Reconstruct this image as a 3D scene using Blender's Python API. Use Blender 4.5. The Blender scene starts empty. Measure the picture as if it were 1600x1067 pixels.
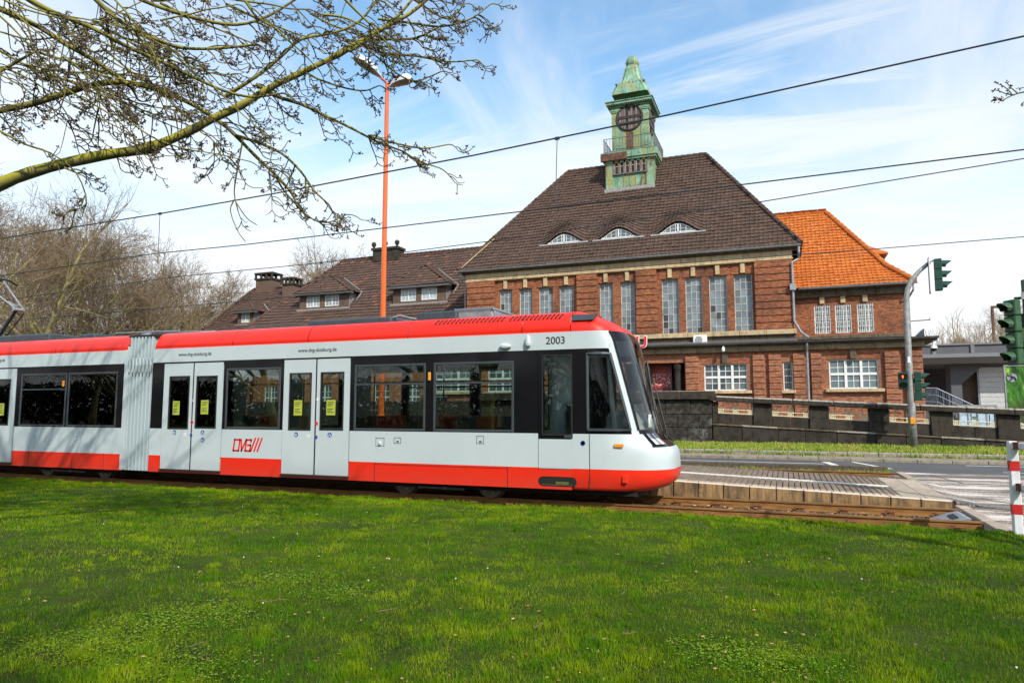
import bpy, bmesh, math, random
import numpy as np
from mathutils import Vector, Matrix, noise

S = bpy.context.scene
C = S.collection
PI = math.pi
rad = math.radians

# ------------------------------------------------------------------ camera
FPX = 1085.0                       # focal length in photograph pixels (photo 1600 x 1067)
EYE = 1.75
PITCH = math.atan(106.5 / FPX)
YAW = math.atan(428 * math.cos(PITCH) / FPX)
cam = bpy.data.objects.new('camera', bpy.data.cameras.new('camera'))
C.objects.link(cam)
cam.data.sensor_width = 36.0
cam.data.sensor_fit = 'HORIZONTAL'
cam.data.lens = 36.0 * FPX / 1600
cam.data.clip_start = 0.05
cam.data.clip_end = 6000
cam.location = (0, 0, EYE)
cam.rotation_euler = (PI / 2 + PITCH, 0, YAW)
S.camera = cam

# ------------------------------------------------------------------ sky, sun, exposure
SUN_EL, SUN_AZ = 39.0, 134.0       # azimuth clockwise from +Y (away from the camera)
world = bpy.data.worlds.new('World')
S.world = world
world.use_nodes = True
wn, wl = world.node_tree.nodes, world.node_tree.links
wn.clear()
w_out = wn.new('ShaderNodeOutputWorld')
w_bg = wn.new('ShaderNodeBackground')
w_bg.inputs['Strength'].default_value = 0.13
w_sky = wn.new('ShaderNodeTexSky')
w_sky.sky_type = 'NISHITA'
w_sky.sun_disc = False
w_sky.sun_elevation = rad(SUN_EL)
w_sky.sun_rotation = rad(SUN_AZ)
w_sky.air_density = 1.0
w_sky.dust_density = 0.6
w_sky.ozone_density = 1.6
w_tc = wn.new('ShaderNodeTexCoord')
w_sep = wn.new('ShaderNodeSeparateXYZ')
wl.new(w_tc.outputs['Generated'], w_sep.inputs[0])


def wmath(op, a, b=None, clamp=False):
    n = wn.new('ShaderNodeMath')
    n.operation = op
    n.use_clamp = clamp
    for i, v in enumerate((a, b)):
        if v is None:
            continue
        if isinstance(v, (int, float)):
            n.inputs[i].default_value = v
        else:
            wl.new(v, n.inputs[i])
    return n.outputs[0]


w_den = wmath('ADD', wmath('MAXIMUM', w_sep.outputs['Z'], 0.0), 0.16)
w_u = wmath('DIVIDE', w_sep.outputs['X'], w_den)
w_v = wmath('DIVIDE', w_sep.outputs['Y'], w_den)
w_cmb = wn.new('ShaderNodeCombineXYZ')
wl.new(w_u, w_cmb.inputs[0])
wl.new(w_v, w_cmb.inputs[1])


def wcloud(rot, scale, nscale, detail, lo, hi, dist=0.4, rough=0.55, loc=(0, 0, 0)):
    m = wn.new('ShaderNodeMapping')
    m.inputs['Location'].default_value = loc
    m.inputs['Rotation'].default_value = (0, 0, rot)
    m.inputs['Scale'].default_value = scale
    wl.new(w_cmb.outputs[0], m.inputs['Vector'])
    n = wn.new('ShaderNodeTexNoise')
    n.inputs['Scale'].default_value = nscale
    n.inputs['Detail'].default_value = detail
    n.inputs['Roughness'].default_value = rough
    n.inputs['Distortion'].default_value = dist
    wl.new(m.outputs[0], n.inputs['Vector'])
    r = wn.new('ShaderNodeMapRange')
    r.interpolation_type = 'SMOOTHSTEP'
    r.inputs['From Min'].default_value = lo
    r.inputs['From Max'].default_value = hi
    wl.new(n.outputs['Fac'], r.inputs['Value'])
    return r.outputs['Result']


c_big = wcloud(rad(25), (0.75, 0.42, 1), 1.5, 9, 0.40, 0.66, 0.7, 0.58, (3.1, 1.7, 0))
c_wisp = wcloud(rad(-52), (0.28, 1.25, 1), 2.2, 10, 0.43, 0.66, 1.1, 0.62, (0.4, 5.2, 0))
w_hz = wn.new('ShaderNodeMapRange')            # cloud sheet closes up toward the horizon
w_hz.interpolation_type = 'SMOOTHSTEP'
w_hz.inputs['From Min'].default_value = 0.10
w_hz.inputs['From Max'].default_value = 0.46
w_hz.inputs['To Min'].default_value = 0.97
w_hz.inputs['To Max'].default_value = 0.0
wl.new(w_sep.outputs['Z'], w_hz.inputs['Value'])
c1 = wmath('MAXIMUM', wmath('MULTIPLY', c_big, 0.80), wmath('MULTIPLY', c_wisp, 0.72))
c2 = wmath('ADD', c1, wmath('MULTIPLY', wmath('SUBTRACT', 1.0, c1), w_hz.outputs['Result']), True)
w_mix = wn.new('ShaderNodeMixRGB')
w_mix.inputs['Color2'].default_value = (8.1, 8.25, 8.4, 1)
wl.new(c2, w_mix.inputs['Fac'])
w_gain = wn.new('ShaderNodeMixRGB')
w_gain.blend_type = 'MULTIPLY'
w_gain.inputs['Fac'].default_value = 1.0
w_gain.inputs['Color2'].default_value = (1.95, 2.25, 2.15, 1)
wl.new(w_sky.outputs[0], w_gain.inputs['Color1'])
wl.new(w_gain.outputs[0], w_mix.inputs['Color1'])
wl.new(w_mix.outputs[0], w_bg.inputs['Color'])
wl.new(w_bg.outputs[0], w_out.inputs['Surface'])

sun = bpy.data.objects.new('sun', bpy.data.lights.new('sun', 'SUN'))
C.objects.link(sun)
sun.data.energy = 4.6
sun.data.angle = rad(0.53)
sun.data.color = (1.0, 0.93, 0.82)
SUNV = Vector((math.sin(rad(SUN_AZ)) * math.cos(rad(SUN_EL)), math.cos(rad(SUN_AZ)) * math.cos(rad(SUN_EL)), math.sin(rad(SUN_EL))))
sun.rotation_euler = SUNV.to_track_quat('Z', 'Y').to_euler()
sun.location = (20, -20, 40)

S.view_settings.view_transform = 'Standard'
S.view_settings.look = 'None'
S.view_settings.exposure = 0.0
S.view_settings.gamma = 1.0
S.view_settings.use_curve_mapping = False
S.render.engine = 'CYCLES'
S.cycles.max_bounces = 10
S.cycles.transparent_max_bounces = 24
S.cycles.caustics_reflective = False
S.cycles.caustics_refractive = False

# ------------------------------------------------------------------ surveying helpers
_cp, _sp, _cy, _sy = math.cos(PITCH), math.sin(PITCH), math.cos(YAW), math.sin(YAW)
_fw, _rt, _up = Vector((-_sy * _cp, _cy * _cp, _sp)), Vector((_cy, _sy, 0)), Vector((_sy * _sp, -_cy * _sp, _cp))


def W(px, py, Y=None, Z=None, D=None, X=None):
    """where the sight line through a photograph pixel meets the plane Y=, Z=, X= or lies at depth D"""
    r = _fw + _rt * ((px - 800) / FPX) + _up * ((533.5 - py) / FPX)
    t = Y / r.y if Y is not None else (Z - EYE) / r.z if Z is not None else X / r.x if X is not None else D
    return Vector((r.x * t, r.y * t, EYE + r.z * t))


# ------------------------------------------------------------------ object helpers
def put(o, label=None, cat=None, group=None, kind=None):
    for k, v in (('label', label), ('category', cat), ('group', group), ('kind', kind)):
        if v:
            o[k] = v
    return o


def thing(name, loc, label, cat, group=None, rz=0.0):
    o = bpy.data.objects.new(name, None)
    C.objects.link(o)
    o.empty_display_size = 0.2
    o.location = loc
    o.rotation_euler = (0, 0, rz)
    return put(o, label, cat, group)


def origin(p):
    v = Vector((0, 0, 0))
    while p is not None:
        v += p.location
        p = p.parent
    return v


def copy_tree(o, parent=None):
    c = o.copy()
    C.objects.link(c)
    c.parent = parent
    for ch in list(o.children):
        copy_tree(ch, c)
    return c


class MB:
    """collects faces in world space; build() links them as one object (relative to its parent's base)"""

    def __init__(s):
        s.v, s.f, s.m = [], [], []
        s.cur = 0

    def face(s, pts):
        n = len(s.v)
        s.v += [tuple(p) for p in pts]
        s.f.append(tuple(range(n, n + len(pts))))
        s.m.append(s.cur)

    def add(s, pts, faces):
        n = len(s.v)
        s.v += [tuple(p) for p in pts]
        for f in faces:
            s.f.append(tuple(n + i for i in f))
            s.m.append(s.cur)

    def box(s, x0, x1, y0, y1, z0, z1):
        if x0 > x1: x0, x1 = x1, x0
        if y0 > y1: y0, y1 = y1, y0
        if z0 > z1: z0, z1 = z1, z0
        s.add([(x0, y0, z0), (x1, y0, z0), (x1, y1, z0), (x0, y1, z0), (x0, y0, z1), (x1, y0, z1), (x1, y1, z1), (x0, y1, z1)],
              [(0, 3, 2, 1), (4, 5, 6, 7), (0, 1, 5, 4), (1, 2, 6, 5), (2, 3, 7, 6), (3, 0, 4, 7)])
        return s

    def cbox(s, c, d, rot=None):
        """box by centre, size and optional rotation matrix"""
        h = [a / 2 for a in d]
        pts = [Vector((sx * h[0], sy * h[1], sz * h[2])) for sz in (-1, 1) for sx, sy in ((-1, -1), (1, -1), (1, 1), (-1, 1))]
        if rot is not None:
            pts = [rot @ p for p in pts]
        s.add([p + Vector(c) for p in pts], [(0, 3, 2, 1), (4, 5, 6, 7), (0, 1, 5, 4), (1, 2, 6, 5), (2, 3, 7, 6), (3, 0, 4, 7)])
        return s

    def prism(s, poly, axis, a, b):
        """extrude a closed 2-D outline along an axis; (u,v) are the two other axes in xyz order"""
        def P(u, v, w):
            return (w, u, v) if axis == 'x' else (u, w, v) if axis == 'y' else (u, v, w)
        n = len(poly)
        pts = [P(u, v, a) for u, v in poly] + [P(u, v, b) for u, v in poly]
        fs = [tuple(range(n)), tuple(range(2 * n - 1, n - 1, -1))]
        fs += [(i, n + i, n + (i + 1) % n, (i + 1) % n) for i in range(n)]
        s.add(pts, fs)
        return s

    def tube(s, path, r, n=8, caps=True, flat=1.0):
        path = [Vector(p) for p in path]
        if not hasattr(r, '__len__'):
            r = [r] * len(path)
        t = (path[1] - path[0]).normalized()
        a = t.orthogonal().normalized() if abs(t.z) > 0.999 or True else None
        up = Vector((0, 0, 1)) if abs(t.z) < 0.95 else Vector((0, 1, 0))
        a = (up - t * up.dot(t)).normalized()
        pts = []
        for i, p in enumerate(path):
            q = path[min(i + 1, len(path) - 1)] - path[max(i - 1, 0)]
            if q.length > 1e-9:
                t = q.normalized()
            a = (a - t * a.dot(t))
            a = a.normalized() if a.length > 1e-6 else t.orthogonal().normalized()
            b = t.cross(a)
            for k in range(n):
                th = 2 * PI * (k + .5) / n
                pts.append(p + (a * math.cos(th) * flat + b * math.sin(th)) * r[i])
        fs = []
        for i in range(len(path) - 1):
            for k in range(n):
                k2 = (k + 1) % n
                fs.append((i * n + k, i * n + k2, (i + 1) * n + k2, (i + 1) * n + k))
        if caps:
            fs.append(tuple(range(n - 1, -1, -1)))
            fs.append(tuple((len(path) - 1) * n + k for k in range(n)))
        s.add(pts, fs)
        return s

    def cyl(s, p0, p1, r, n=12):
        return s.tube([p0, p1], r, n)

    def lathe(s, c, prof, n=16, sx=1, sy=1):
        """rings of (radius, z) round a vertical axis"""
        c = Vector(c)
        pts = [c + Vector((r * sx * math.cos(2 * PI * (k + .5) / n), r * sy * math.sin(2 * PI * (k + .5) / n), z)) for r, z in prof for k in range(n)]
        fs = [(i * n + k, i * n + (k + 1) % n, (i + 1) * n + (k + 1) % n, (i + 1) * n + k) for i in range(len(prof) - 1) for k in range(n)]
        fs.append(tuple(range(n - 1, -1, -1)))
        fs.append(tuple((len(prof) - 1) * n + k for k in range(n)))
        s.add(pts, fs)
        return s

    def disc(s, c, r, nrm, n=20, th=0.004):
        c, nrm = Vector(c), Vector(nrm).normalized()
        return s.tube([c, c + nrm * th], r, n)

    def build(s, name, mat, parent=None, smooth=False, bevel=0.0, seg=1, fix=True):
        me = bpy.data.meshes.new(name)
        off = origin(parent)
        me.from_pydata([(x - off.x, y - off.y, z - off.z) for x, y, z in s.v], [], s.f)
        mats = mat if isinstance(mat, (list, tuple)) else [mat]
        for m in mats:
            me.materials.append(m)
        if len(mats) > 1:
            me.polygons.foreach_set('material_index', s.m)
        if fix and len(s.f) < 60000:
            bm = bmesh.new()
            bm.from_mesh(me)
            bmesh.ops.recalc_face_normals(bm, faces=bm.faces)
            bm.to_mesh(me)
            bm.free()
        if smooth:
            me.polygons.foreach_set('use_smooth', [True] * len(me.polygons))
        me.update()
        o = bpy.data.objects.new(name, me)
        C.objects.link(o)
        o.parent = parent
        if bevel:
            b = o.modifiers.new('bevel', 'BEVEL')
            b.width = bevel
            b.segments = seg
            b.limit_method = 'ANGLE'
            b.angle_limit = rad(40)
        return o


_piece = {}


def piece(name, parent, c, d, mat, chamfer=0.008, rot=None):
    """one laid piece (stone, slab, pane ...) as an object; alike pieces share their mesh"""
    d = tuple(round(a, 3) for a in d)
    key = (name, d, mat.name, chamfer)
    if key not in _piece:
        h = [a / 2 for a in d]
        k = min(chamfer, min(h) * .6)
        me = bpy.data.meshes.new(name)
        pts, fs = [], []
        # chamfered box: 24 corner points
        idx = {}
        for sx in (-1, 1):
            for sy in (-1, 1):
                for sz in (-1, 1):
                    for ax in range(3):
                        q = [sx * (h[0] - (k if ax != 0 else 0)), sy * (h[1] - (k if ax != 1 else 0)), sz * (h[2] - (k if ax != 2 else 0))]
                        idx[(sx, sy, sz, ax)] = len(pts)
                        pts.append(q)
        I = lambda a, b, c_, ax: idx[(a, b, c_, ax)]
        for s_ in (-1, 1):
            fs.append([I(s_, -1, -1, 0), I(s_, 1, -1, 0), I(s_, 1, 1, 0), I(s_, -1, 1, 0)])
            fs.append([I(-1, s_, -1, 1), I(1, s_, -1, 1), I(1, s_, 1, 1), I(-1, s_, 1, 1)])
            fs.append([I(-1, -1, s_, 2), I(1, -1, s_, 2), I(1, 1, s_, 2), I(-1, 1, s_, 2)])
            for t_ in (-1, 1):
                fs.append([I(s_, t_, -1, 0), I(s_, t_, 1, 0), I(s_, t_, 1, 1), I(s_, t_, -1, 1)])
                fs.append([I(s_, -1, t_, 0), I(s_, 1, t_, 0), I(s_, 1, t_, 2), I(s_, -1, t_, 2)])
                fs.append([I(-1, s_, t_, 1), I(1, s_, t_, 1), I(1, s_, t_, 2), I(-1, s_, t_, 2)])
                for u_ in (-1, 1):
                    fs.append([I(s_, t_, u_, 0), I(s_, t_, u_, 1), I(s_, t_, u_, 2)])
        me.from_pydata(pts, [], fs)
        bm = bmesh.new(); bm.from_mesh(me)
        bmesh.ops.recalc_face_normals(bm, faces=bm.faces)
        bm.to_mesh(me); bm.free()
        me.materials.append(mat)
        _piece[key] = me
    o = bpy.data.objects.new(name, _piece[key])
    C.objects.link(o)
    o.parent = parent
    o.location = Vector(c) - origin(parent)
    if rot:
        o.rotation_euler = rot
    return o


def text(name, body, size, mat, parent, loc, rot=(PI / 2, 0, 0), ext=0.002, align='LEFT', sx=1.0, shear=0.0, bold=0.0):
    cu = bpy.data.curves.new(name, 'FONT')
    cu.body = body
    cu.size = size
    cu.extrude = ext
    cu.align_x = align
    cu.shear = shear
    cu.offset = bold
    tmp = bpy.data.objects.new('tmp', cu)
    me = bpy.data.meshes.new_from_object(tmp)
    bpy.data.objects.remove(tmp)
    me.materials.clear()
    me.materials.append(mat)
    o = bpy.data.objects.new(name, me)
    C.objects.link(o)
    o.parent = parent
    o.location = Vector(loc) - origin(parent)
    o.rotation_euler = rot
    o.scale = (sx, 1, 1)
    return o


# ------------------------------------------------------------------ materials
class NT:
    def __init__(s, name):
        s.mat = bpy.data.materials.new(name)
        s.mat.use_nodes = True
        s.n, s.l = s.mat.node_tree.nodes, s.mat.node_tree.links
        s.b = s.n['Principled BSDF']
        s.geo = s.n.new('ShaderNodeNewGeometry')
        s.sepn = None

    def put(s, i, v):
        if v is None:
            return
        if isinstance(v, (int, float)):
            i.default_value = v
        elif isinstance(v, (tuple, list)):
            i.default_value = tuple(v) + ((1,) if len(v) == 3 and len(i.default_value) == 4 else ())
        else:
            s.l.new(v, i)

    def xyz(s):
        if s.sepn is None:
            s.sepn = s.n.new('ShaderNodeSeparateXYZ')
            s.l.new(s.geo.outputs['Position'], s.sepn.inputs[0])
        return s.sepn.outputs

    def math(s, op, a, b=None, clamp=False):
        n = s.n.new('ShaderNodeMath')
        n.operation = op
        n.use_clamp = clamp
        s.put(n.inputs[0], a)
        s.put(n.inputs[1], b)
        return n.outputs[0]

    def comb(s, x, y, z=0.0):
        n = s.n.new('ShaderNodeCombineXYZ')
        for i, v in enumerate((x, y, z)):
            s.put(n.inputs[i], v)
        return n.outputs[0]

    def noise(s, scale, detail=4, rough=.55, vec=None, sc=None, dist=0.0):
        m = s.n.new('ShaderNodeTexNoise')
        m.inputs['Scale'].default_value = scale
        m.inputs['Detail'].default_value = detail
        m.inputs['Roughness'].default_value = rough
        m.inputs['Distortion'].default_value = dist
        v = vec if vec is not None else s.geo.outputs['Position']
        if sc:
            mp = s.n.new('ShaderNodeMapping')
            mp.inputs['Scale'].default_value = sc
            s.l.new(v, mp.inputs['Vector'])
            v = mp.outputs[0]
        s.l.new(v, m.inputs['Vector'])
        return m.outputs['Fac']

    def rng(s, v, a, b, c=0.0, d=1.0, smooth=True):
        n = s.n.new('ShaderNodeMapRange')
        if smooth:
            n.interpolation_type = 'SMOOTHSTEP'
        for k, x in zip(('From Min', 'From Max', 'To Min', 'To Max'), (a, b, c, d)):
            n.inputs[k].default_value = x
        s.l.new(v, n.inputs['Value'])
        return n.outputs['Result']

    def mix(s, f, a, b, mode='MIX'):
        n = s.n.new('ShaderNodeMixRGB')
        n.blend_type = mode
        s.put(n.inputs['Fac'], f)
        s.put(n.inputs['Color1'], a)
        s.put(n.inputs['Color2'], b)
        return n.outputs[0]

    def bump(s, h, strength=.3, dist=.01):
        n = s.n.new('ShaderNodeBump')
        n.inputs['Strength'].default_value = strength
        n.inputs['Distance'].default_value = dist
        s.l.new(h, n.inputs['Height'])
        s.l.new(n.outputs[0], s.b.inputs['Normal'])

    def rand(s):
        n = s.n.new('ShaderNodeObjectInfo')
        return n.outputs['Random']

    def island(s):
        return s.geo.outputs['Random Per Island']

    def done(s, col=None, rough=None, metal=None, spec=None, coat=None):
        s.put(s.b.inputs['Base Color'], col)
        s.put(s.b.inputs['Roughness'], rough)
        s.put(s.b.inputs['Metallic'], metal)
        s.put(s.b.inputs['Specular IOR Level'], spec)
        if coat:
            s.b.inputs['Coat Weight'].default_value = coat
            s.b.inputs['Coat Roughness'].default_value = 0.06
        return s.mat


def simple(name, col, rough=.6, metal=0.0, var=.12, scale=9.0, spec=None, coat=None, bump=0.0, dirt=None):
    t = NT(name)
    n = t.noise(scale, 5, .6)
    c = t.mix(t.rng(n, .3, .7), [a * (1 - var) for a in col], [min(1, a * (1 + var)) for a in col])
    if dirt:
        c = t.mix(t.rng(t.noise(2.3, 6, .65), .48, .72, 0, dirt), c, (.06, .05, .04))
    if bump:
        t.bump(t.noise(scale * 6, 4), bump, .01)
    return t.done(c, rough, metal, spec, coat)


def brick_mat(name, c1, c2, c3, mortar, soot=.35, sx=1.0):
    t = NT(name)
    x, y, z = t.xyz()
    vec = t.comb(t.math('ADD', x, y), z)
    b = t.n.new('ShaderNodeTexBrick')
    b.inputs['Scale'].default_value = 1.0
    b.inputs['Brick Width'].default_value = .25 * sx
    b.inputs['Row Height'].default_value = .077
    b.inputs['Mortar Size'].default_value = .009
    b.inputs['Mortar Smooth'].default_value = .3
    b.inputs['Bias'].default_value = 0.0
    t.l.new(vec, b.inputs['Vector'])
    t.put(b.inputs['Color1'], c1)
    t.put(b.inputs['Color2'], c2)
    t.put(b.inputs['Mortar'], mortar)
    per = t.noise(1.0, 2, .8, vec=t.comb(t.math('MULTIPLY', t.math('ADD', x, y), 4.2), t.math('MULTIPLY', z, 13.)))
    c = t.mix(t.rng(per, .46, .64), b.outputs['Color'], c3, 'MIX')
    per2 = t.noise(1.0, 2, .8, vec=t.comb(t.math('MULTIPLY', t.math('ADD', x, y), 3.9), t.math('MULTIPLY', z, 12.1), 7.3))
    c = t.mix(t.rng(per2, .57, .67, 0, .6), c, (.085, .04, .03))
    c = t.mix(b.outputs['Fac'], c, mortar)
    big = t.noise(.55, 5, .6)
    c = t.mix(t.rng(big, .44, .74, 0, soot), c, (.045, .032, .028))
    st = t.noise(1.0, 5, .6, sc=(1.6, 1.6, .22))
    c = t.mix(t.rng(st, .55, .8, 0, soot), c, (.05, .04, .035))
    h = t.math('ADD', t.math('MULTIPLY', t.math('SUBTRACT', 1.0, b.outputs['Fac']), .7), t.math('MULTIPLY', t.noise(40, 3), .5))
    t.bump(h, .6, .012)
    return t.done(c, .88, spec=.25)


def tile_mat(name, base, dark, light, moss, island=.5):
    t = NT(name)
    r = t.island()
    c = t.mix(t.rng(r, 0, 1), dark, base)
    c = t.mix(t.rng(r, .93, .97), c, light)
    n = t.noise(.8, 6, .65)
    c = t.mix(t.rng(n, .5, .72, 0, .55), c, moss)
    n2 = t.noise(14, 4, .6)
    c = t.mix(t.rng(n2, .4, .7, 0, .35), c, dark)
    t.bump(t.noise(55, 3), .35, .006)
    return t.done(c, .78, spec=.3)


def stone_mat(name, base, dark, streak=.6, scale=1.0):
    t = NT(name)
    c = t.mix(t.rng(t.rand(), 0, 1, 0, .45), base, [a * .72 for a in base])
    c = t.mix(t.rng(t.noise(3.0 * scale, 6, .7), .42, .7, 0, streak), c, dark)
    c = t.mix(t.rng(t.noise(2.0, 5, .6, sc=(3.0, 3.0, .4)), .5, .75, 0, streak), c, dark)
    c = t.mix(t.rng(t.noise(60, 3), .35, .75, 0, .3), c, [a * .6 for a in base])
    t.bump(t.noise(35, 5), .4, .012)
    return t.done(c, .9, spec=.25)


def emit(name, col, s):
    t = NT(name)
    t.b.inputs['Emission Strength'].default_value = s
    t.put(t.b.inputs['Emission Color'], col)
    return t.done(col, .4)


def glass_mat(name, tint, trans, refl=.06, rough=0.0, wob=0.0):
    """thin window glass: see-through share, mirror share by Fresnel, rest dark tint"""
    t = NT(name)
    n, l = t.n, t.l
    n.remove(t.b)
    out = n['Material Output']
    tr = n.new('ShaderNodeBsdfTransparent'); tr.inputs[0].default_value = (trans * tint[0], trans * tint[1], trans * tint[2], 1)
    gl = n.new('ShaderNodeBsdfGlossy'); gl.inputs['Roughness'].default_value = rough
    gl.inputs['Color'].default_value = (.96, .98, 1, 1)
    fr = n.new('ShaderNodeFresnel'); fr.inputs['IOR'].default_value = 1.0 + refl * 10
    if wob:
        b = n.new('ShaderNodeBump'); b.inputs['Strength'].default_value = wob; b.inputs['Distance'].default_value = .02
        l.new(t.noise(1.2, 2), b.inputs['Height'])
        l.new(b.outputs[0], gl.inputs['Normal'])
    mx = n.new('ShaderNodeMixShader')
    l.new(fr.outputs[0], mx.inputs[0]); l.new(tr.outputs[0], mx.inputs[1]); l.new(gl.outputs[0], mx.inputs[2])
    l.new(mx.outputs[0], out.inputs['Surface'])
    return t.mat


M = {}
M['brick'] = brick_mat('brick_red', (.37, .105, .036), (.20, .052, .022), (.48, .19, .08), (.15, .115, .09), .6)
M['brick_low'] = brick_mat('brick_salmon', (.43, .145, .062), (.27, .082, .038), (.53, .235, .125), (.20, .16, .125), .5)
M['brick_dark'] = brick_mat('brick_sooty', (.17, .10, .07), (.12, .08, .06), (.2, .13, .09), (.1, .09, .08), .4)
M['tile'] = tile_mat('roof_tile_brown', (.098, .060, .044), (.072, .045, .034), (.118, .070, .048), (.055, .044, .030))
M['tile_left'] = tile_mat('roof_tile_weathered', (.105, .064, .048), (.080, .048, .038), (.20, .085, .05), (.055, .045, .036))
M['tile_orange'] = tile_mat('roof_tile_orange', (.55, .165, .030), (.47, .125, .022), (.58, .20, .06), (.30, .11, .04))
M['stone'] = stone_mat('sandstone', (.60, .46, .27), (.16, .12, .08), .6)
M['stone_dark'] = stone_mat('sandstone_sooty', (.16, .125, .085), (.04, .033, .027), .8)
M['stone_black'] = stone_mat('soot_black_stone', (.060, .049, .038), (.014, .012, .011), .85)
M['coping'] = stone_mat('pebbly_coping', (.40, .36, .30), (.05, .045, .035), .65, 3)
M['zinc'] = simple('zinc', (.30, .32, .345), .45, .25, .2, 6, dirt=.2)
M['zinc_dark'] = simple('dark_zinc', (.12, .12, .12), .5, .2, .25, 6)
M['white_frame'] = simple('white_window_paint', (.78, .78, .76), .45, 0, .06, 8)
M['old_frame'] = simple('peeling_window_paint', (.50, .49, .45), .7, 0, .3, 12, dirt=.5)
M['dark'] = simple('dark_interior', (.02, .02, .022), .8)
M['lead'] = simple('lead_flashing', (.30, .29, .28), .6, .2, .2, 10)
M['rubble'] = simple('plain_render', (.3, .26, .22), .9)
# ================================================================== GROUND
rng = random.Random(7)
nr = np.random.default_rng(7)


def soil_mat():
    t = NT('soil')
    c = t.mix(t.noise(3.0, 6, .7), (.075, .055, .035), (.15, .115, .07))
    t.bump(t.noise(30, 5), .6, .03)
    return t.done(c, .95, spec=.2)


def lawn_mat():
    t = NT('lawn_earth')
    n = t.noise(.9, 6, .65)
    c = t.mix(t.rng(n, .35, .7), (.025, .055, .006), (.070, .105, .012))
    c = t.mix(t.rng(t.noise(1.7, 5, .7), .60, .70), c, (.075, .052, .032))
    c0_ = c
    c = t.mix(t.rng(t.noise(38, 5, .75), .4, .62, 0, .8), c, (.10, .15, .02))
    c = t.mix(t.rng(t.noise(70, 4, .8), .55, .66, 0, .8), c, (.02, .015, .010))
    t.bump(t.noise(30, 6, .8), 1.0, .05)
    return t.done(c, .95, spec=.1)


def asphalt_mat():
    t = NT('asphalt')
    x, y, z = t.xyz()
    c = t.mix(t.noise(90, 3, .7), (.055, .056, .058), (.105, .107, .108))
    c = t.mix(t.rng(t.noise(.45, 5, .6), .4, .7, 0, .5), c, (.125, .125, .12))
    t.bump(t.noise(140, 3), .5, .006)
    return t.done(c, .8, spec=.35)


def crossing_mat():
    """worn crossing surface: dark asphalt patches, pale worn paint and tyre dust lying in long streaks"""
    t = NT('worn_crossing')
    x, y, z = t.xyz()
    st = t.noise(1.0, 6, .68, sc=(.28, 1.15, 1), dist=.25)
    fine = t.noise(26, 5, .75)
    v = t.math('ADD', st, t.math('MULTIPLY', t.math('SUBTRACT', fine, .5), .75))
    c = t.mix(t.rng(v, .38, .50), (.085, .08, .082), (.30, .255, .21))
    c = t.mix(t.rng(v, .50, .60), c, (.74, .64, .58))
    c = t.mix(t.rng(t.noise(1.0, 3, .5, sc=(.5, .9, 1)), .56, .62, 0, .6), c, (.10, .095, .095))
    t.bump(t.noise(120, 4), .5, .006)
    return t.done(c, .82, spec=.3)


def paver_mat(name, a, b):
    t = NT(name)
    c = t.mix(t.rand(), a, b)
    c = t.mix(t.rng(t.noise(5, 5, .7), .45, .75, 0, .55), c, (.08, .065, .05))
    c = t.mix(t.rng(t.noise(120, 3, .7), .4, .7, 0, .3), c, (.10, .08, .06))
    t.bump(t.noise(90, 4), .4, .004)
    return t.done(c, .9, spec=.25)


M['soil'] = soil_mat()
M['lawn'] = lawn_mat()
M['asphalt'] = asphalt_mat()
M['crossing'] = crossing_mat()
M['paver'] = paver_mat('grey_brown_paver', (.25, .19, .14), (.185, .14, .105))
M['paver_pale'] = paver_mat('pale_paver', (.52, .42, .31), (.42, .33, .24))
M['slab'] = paver_mat('pale_concrete_slab', (.50, .42, .33), (.40, .33, .26))
M['flag'] = paver_mat('pavement_slab', (.30, .255, .21), (.23, .195, .16))
M['line'] = simple('worn_white_line', (.66, .62, .56), .8, 0, .15, 20, dirt=.35)


def kerbface_mat():
    t = NT('stained_platform_kerb')
    x, y, z = t.xyz()
    nzs = t.n.new('ShaderNodeSeparateXYZ'); t.l.new(t.geo.outputs['Normal'], nzs.inputs[0])
    top = t.rng(nzs.outputs['Z'], .3, .6)
    st = t.noise(1.0, 5, .7, sc=(9.0, 1.0, 1.2))
    c = t.mix(t.rng(st, .35, .68), (.40, .25, .115), (.13, .085, .045))
    c = t.mix(t.rng(t.noise(1.2, 5, .7), .46, .66, 0, .85), c, (.07, .055, .04))
    c = t.mix(top, c, (.62, .53, .44))
    t.bump(t.noise(60, 4), .4, .006)
    return t.done(c, .9, spec=.25)


M['kerb_face'] = kerbface_mat()
M['kerb'] = stone_mat('kerb_concrete', (.34, .29, .22), (.12, .10, .07), .6, 2)
M['kerb_dark'] = stone_mat('dark_track_kerb', (.12, .095, .07), (.05, .04, .03), .6, 2)


def rust_mat():
    t = NT('rusty_rail')
    c = t.mix(t.rng(t.noise(7, 5, .6, sc=(.4, 1, 3)), .3, .7), (.34, .165, .045), (.17, .08, .03))
    c = t.mix(t.rng(t.noise(1.4, 5, .6), .5, .75, 0, .6), c, (.36, .19, .05))
    t.bump(t.noise(60, 3), .3, .004)
    return t.done(c, .72, .25, .4)


M['rust'] = rust_mat()
M['rail_top'] = simple('worn_rail_head', (.33, .20, .10), .38, .7, .3, 5)
M['sleeper'] = simple('sleeper', (.14, .11, .08), .9, 0, .3, 8, bump=.4)
M['clip'] = simple('rusty_clip', (.20, .075, .03), .8, .2, .3, 30)
M['ballast'] = simple('ballast_bed', (.085, .065, .045), .95, 0, .5, 26, bump=.8)


def st(name, mb, mat, **k):
    o = mb.build(name, mat, None, **k)
    o['kind'] = 'structure'
    return o


# base earth out to the horizon
b = MB(); b.face([(-2500, -2500, -.34), (2500, -2500, -.34), (2500, 2500, -.34), (-2500, 2500, -.34)])
st('ground', b, M['soil'])
XC = 2.80            # where the open track ends at the crossing
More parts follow.
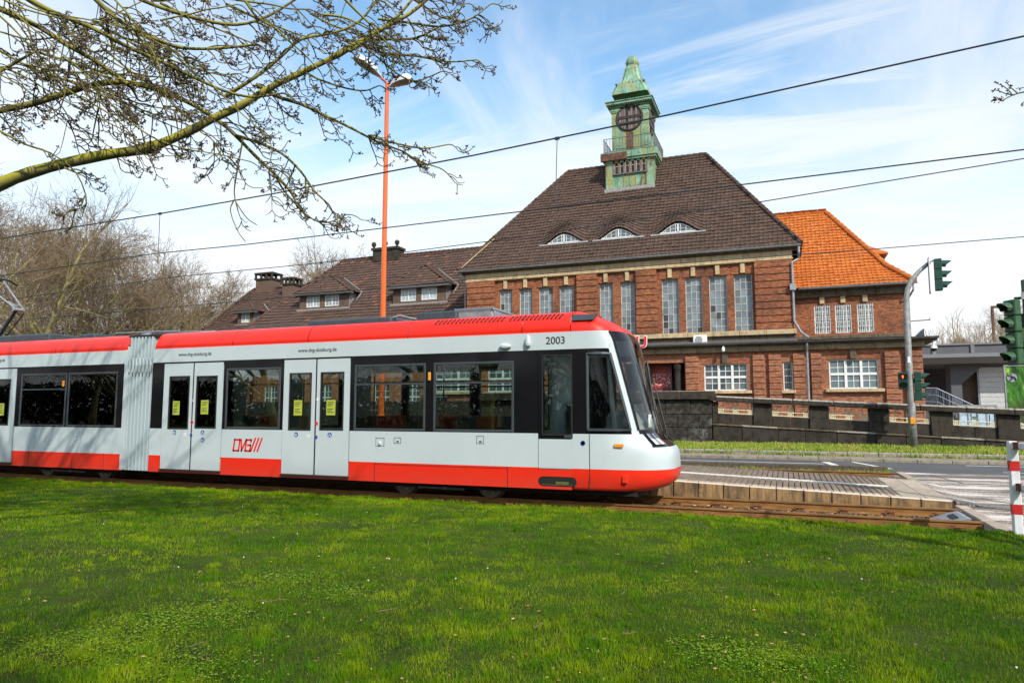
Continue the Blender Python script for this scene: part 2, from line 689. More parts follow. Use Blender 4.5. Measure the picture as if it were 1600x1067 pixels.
# lawn on which the photographer stands
LY = 12.12
b = MB()
xs = np.concatenate([np.linspace(-70, -26, 12), np.linspace(-24, 8, 90), np.linspace(10, 40, 10)])
ys = np.concatenate([np.linspace(-70, -2, 14), np.linspace(-1, LY - .25, 50), [LY - .1, LY]])


def lawn_z(x, y):
    e = max(0.0, min(1.0, (LY - y) / .5))
    return (.035 * noise.noise(Vector((x * .35, y * .35, 0))) + .015 * noise.noise(Vector((x * 1.7, y * 1.7, 3)))) * e - .03 * (1 - e)


for j in range(len(ys) - 1):
    for i in range(len(xs) - 1):
        q = [(xs[i], ys[j]), (xs[i + 1], ys[j]), (xs[i + 1], ys[j + 1]), (xs[i], ys[j + 1])]
        b.face([(x, y, lawn_z(x, y)) for x, y in q])
b.face([(-70, LY, -.03), (40, LY, -.03), (40, LY + .02, -.34), (-70, LY + .02, -.34)])
o = st('lawn_ground', b, M['lawn'], fix=False)
me = o.data
bm = bmesh.new(); bm.from_mesh(me); bmesh.ops.remove_doubles(bm, verts=bm.verts, dist=.0005)
bmesh.ops.recalc_face_normals(bm, faces=bm.faces)
for f in bm.faces:
    f.smooth = True
    if f.normal.z < -.1: f.normal_flip()
bm.to_mesh(me); bm.free()

# ballast beds
b = MB()
for x0 in np.arange(-60, XC, 1.0):
    x1 = min(x0 + 1.0, XC)
    b.face([(x0, LY, -.21), (x1, LY, -.21), (x1, 15.05, -.175), (x0, 15.05, -.175)])
    b.face([(x0, 19.3, -.12), (x1, 19.3, -.12), (x1, 22.3, -.06), (x0, 22.3, -.06)])
st('track_bed', b, M['ballast'])


def rocks(n, region, size, zf, mat, name, parent=None, seed=1, flat=.6):
    g = np.random.default_rng(seed)
    x = g.uniform(region[0], region[1], n); y = g.uniform(region[2], region[3], n)
    base = np.array([[1, 0, 0], [-1, 0, 0], [0, 1, 0], [0, -1, 0], [0, 0, 1], [0, 0, -1]], float)
    fc = np.array([[0, 2, 4], [2, 1, 4], [1, 3, 4], [3, 0, 4], [2, 0, 5], [1, 2, 5], [3, 1, 5], [0, 3, 5]])
    v = base[None] * g.uniform(.6, 1.3, (n, 6, 3)) * g.uniform(size[0], size[1], (n, 1, 1))
    v += g.uniform(-.3, .3, (n, 6, 3)) * size[0]
    v[:, :, 2] *= flat
    a = g.uniform(0, 6.28, n); ca, sa = np.cos(a)[:, None], np.sin(a)[:, None]
    vx = v[:, :, 0] * ca - v[:, :, 1] * sa + x[:, None]; vy = v[:, :, 0] * sa + v[:, :, 1] * ca + y[:, None]
    vz = v[:, :, 2] + zf(x, y)[:, None]
    V = np.stack([vx, vy, vz], 2).reshape(-1, 3)
    Fc = (fc[None] + (np.arange(n) * 6)[:, None, None]).reshape(-1, 3)
    return tri_mesh(name, V, Fc, mat, parent)


def tri_mesh(name, V, Fc, mat, parent=None):
    me = bpy.data.meshes.new(name)
    V = np.asarray(V, np.float32); Fc = np.asarray(Fc, np.int32)
    off = origin(parent)
    V = V - np.array([off.x, off.y, off.z], np.float32)
    me.vertices.add(len(V)); me.vertices.foreach_set('co', V.ravel())
    me.loops.add(Fc.size); me.loops.foreach_set('vertex_index', Fc.ravel())
    me.polygons.add(len(Fc)); me.polygons.foreach_set('loop_start', np.arange(0, Fc.size, 3, dtype=np.int32))
    me.polygons.foreach_set('loop_total', np.full(len(Fc), 3, np.int32))
    me.materials.append(mat)
    me.update(calc_edges=True)
    o = bpy.data.objects.new(name, me); C.objects.link(o); o.parent = parent
    return o


t = NT('ballast_stone')
t.bump(t.noise(50, 3), .4, .01)
M['ballast_stone'] = t.done(t.mix(t.rng(t.island(), 0, 1), (.06, .038, .022), (.17, .11, .065)), .9)
o = rocks(9000, (-8, XC - .1, LY + .05, 15.0), (.018, .045), lambda x, y: -.192 + (y - LY) * .012, M['ballast_stone'], 'ballast_stones')
put(o, kind='stuff')
o = rocks(3500, (-6, XC - .1, 19.45, 22.2), (.02, .045), lambda x, y: -.09 + 0 * x, M['ballast_stone'], 'ballast_stones', seed=5)
put(o, kind='stuff')
t = NT('dry_leaf')
M['leaf'] = t.done(t.mix(t.rng(t.island(), 0, 1), (.22, .085, .035), (.55, .33, .17)), .8)


def leaves(n, region, z, seed, size=(.03, .06)):
    g = np.random.default_rng(seed)
    V, Fc = [], []
    for i in range(n):
        x, y, s_ = g.uniform(region[0], region[1]), g.uniform(region[2], region[3]), g.uniform(*size)
        a = g.uniform(0, 6.28); R = Matrix.Rotation(a, 3, 'Z') @ Matrix.Rotation(g.uniform(-.7, .7), 3, 'X')
        k = len(V)
        for p in ((-1, 0, 0), (-.3, .55, .12), (1, 0, .3), (-.2, -.6, .15)):
            q = R @ Vector(p) * s_
            V.append((q.x + x, q.y + y, q.z + z + .02))
        Fc += [(k, k + 1, k + 2), (k, k + 2, k + 3)]
    return V, Fc


V, Fc = leaves(170, (-6, XC, LY + .02, 12.95), -.16, 3)
V2, F2 = leaves(130, (-4, XC, 13.2, 14.4), -.15, 4)
F2 = [tuple(i + len(V) for i in f) for f in F2]
V3, F3 = leaves(26, (-1.9, -1.0, 12.2, 12.6), -.16, 9, (.06, .10))
F3 = [tuple(i + len(V) + len(V2) for i in f) for f in F3]
put(tri_mesh('fallen_leaves', V + V2 + V3, Fc + F2 + F3, M['leaf']), kind='stuff')


def rail_profile(y):
    """half-open I section, outline (y,z)"""
    p = [(-.065, -.16), (.065, -.16), (.065, -.147), (.013, -.13), (.012, -.035), (.034, -.028), (.034, -.004), (.028, 0), (-.028, 0), (-.034, -.004), (-.034, -.028), (-.012, -.035), (-.013, -.13), (-.065, -.147)]
    return [(y + a, z_) for a, z_ in p]


RAILS1, RAILS2 = (13.07, 14.56), (20.36, 21.86)


def make_track(rails, label, x0, cat='track', dz=0.0, ns=1):
    yc = sum(rails) / 2
    t = thing('tram_track', (0, yc, 0), label, cat)
    for y in rails:
        m = MB(); m.prism([(a, c + dz) for a, c in rail_profile(y)], 'x', x0, XC)
        m.build('rail', M['rust'], t)
        m = MB(); m.box(x0, XC, y - .022, y + .022, dz + .0005, dz + .003)
        m.build('rail_head', M['rail_top'], t)
        m = MB(); m.box(XC, 45, y - .035, y + .035, -.02, .006 + dz * 0)
        m.build('rail', M['rail_top'], t)
    n = 0
    x = 2.45
    while x > x0 and n < 46 * ns:
        piece('sleeper', t, (x, yc, dz - .222), (.24, 2.3, .12), M['sleeper'], .01)
        for y in rails:
            for s_ in (-1, 1):
                m = MB()
                yy = y + s_ * .085
                m.box(x - .07, x + .07, yy - .05, yy + .05, dz - .155, dz - .135)
                m.cyl((x - .03, yy, dz - .135), (x - .03, yy, dz - .065), .022, 6)
                m.tube([(x + .07, yy + .03, dz - .13), (x + .075, yy + .02, dz - .075), (x + .06, yy - .03, dz - .095), (x - .06, yy - .03, dz - .095), (x - .075, yy + .02, dz - .075)], .016, 5)
                if n < 14:
                    m.build('rail_clip', M['clip'], t)
        x -= .76; n += 1
    return t


make_track(RAILS1, 'rusty rails of the near track that the red and white tram stands on', -60)
make_track(RAILS2, 'rusty rails of the far track between platform and road', -60, dz=.03)

# steel covers closing the open track at the crossing
M['galv'] = simple('galvanised_steel', (.36, .39, .42), .42, .6, .2, 14)
for yc, lab in (((RAILS1[0] + RAILS1[1]) / 2, 'sloping steel end cover between the rusty rails of the near track'), ((RAILS2[0] + RAILS2[1]) / 2, 'sloping steel end cover between the rails of the far track')):
    t = thing('track_end_cover', (2.5, yc, -.18), lab, 'cover', 'steel covers at the ends of the open track')
    m = MB(); m.prism([(2.28, -.17), (2.76, -.17), (2.76, -.02), (2.70, -.015), (2.30, -.15)], 'y', yc - .30, yc + .58)
    m.build('body', M['galv'], t, bevel=.006)
    for k in range(2):
        m = MB(); R = Matrix.Rotation(-math.atan(.135 / .40), 3, 'Y')
        m.cbox((2.42 + k * .15, yc + .1, -.100 + k * .051), (.10, .42, .012), R)
        m.build('panel', M['dark'] if k else M['zinc'], t)

# platform -----------------------------------------------------------------
PZ = .30
plat = thing('platform', (0, 15.03, 0), 'x', 'x'); del plat['label']; del plat['category']; plat['kind'] = 'structure'
XE = 2.0
XFL = (.182 - .30) / .0365            # left of this the platform is level


def pz(x):
    """platform surface: level, then falling gently to the crossing"""
    return max(.004, min(.30, .182 - .0365 * x))


TILT = math.atan(.0365)


def tl(x): return (0, TILT if x > XFL else 0.0, 0)


m = MB()
m.prism([(-60, -.3), (2.9, -.3), (2.9, pz(2.9) - .045), (XFL, .30 - .045), (-60, .30 - .045)], 'y', 15.06, 19.34)
m.build('platform_core', M['soil'], plat)
ncol = 47
pw = .118
for i in range(ncol):
    xc = XE - (i + .5) * pw
    z_ = pz(xc) - .025
    for k in range(3):
        piece('paver', plat, (xc + rng.uniform(-.0015, .0015), 15.5 + .5 * (k + .5), z_ + rng.uniform(-.0035, .0025)), (pw - .014, .5 - .006, .05), M['paver'], .008, rot=tl(xc))
    for k in range(3):
        piece('paver', plat, (xc, 17.3 + .655 * (k + .5), z_ + rng.uniform(-.0035, .0025)), (pw - .014, .655 - .006, .05), M['paver'], .008, rot=tl(xc))
    piece('edge_paver', plat, (xc, 15.345, z_ + rng.uniform(-.002, .002)), (pw - .012, .30, .05), M['paver_pale'], .006, rot=tl(xc))
xl = XE - ncol * pw
m = MB()
for i in range(360):
    xc = xl - (i + .5) * pw
    for y0, y1 in ((15.2, 15.49), (15.5, 16.25), (16.26, 16.99), (17.31, 18.3), (18.31, 19.25)):
        m.box(xc - pw / 2 + .006, xc + pw / 2 - .006, y0, y1, pz(xc) - .05, pz(xc) - .001)
put(m.build('paver_rows', M['paver'], plat, fix=False), kind='stuff')
for i in range(5):
    x1 = XE - i * 1.0
    piece('guide_strip', plat, (x1 - .5, 17.15, pz(x1 - .5) - .021), (.99, .26, .05), M['line'], .006, rot=tl(x1 - .5))
m = MB(); m.box(-55, XE - 5, 17.02, 17.28, .25, .302); m.build('guide_strip', M['line'], plat)
# concrete kerb blocks with stained faces
for i in range(18):
    x1 = 2.78 - i * .505; xm = x1 - .2525; zt_k = pz(xm) + .004
    piece('kerb_block', plat, (xm, 15.105, (zt_k - .25) / 2), (.492, .15, round(zt_k + .25, 2)), M['kerb_face'], .014, rot=tl(xm))
    piece('kerb_block', plat, (xm, 19.30, (zt_k - .25) / 2 - .002), (.497, .10, round(zt_k + .25, 2)), M['kerb_dark'], .01, rot=tl(xm))
m = MB(); m.box(-60, 2.78 - 18 * .505, 15.03, 15.18, -.25, .303); m.box(-60, 2.78 - 18 * .505, 19.25, 19.35, -.25, .30); m.build('kerb', M['kerb_face'], plat)
# pale slabs at the end of the platform
for j, (y0, y1) in enumerate(((15.2, 16.2), (16.2, 17.2), (17.2, 18.2), (18.2, 19.24))):
    for i in range(2):
        xa, xb = XE + i * .42, XE + (i + 1) * .42
        piece('ramp_slab', plat, ((xa + xb) / 2, (y0 + y1) / 2, pz((xa + xb) / 2) - .026 + .002 * ((i + j) % 2)), (.412, y1 - y0 - .012, .05), M['slab'], .006, rot=(0, TILT, 0))
m = MB(); m.prism([(2.845, -.1), (3.25, -.1), (3.25, .004), (2.845, pz(2.845))], 'y', 15.03, 19.35)
m.build('ramp_toe', M['crossing'], plat)

# pale concrete edging across the tracks
edge = thing('crossing_edging', (XC + .1, 13.5, 0), 'x', 'x'); del edge['label']; del edge['category']; edge['kind'] = 'structure'
for y0, y1 in ((12.25, 13.0), (13.14, 14.48), (14.64, 15.02), (19.4, 20.28), (20.44, 21.78), (21.94, 22.4)):
    piece('edging_slab', edge, (XC + .11, (y0 + y1) / 2, -.085), (.20, y1 - y0 - .01, .2), M['slab'], .012)

# crossing surface and road
b = MB(); b.box(XC + .22, 45, 12.10, 22.45, -.3, 0.0); b.box(2.86, XC + .219, 15.03, 19.37, -.3, -.001)
st('crossing', b, M['crossing'])
b = MB()
for x0 in (-220, ):
    b.box(-220, 120, 22.452, 26.62, -.3, -.004)
st('road', b, M['asphalt'])
b = MB()
b.box(45, 120, -60, 22.45, -.3, -.004)
st('side_road', b, M['asphalt'])
# painted marks on the road
pm = MB()


def paint(x0, x1, y0, y1, sk=0.0):
    pm.face([(x0, y0, .002), (x1, y0, .002), (x1 + sk, y1, .002), (x0 + sk, y1, .002)])


paint(-60, 1.1, 24.9, 25.05)
paint(1.3, 1.55, 24.3, 25.9, -.25)
paint(2.75, 2.92, 23.6, 26.2, -.8)
paint(5.2, 40, 25.75, 25.9)
paint(5.6, 40, 23.3, 23.42)
mo = pm.build('road_marking', M['line'], None); mo['kind'] = 'structure'
# joints across the crossing
jm = MB()
for x0, y0, x1, y1 in ((4.9, 20.2, 5.5, 17.2), (3.55, 21.9, 3.9, 19.4), (6.3, 20.5, 6.3, 18.4), (3.5, 16.4, 4.2, 15.1), (5.6, 16.6, 6.0, 15.6)):
    d = Vector((x1 - x0, y1 - y0, 0)).normalized(); n_ = Vector((-d.y, d.x, 0)) * .022
    a, c = Vector((x0, y0, .004)), Vector((x1, y1, .004))
    jm.face([a - n_, c - n_, c + n_, a + n_])
M['joint'] = simple('tar_joint', (.03, .028, .027), .7)
jo = jm.build('crossing_joint', M['joint'], None); jo['kind'] = 'structure'

# low wall-like kerb beyond the far track
kb = thing('track_kerb', (0, 22.35, 0), 'x', 'x'); del kb['label']; del kb['category']; kb['kind'] = 'structure'
for i in range(24):
    piece('kerb_block', kb, (2.62 - i * 1.0 - .5, 22.36, .0), (.985, .16, .30), M['kerb_dark'], .012)
m = MB(); m.box(-60, 2.62 - 24, 22.28, 22.44, -.15, .15); m.build('kerb_block', M['kerb_dark'], kb)

# pavement beyond the road: kerb, slabs, raised edging stone
pv = thing('pavement', (0, 27, 0), 'x', 'x'); del pv['label']; del pv['category']; pv['kind'] = 'structure'
m = MB(); m.box(-200, 110, 26.66, 28.0, -.3, .045); m.build('pavement_bed', M['soil'], pv)
for i in range(24):
    x1 = 13.0 - i
    piece('kerb_stone', pv, (x1 - .5, 26.70, -.05), (.985, .13, .28), M['kerb'], .012)
    piece('edging_stone', pv, (x1 - .5, 28.02, .10), (.985, .11, .27), M['coping'], .02)
    for k in range(2):
        for q in range(2):
            piece('paving_slab', pv, (x1 - .25 - .5 * k, 27.06 + .6 * q, .058 + rng.uniform(-.003, .003)), (.488, .59, .06), M['flag'], .006)
m = MB(); m.box(-200, -11, 26.63, 26.77, -.2, .09); m.box(-200, -11, 27.96, 28.08, -.05, .235); m.box(13, 110, 26.63, 26.77, -.2, .09); m.box(13, 110, 27.96, 28.08, -.05, .235)
m.build('kerb_run', M['kerb'], pv)
# verge up to the ramp wall, yard behind the wall
b = MB()
for x0 in np.arange(-60, 60, 1.5):
    for y0 in np.arange(28.08, 33.6, .92):
        b.face([(x, y, .20 + (y - 28.08) * .012 + .02 * noise.noise(Vector((x, y, 0)))) for x, y in ((x0, y0), (x0 + 1.5, y0), (x0 + 1.5, y0 + .92), (x0, y0 + .92))])
st('verge_ground', b, M['lawn'])
b = MB(); b.box(-200, 200, 33.45, 130, -.3, .12)
st('yard_ground', b, M['flag'])
# ================================================================== STATION BUILDING
YM, YL, YW, YF = 39.0, 37.7, 40.0, 40.9       # planes of main upper front, lower storey, right wing, left wing
bld = thing('station_building', (-9, 45, 0), 'old red brick station hall with green clock tower on its brown tiled roof', 'building')


def onplane(px, py, p0, n):
    r = W(px, py, D=1.0) - Vector((0, 0, EYE))
    t = (Vector(p0) - Vector((0, 0, EYE))).dot(n) / r.dot(n)
    return Vector((0, 0, EYE)) + r * t


def facade(name, x0, x1, z0, z1, Y, ops, mat, parent=bld, depth=.3):
    """front wall sheet with real openings and reveals"""
    xs = sorted({x0, x1, *[max(x0, min(x1, v)) for o in ops for v in o[:2]]})
    zs = sorted({z0, z1, *[max(z0, min(z1, v)) for o in ops for v in o[2:4]]})
    m = MB()
    for i in range(len(xs) - 1):
        for j in range(len(zs) - 1):
            cx, cz = (xs[i] + xs[i + 1]) / 2, (zs[j] + zs[j + 1]) / 2
            if any(o[0] < cx < o[1] and o[2] < cz < o[3] for o in ops):
                continue
            m.face([(xs[i], Y, zs[j]), (xs[i + 1], Y, zs[j]), (xs[i + 1], Y, zs[j + 1]), (xs[i], Y, zs[j + 1])])
    for a, b_, c, d in [o[:4] for o in ops]:
        m.face([(a, Y, c), (a, Y, d), (a, Y + depth, d), (a, Y + depth, c)])
        m.face([(b_, Y, c), (b_, Y + depth, c), (b_, Y + depth, d), (b_, Y, d)])
        m.face([(a, Y, c), (a, Y + depth, c), (b_, Y + depth, c), (b_, Y, c)])
        m.face([(a, Y, d), (b_, Y, d), (b_, Y + depth, d), (a, Y + depth, d)])
    return m.build(name, mat, parent, fix=False)


def pane_mat(name, cols, rough, dirt=.4, spec=.7):
    t = NT(name)
    c = t.mix(t.rng(t.rand(), 0, .85), cols[0], cols[1])
    c = t.mix(t.rng(t.rand(), .90, .93), c, cols[2])
    c = t.mix(t.rng(t.noise(3, 5, .7), .45, .75, 0, dirt), c, (.10, .10, .09))
    r = t.mix(t.noise(5, 3), (rough, ) * 3, (rough + .25, ) * 3)
    t.b.inputs['Specular IOR Level'].default_value = spec
    return t.done(c, r)


M['pane_old'] = pane_mat('milky_wired_glass', ((.12, .155, .175), (.22, .27, .295), (.035, .035, .04)), .22)
M['pane_clear'] = pane_mat('dark_window_glass', ((.05, .075, .085), (.10, .14, .155), (.18, .20, .20)), .05, .15, .9)
M['pane_mid'] = pane_mat('grey_window_glass', ((.13, .18, .20), (.17, .23, .25), (.10, .13, .15)), .06, .1, .8)
M['pane_light'] = pane_mat('curtained_glass', ((.34, .42, .46), (.42, .50, .55), (.25, .3, .34)), .1, .1, .8)


def window(parent, x0, x1, z0, z1, Y, cols, rows, fm, pm, fw_=.06, bw=.03, mull=(), transom=(), jitter=.01, name='window', as_parts=True, mw=.09):
    """frame with real bars; every pane its own piece. mull / transom: indices of heavier bars"""
    m = MB()
    d = .06
    m.box(x0, x1, Y - d / 2, Y + d / 2, z0, z0 + fw_)
    m.box(x0, x1, Y - d / 2, Y + d / 2, z1 - fw_, z1)
    m.box(x0, x0 + fw_, Y - d / 2, Y + d / 2, z0 + fw_, z1 - fw_)
    m.box(x1 - fw_, x1, Y - d / 2, Y + d / 2, z0 + fw_, z1 - fw_)
    gx0, gx1, gz0, gz1 = x0 + fw_, x1 - fw_, z0 + fw_, z1 - fw_
    cw, rh = (gx1 - gx0) / cols, (gz1 - gz0) / rows
    for i in range(1, cols):
        w_ = mw if i in mull else bw
        e = .03 if i in mull else 0
        m.box(gx0 + i * cw - w_ / 2, gx0 + i * cw + w_ / 2, Y - .022 - e, Y + .018, gz0, gz1)
    for j in range(1, rows):
        w_ = mw if j in transom else bw
        e = .025 if j in transom else 0
        m.box(gx0, gx1, Y - .019 - e, Y + .015, gz0 + j * rh - w_ / 2, gz0 + j * rh + w_ / 2)
    wd = m.build(name, fm, parent)
    if as_parts:
        for i in range(cols):
            for j in range(rows):
                piece('pane', wd, (gx0 + (i + .5) * cw, Y + .004, gz0 + (j + .5) * rh), (round(cw - .012, 2), .006, round(rh - .012, 2)), pm, .0008,
                      rot=(rng.uniform(-jitter, jitter), 0, rng.uniform(-jitter, jitter)))
    else:
        q = MB(); q.box(gx0, gx1, Y, Y + .006, gz0, gz1); q.build('pane', pm, wd)
    return wd


def wpx(pl, pr, pt, pb, Y):
    a, c = W(pl, (pt + pb) / 2, Y=Y), W(pr, (pt + pb) / 2, Y=Y)
    mid = (pl + pr) / 2
    return a.x, c.x, W(mid, pb, Y=Y).z, W(mid, pt, Y=Y).z


# ---------------- main block, upper storey
XL, XR = W(730, 470, Y=YM).x, W(1240, 470, Y=YM).x
ZB, ZF = 5.45, 9.62                 # brick from the lower roof to the frieze
mw = [(780.4, 800.2, 456), (811, 831.5, 452), (841.6, 864, 450), (873.8, 896.5, 447.6), (936.5, 957.7, 443), (969.8, 991.8, 440.4),
      (1034, 1060.7, 436.4), (1070.8, 1097.2, 432.8), (1108.2, 1136, 430), (1147.3, 1176, 427.4)]
zt = W(1160, 428, Y=YM).z
zb = W(1160, 520.5, Y=YM).z
ops = []
for a, c, tpy in mw:
    xa, xc_ = W(a, 470, Y=YM).x, W(c, 470, Y=YM).x
    ops.append((xa, xc_, zb, zt))
facade('brick_wall', XL, XR, ZB, ZF + .02, YM, ops, M['brick'], depth=.32)
for i, (a, c_, z0, z1) in enumerate(ops):
    window(bld, a + .005, c_ - .005, z0, z1, YM + .16, 3, 8, M['old_frame'], M['pane_old'], .045, .03, jitter=.02)
    # keystone and soldier course
    xm = (a + c_) / 2
    piece('keystone', bld, (xm, YM - .05, (zt + ZF) / 2 + .09), (.24, .18, ZF - zt + .12), M['stone'], .02)
    m = MB(); m.box(a - .12, xm - .125, YM - .03, YM + .02, zt + .003, ZF - .06); m.box(xm + .125, c_ + .12, YM - .03, YM + .02, zt + .003, ZF - .06)
    m.build('lintel', M['brick'], bld)
# banded brick piers (rustication)
bh = .355


def banded_pier(x0, x1, Y, z0, z1, h, mat, proud=.14, gap=.035, gmat='brick_dark'):
    m = MB(); m.box(x0 + .03, x1 - .03, Y - proud + .06, Y + .02, z0, z1); m.build('pier_core', M[gmat], bld)
    n = max(1, round((z1 - z0) / h)); h = (z1 - z0) / n
    for k in range(n):
        piece('brick_band', bld, ((x0 + x1) / 2, Y - proud / 2 + .005, z0 + h * (k + .5)), (x1 - x0, proud + .03, h - gap), mat, .018)


for a, c_ in ((730.5, 773), (901.5, 933), (994, 1026.5), (1180, 1239.5)):
    banded_pier(W(a, 470, Y=YM - .1).x, W(c_, 470, Y=YM - .1).x, YM, 5.95, ZF, bh, M['brick'], .22)
# sill ledge stones
x = XL - .05
while x < XR:
    x2 = min(x + 1.35, XR + .08)
    piece('ledge_stone', bld, ((x + x2) / 2, YM - .17, 5.80), (x2 - x - .008, .42, .26), M['stone'], .02)
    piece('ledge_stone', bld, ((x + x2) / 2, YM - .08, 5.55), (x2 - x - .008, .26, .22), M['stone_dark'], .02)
    x = x2
# frieze of sandstone blocks, mouldings above and below
zf0, zf1 = 9.72, 10.12
m = MB(); m.prism([(YM + .1, ZF), (YM - .18, ZF), (YM - .22, ZF + .05), (YM - .18, ZF + .098), (YM + .1, ZF + .098)], 'x', XL - .06, XR + .06); m.build('moulding', M['stone'], bld)
n = 23
for i in range(n):
    x0 = XL - .02 + (XR - XL + .04) * i / n; x2 = XL - .02 + (XR - XL + .04) * (i + 1) / n
    piece('frieze_stone', bld, ((x0 + x2) / 2, YM - .06, (zf0 + zf1) / 2), (x2 - x0 - .012, .22, zf1 - zf0 - .004), M['stone'], .012)
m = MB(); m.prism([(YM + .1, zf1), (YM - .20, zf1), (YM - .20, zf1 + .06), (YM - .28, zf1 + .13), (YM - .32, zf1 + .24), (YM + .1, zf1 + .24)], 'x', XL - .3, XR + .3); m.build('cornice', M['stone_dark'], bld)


def gutter(x0, x1, Y, z, r=.085, mat='zinc', along='x'):
    m = MB()
    k = [(Y + r * math.cos(t), z + r * math.sin(t)) for t in np.linspace(-PI, 0, 9)]
    k2 = [(Y + (r - .012) * math.cos(t), z + (r - .012) * math.sin(t)) for t in np.linspace(0, -PI, 9)]
    m.prism([*k, (Y + r + .005, z + .01), *k2, (Y - r - .02, z + .018)], 'x', x0, x1)
    o = m.build('gutter', M[mat], bld)
    return o


EY, EZ = YM - .40, 10.36            # main eave line
RY, RZ = 44.8, 18.04                # main ridge
XEL, XER = XL - .50, XR + .46
gutter(XEL, XER, EY - .06, EZ - .02, .10)
m = MB(); m.box(XEL, XER, EY + .04, EY + .12, EZ - .12, EZ - .02); m.build('eave_board', M['stone_dark'], bld)


def pt_in(p, poly):
    x, y = p; c = False
    for i in range(len(poly)):
        x1, y1 = poly[i]; x2, y2 = poly[i - 1]
        if (y1 > y) != (y2 > y) and x < (x2 - x1) * (y - y1) / (y2 - y1) + x1: c = not c
    return c


def tile_roof(name, polys, mat, parent, w=.235, h=.30, lift=None, seed=1, hole=None, deck=.05, stuff=True):
    """real overlapping tiles on planar polygons; polys = list of (points, e0, e1): e0->e1 runs along the eave"""
    g = random.Random(seed)
    m = MB(); dk = MB()
    prof = ((0.0, .012), (.16, -.004), (.62, .0), (.86, .026), (1.0, .012))
    for pts, e0, e1 in polys:
        pts = [Vector(p) for p in pts]; e0, e1 = Vector(e0), Vector(e1)
        u = (e1 - e0).normalized()
        nrm = Vector((0, 0, 0))
        for i in range(1, len(pts) - 1):
            nrm += (pts[i] - pts[0]).cross(pts[i + 1] - pts[0])
        nrm.normalize()
        if nrm.z < 0: nrm = -nrm
        v = nrm.cross(u)
        if v.z < 0: v = -v
        P2 = [((p - e0).dot(u), (p - e0).dot(v)) for p in pts]
        us, vs = [p[0] for p in P2], [p[1] for p in P2]
        dk.face([p - nrm * deck for p in pts])
        j0 = int(math.floor(min(vs) / h)); j1 = int(math.ceil(max(vs) / h))
        i0 = int(math.floor(min(us) / w)) - 1; i1 = int(math.ceil(max(us) / w)) + 1
        for j in range(j0, j1):
            for i in range(i0, i1):
                uc, vc = (i + .5) * w, (j + .5) * h
                if not pt_in((uc, vc), P2): continue
                if hole and hole(e0 + u * uc + v * vc): continue
                dz = g.uniform(-.009, .012) + .045 * noise.noise((e0 + u * uc + v * vc) * .45); tilt = g.uniform(-.012, .012)
                top, bot = [], []
                for a, hh in prof:
                    for vv, lst, base in ((j * h - .02, bot, .058), ((j + 1) * h + .02, top, .006)):
                        q = e0 + u * ((i + a) * w + tilt) + v * vv
                        L = lift(q, e0 + u * uc + v * vc) if lift else 0.0
                        lst.append(q + nrm * (base + hh + dz) + Vector((0, 0, L)))
                und = [p - nrm * .045 for p in bot]
                k = len(bot)
                m.add(bot + top + und, [(a_, a_ + 1, k + a_ + 1, k + a_) for a_ in range(k - 1)] + [(2 * k + a_, 2 * k + a_ + 1, a_ + 1, a_) for a_ in range(k - 1)])
    r = dk.build(name, M['dark'], parent, fix=False)
    o = m.build('tile', M[mat] if isinstance(mat, str) else mat, r, fix=False)
    o['kind'] = 'stuff'
    return r


def ridge(a, b_, mat, parent, r=.12, n=None, step=.38):
    a, b_ = Vector(a), Vector(b_)
    L = (b_ - a).length
    n = max(2, int(L / step))
    m = MB()
    for k in range(n):
        p, q = a.lerp(b_, k / n), a.lerp(b_, (k + 1.12) / n)
        m.tube([p + Vector((0, 0, .02)), q + Vector((0, 0, .0))], [r * 1.1, r * .92], 7)
    o = m.build('ridge_tile', mat, parent, fix=False)
    o['kind'] = 'stuff'


# eyebrow dormers on the front slope
KS = (RZ - EZ) / (RY - EY)
n_main = Vector((0, -KS, 1)).normalized()
eyes = []
for cx_, cy_ in ((880, 384.5), (966, 374.5), (1059.5, 364)):
    eyes.append(onplane(cx_, cy_, (0, EY, EZ), n_main))
v_eye = sum(e.y for e in eyes) / 3
z_eye = EZ + KS * (v_eye - EY)
EA, ERR = .74, 1.6


def eye_h(x):
    h_ = 0.0
    for e in eyes:
        d = abs(x - e.x)
        if d < ERR: h_ = max(h_, EA * .5 * (1 + math.cos(PI * d / ERR)))
    return h_


def main_lift(q, c=None):
    if c is None: c = q
    if c.y < v_eye: return 0.0
    t = (q.y - v_eye) / 1.75
    if t > 1: return 0.0
    t = max(t, 0)
    return eye_h(q.x) * (1 - t * t * (3 - 2 * t)) * .98


RX0, RX1 = -13.41, -4.24
front = [(XEL, EY, EZ), (XER, EY, EZ), (RX1, RY, RZ), (RX0, RY, RZ)]
BY = 2 * RY - EY
back = [(XER, BY, EZ), (XEL, BY, EZ), (RX0, RY, RZ), (RX1, RY, RZ)]
lft = [(XEL, BY, EZ), (XEL, EY, EZ), (RX0, RY, RZ)]
rgt = [(XER, EY, EZ), (XER, BY, EZ), (RX1, RY, RZ)]
roof = tile_roof('roof', [(front, front[0], front[1])], 'tile', bld, lift=main_lift)
tile_roof('roof', [(back, back[0], back[1]), (lft, lft[0], lft[1]), (rgt, rgt[0], rgt[1])], 'tile', bld, w=.47, h=.6)
ridge((RX0, RY, RZ + .05), (RX1, RY, RZ + .05), M['tile'], roof)
for a, b_ in ((front[0], front[3]), (front[1], front[2]), (back[0], back[3]), (back[1], back[2])):
    ridge(Vector(a) + Vector((0, 0, .06)), Vector(b_) + Vector((0, 0, .06)), M['tile'], roof)
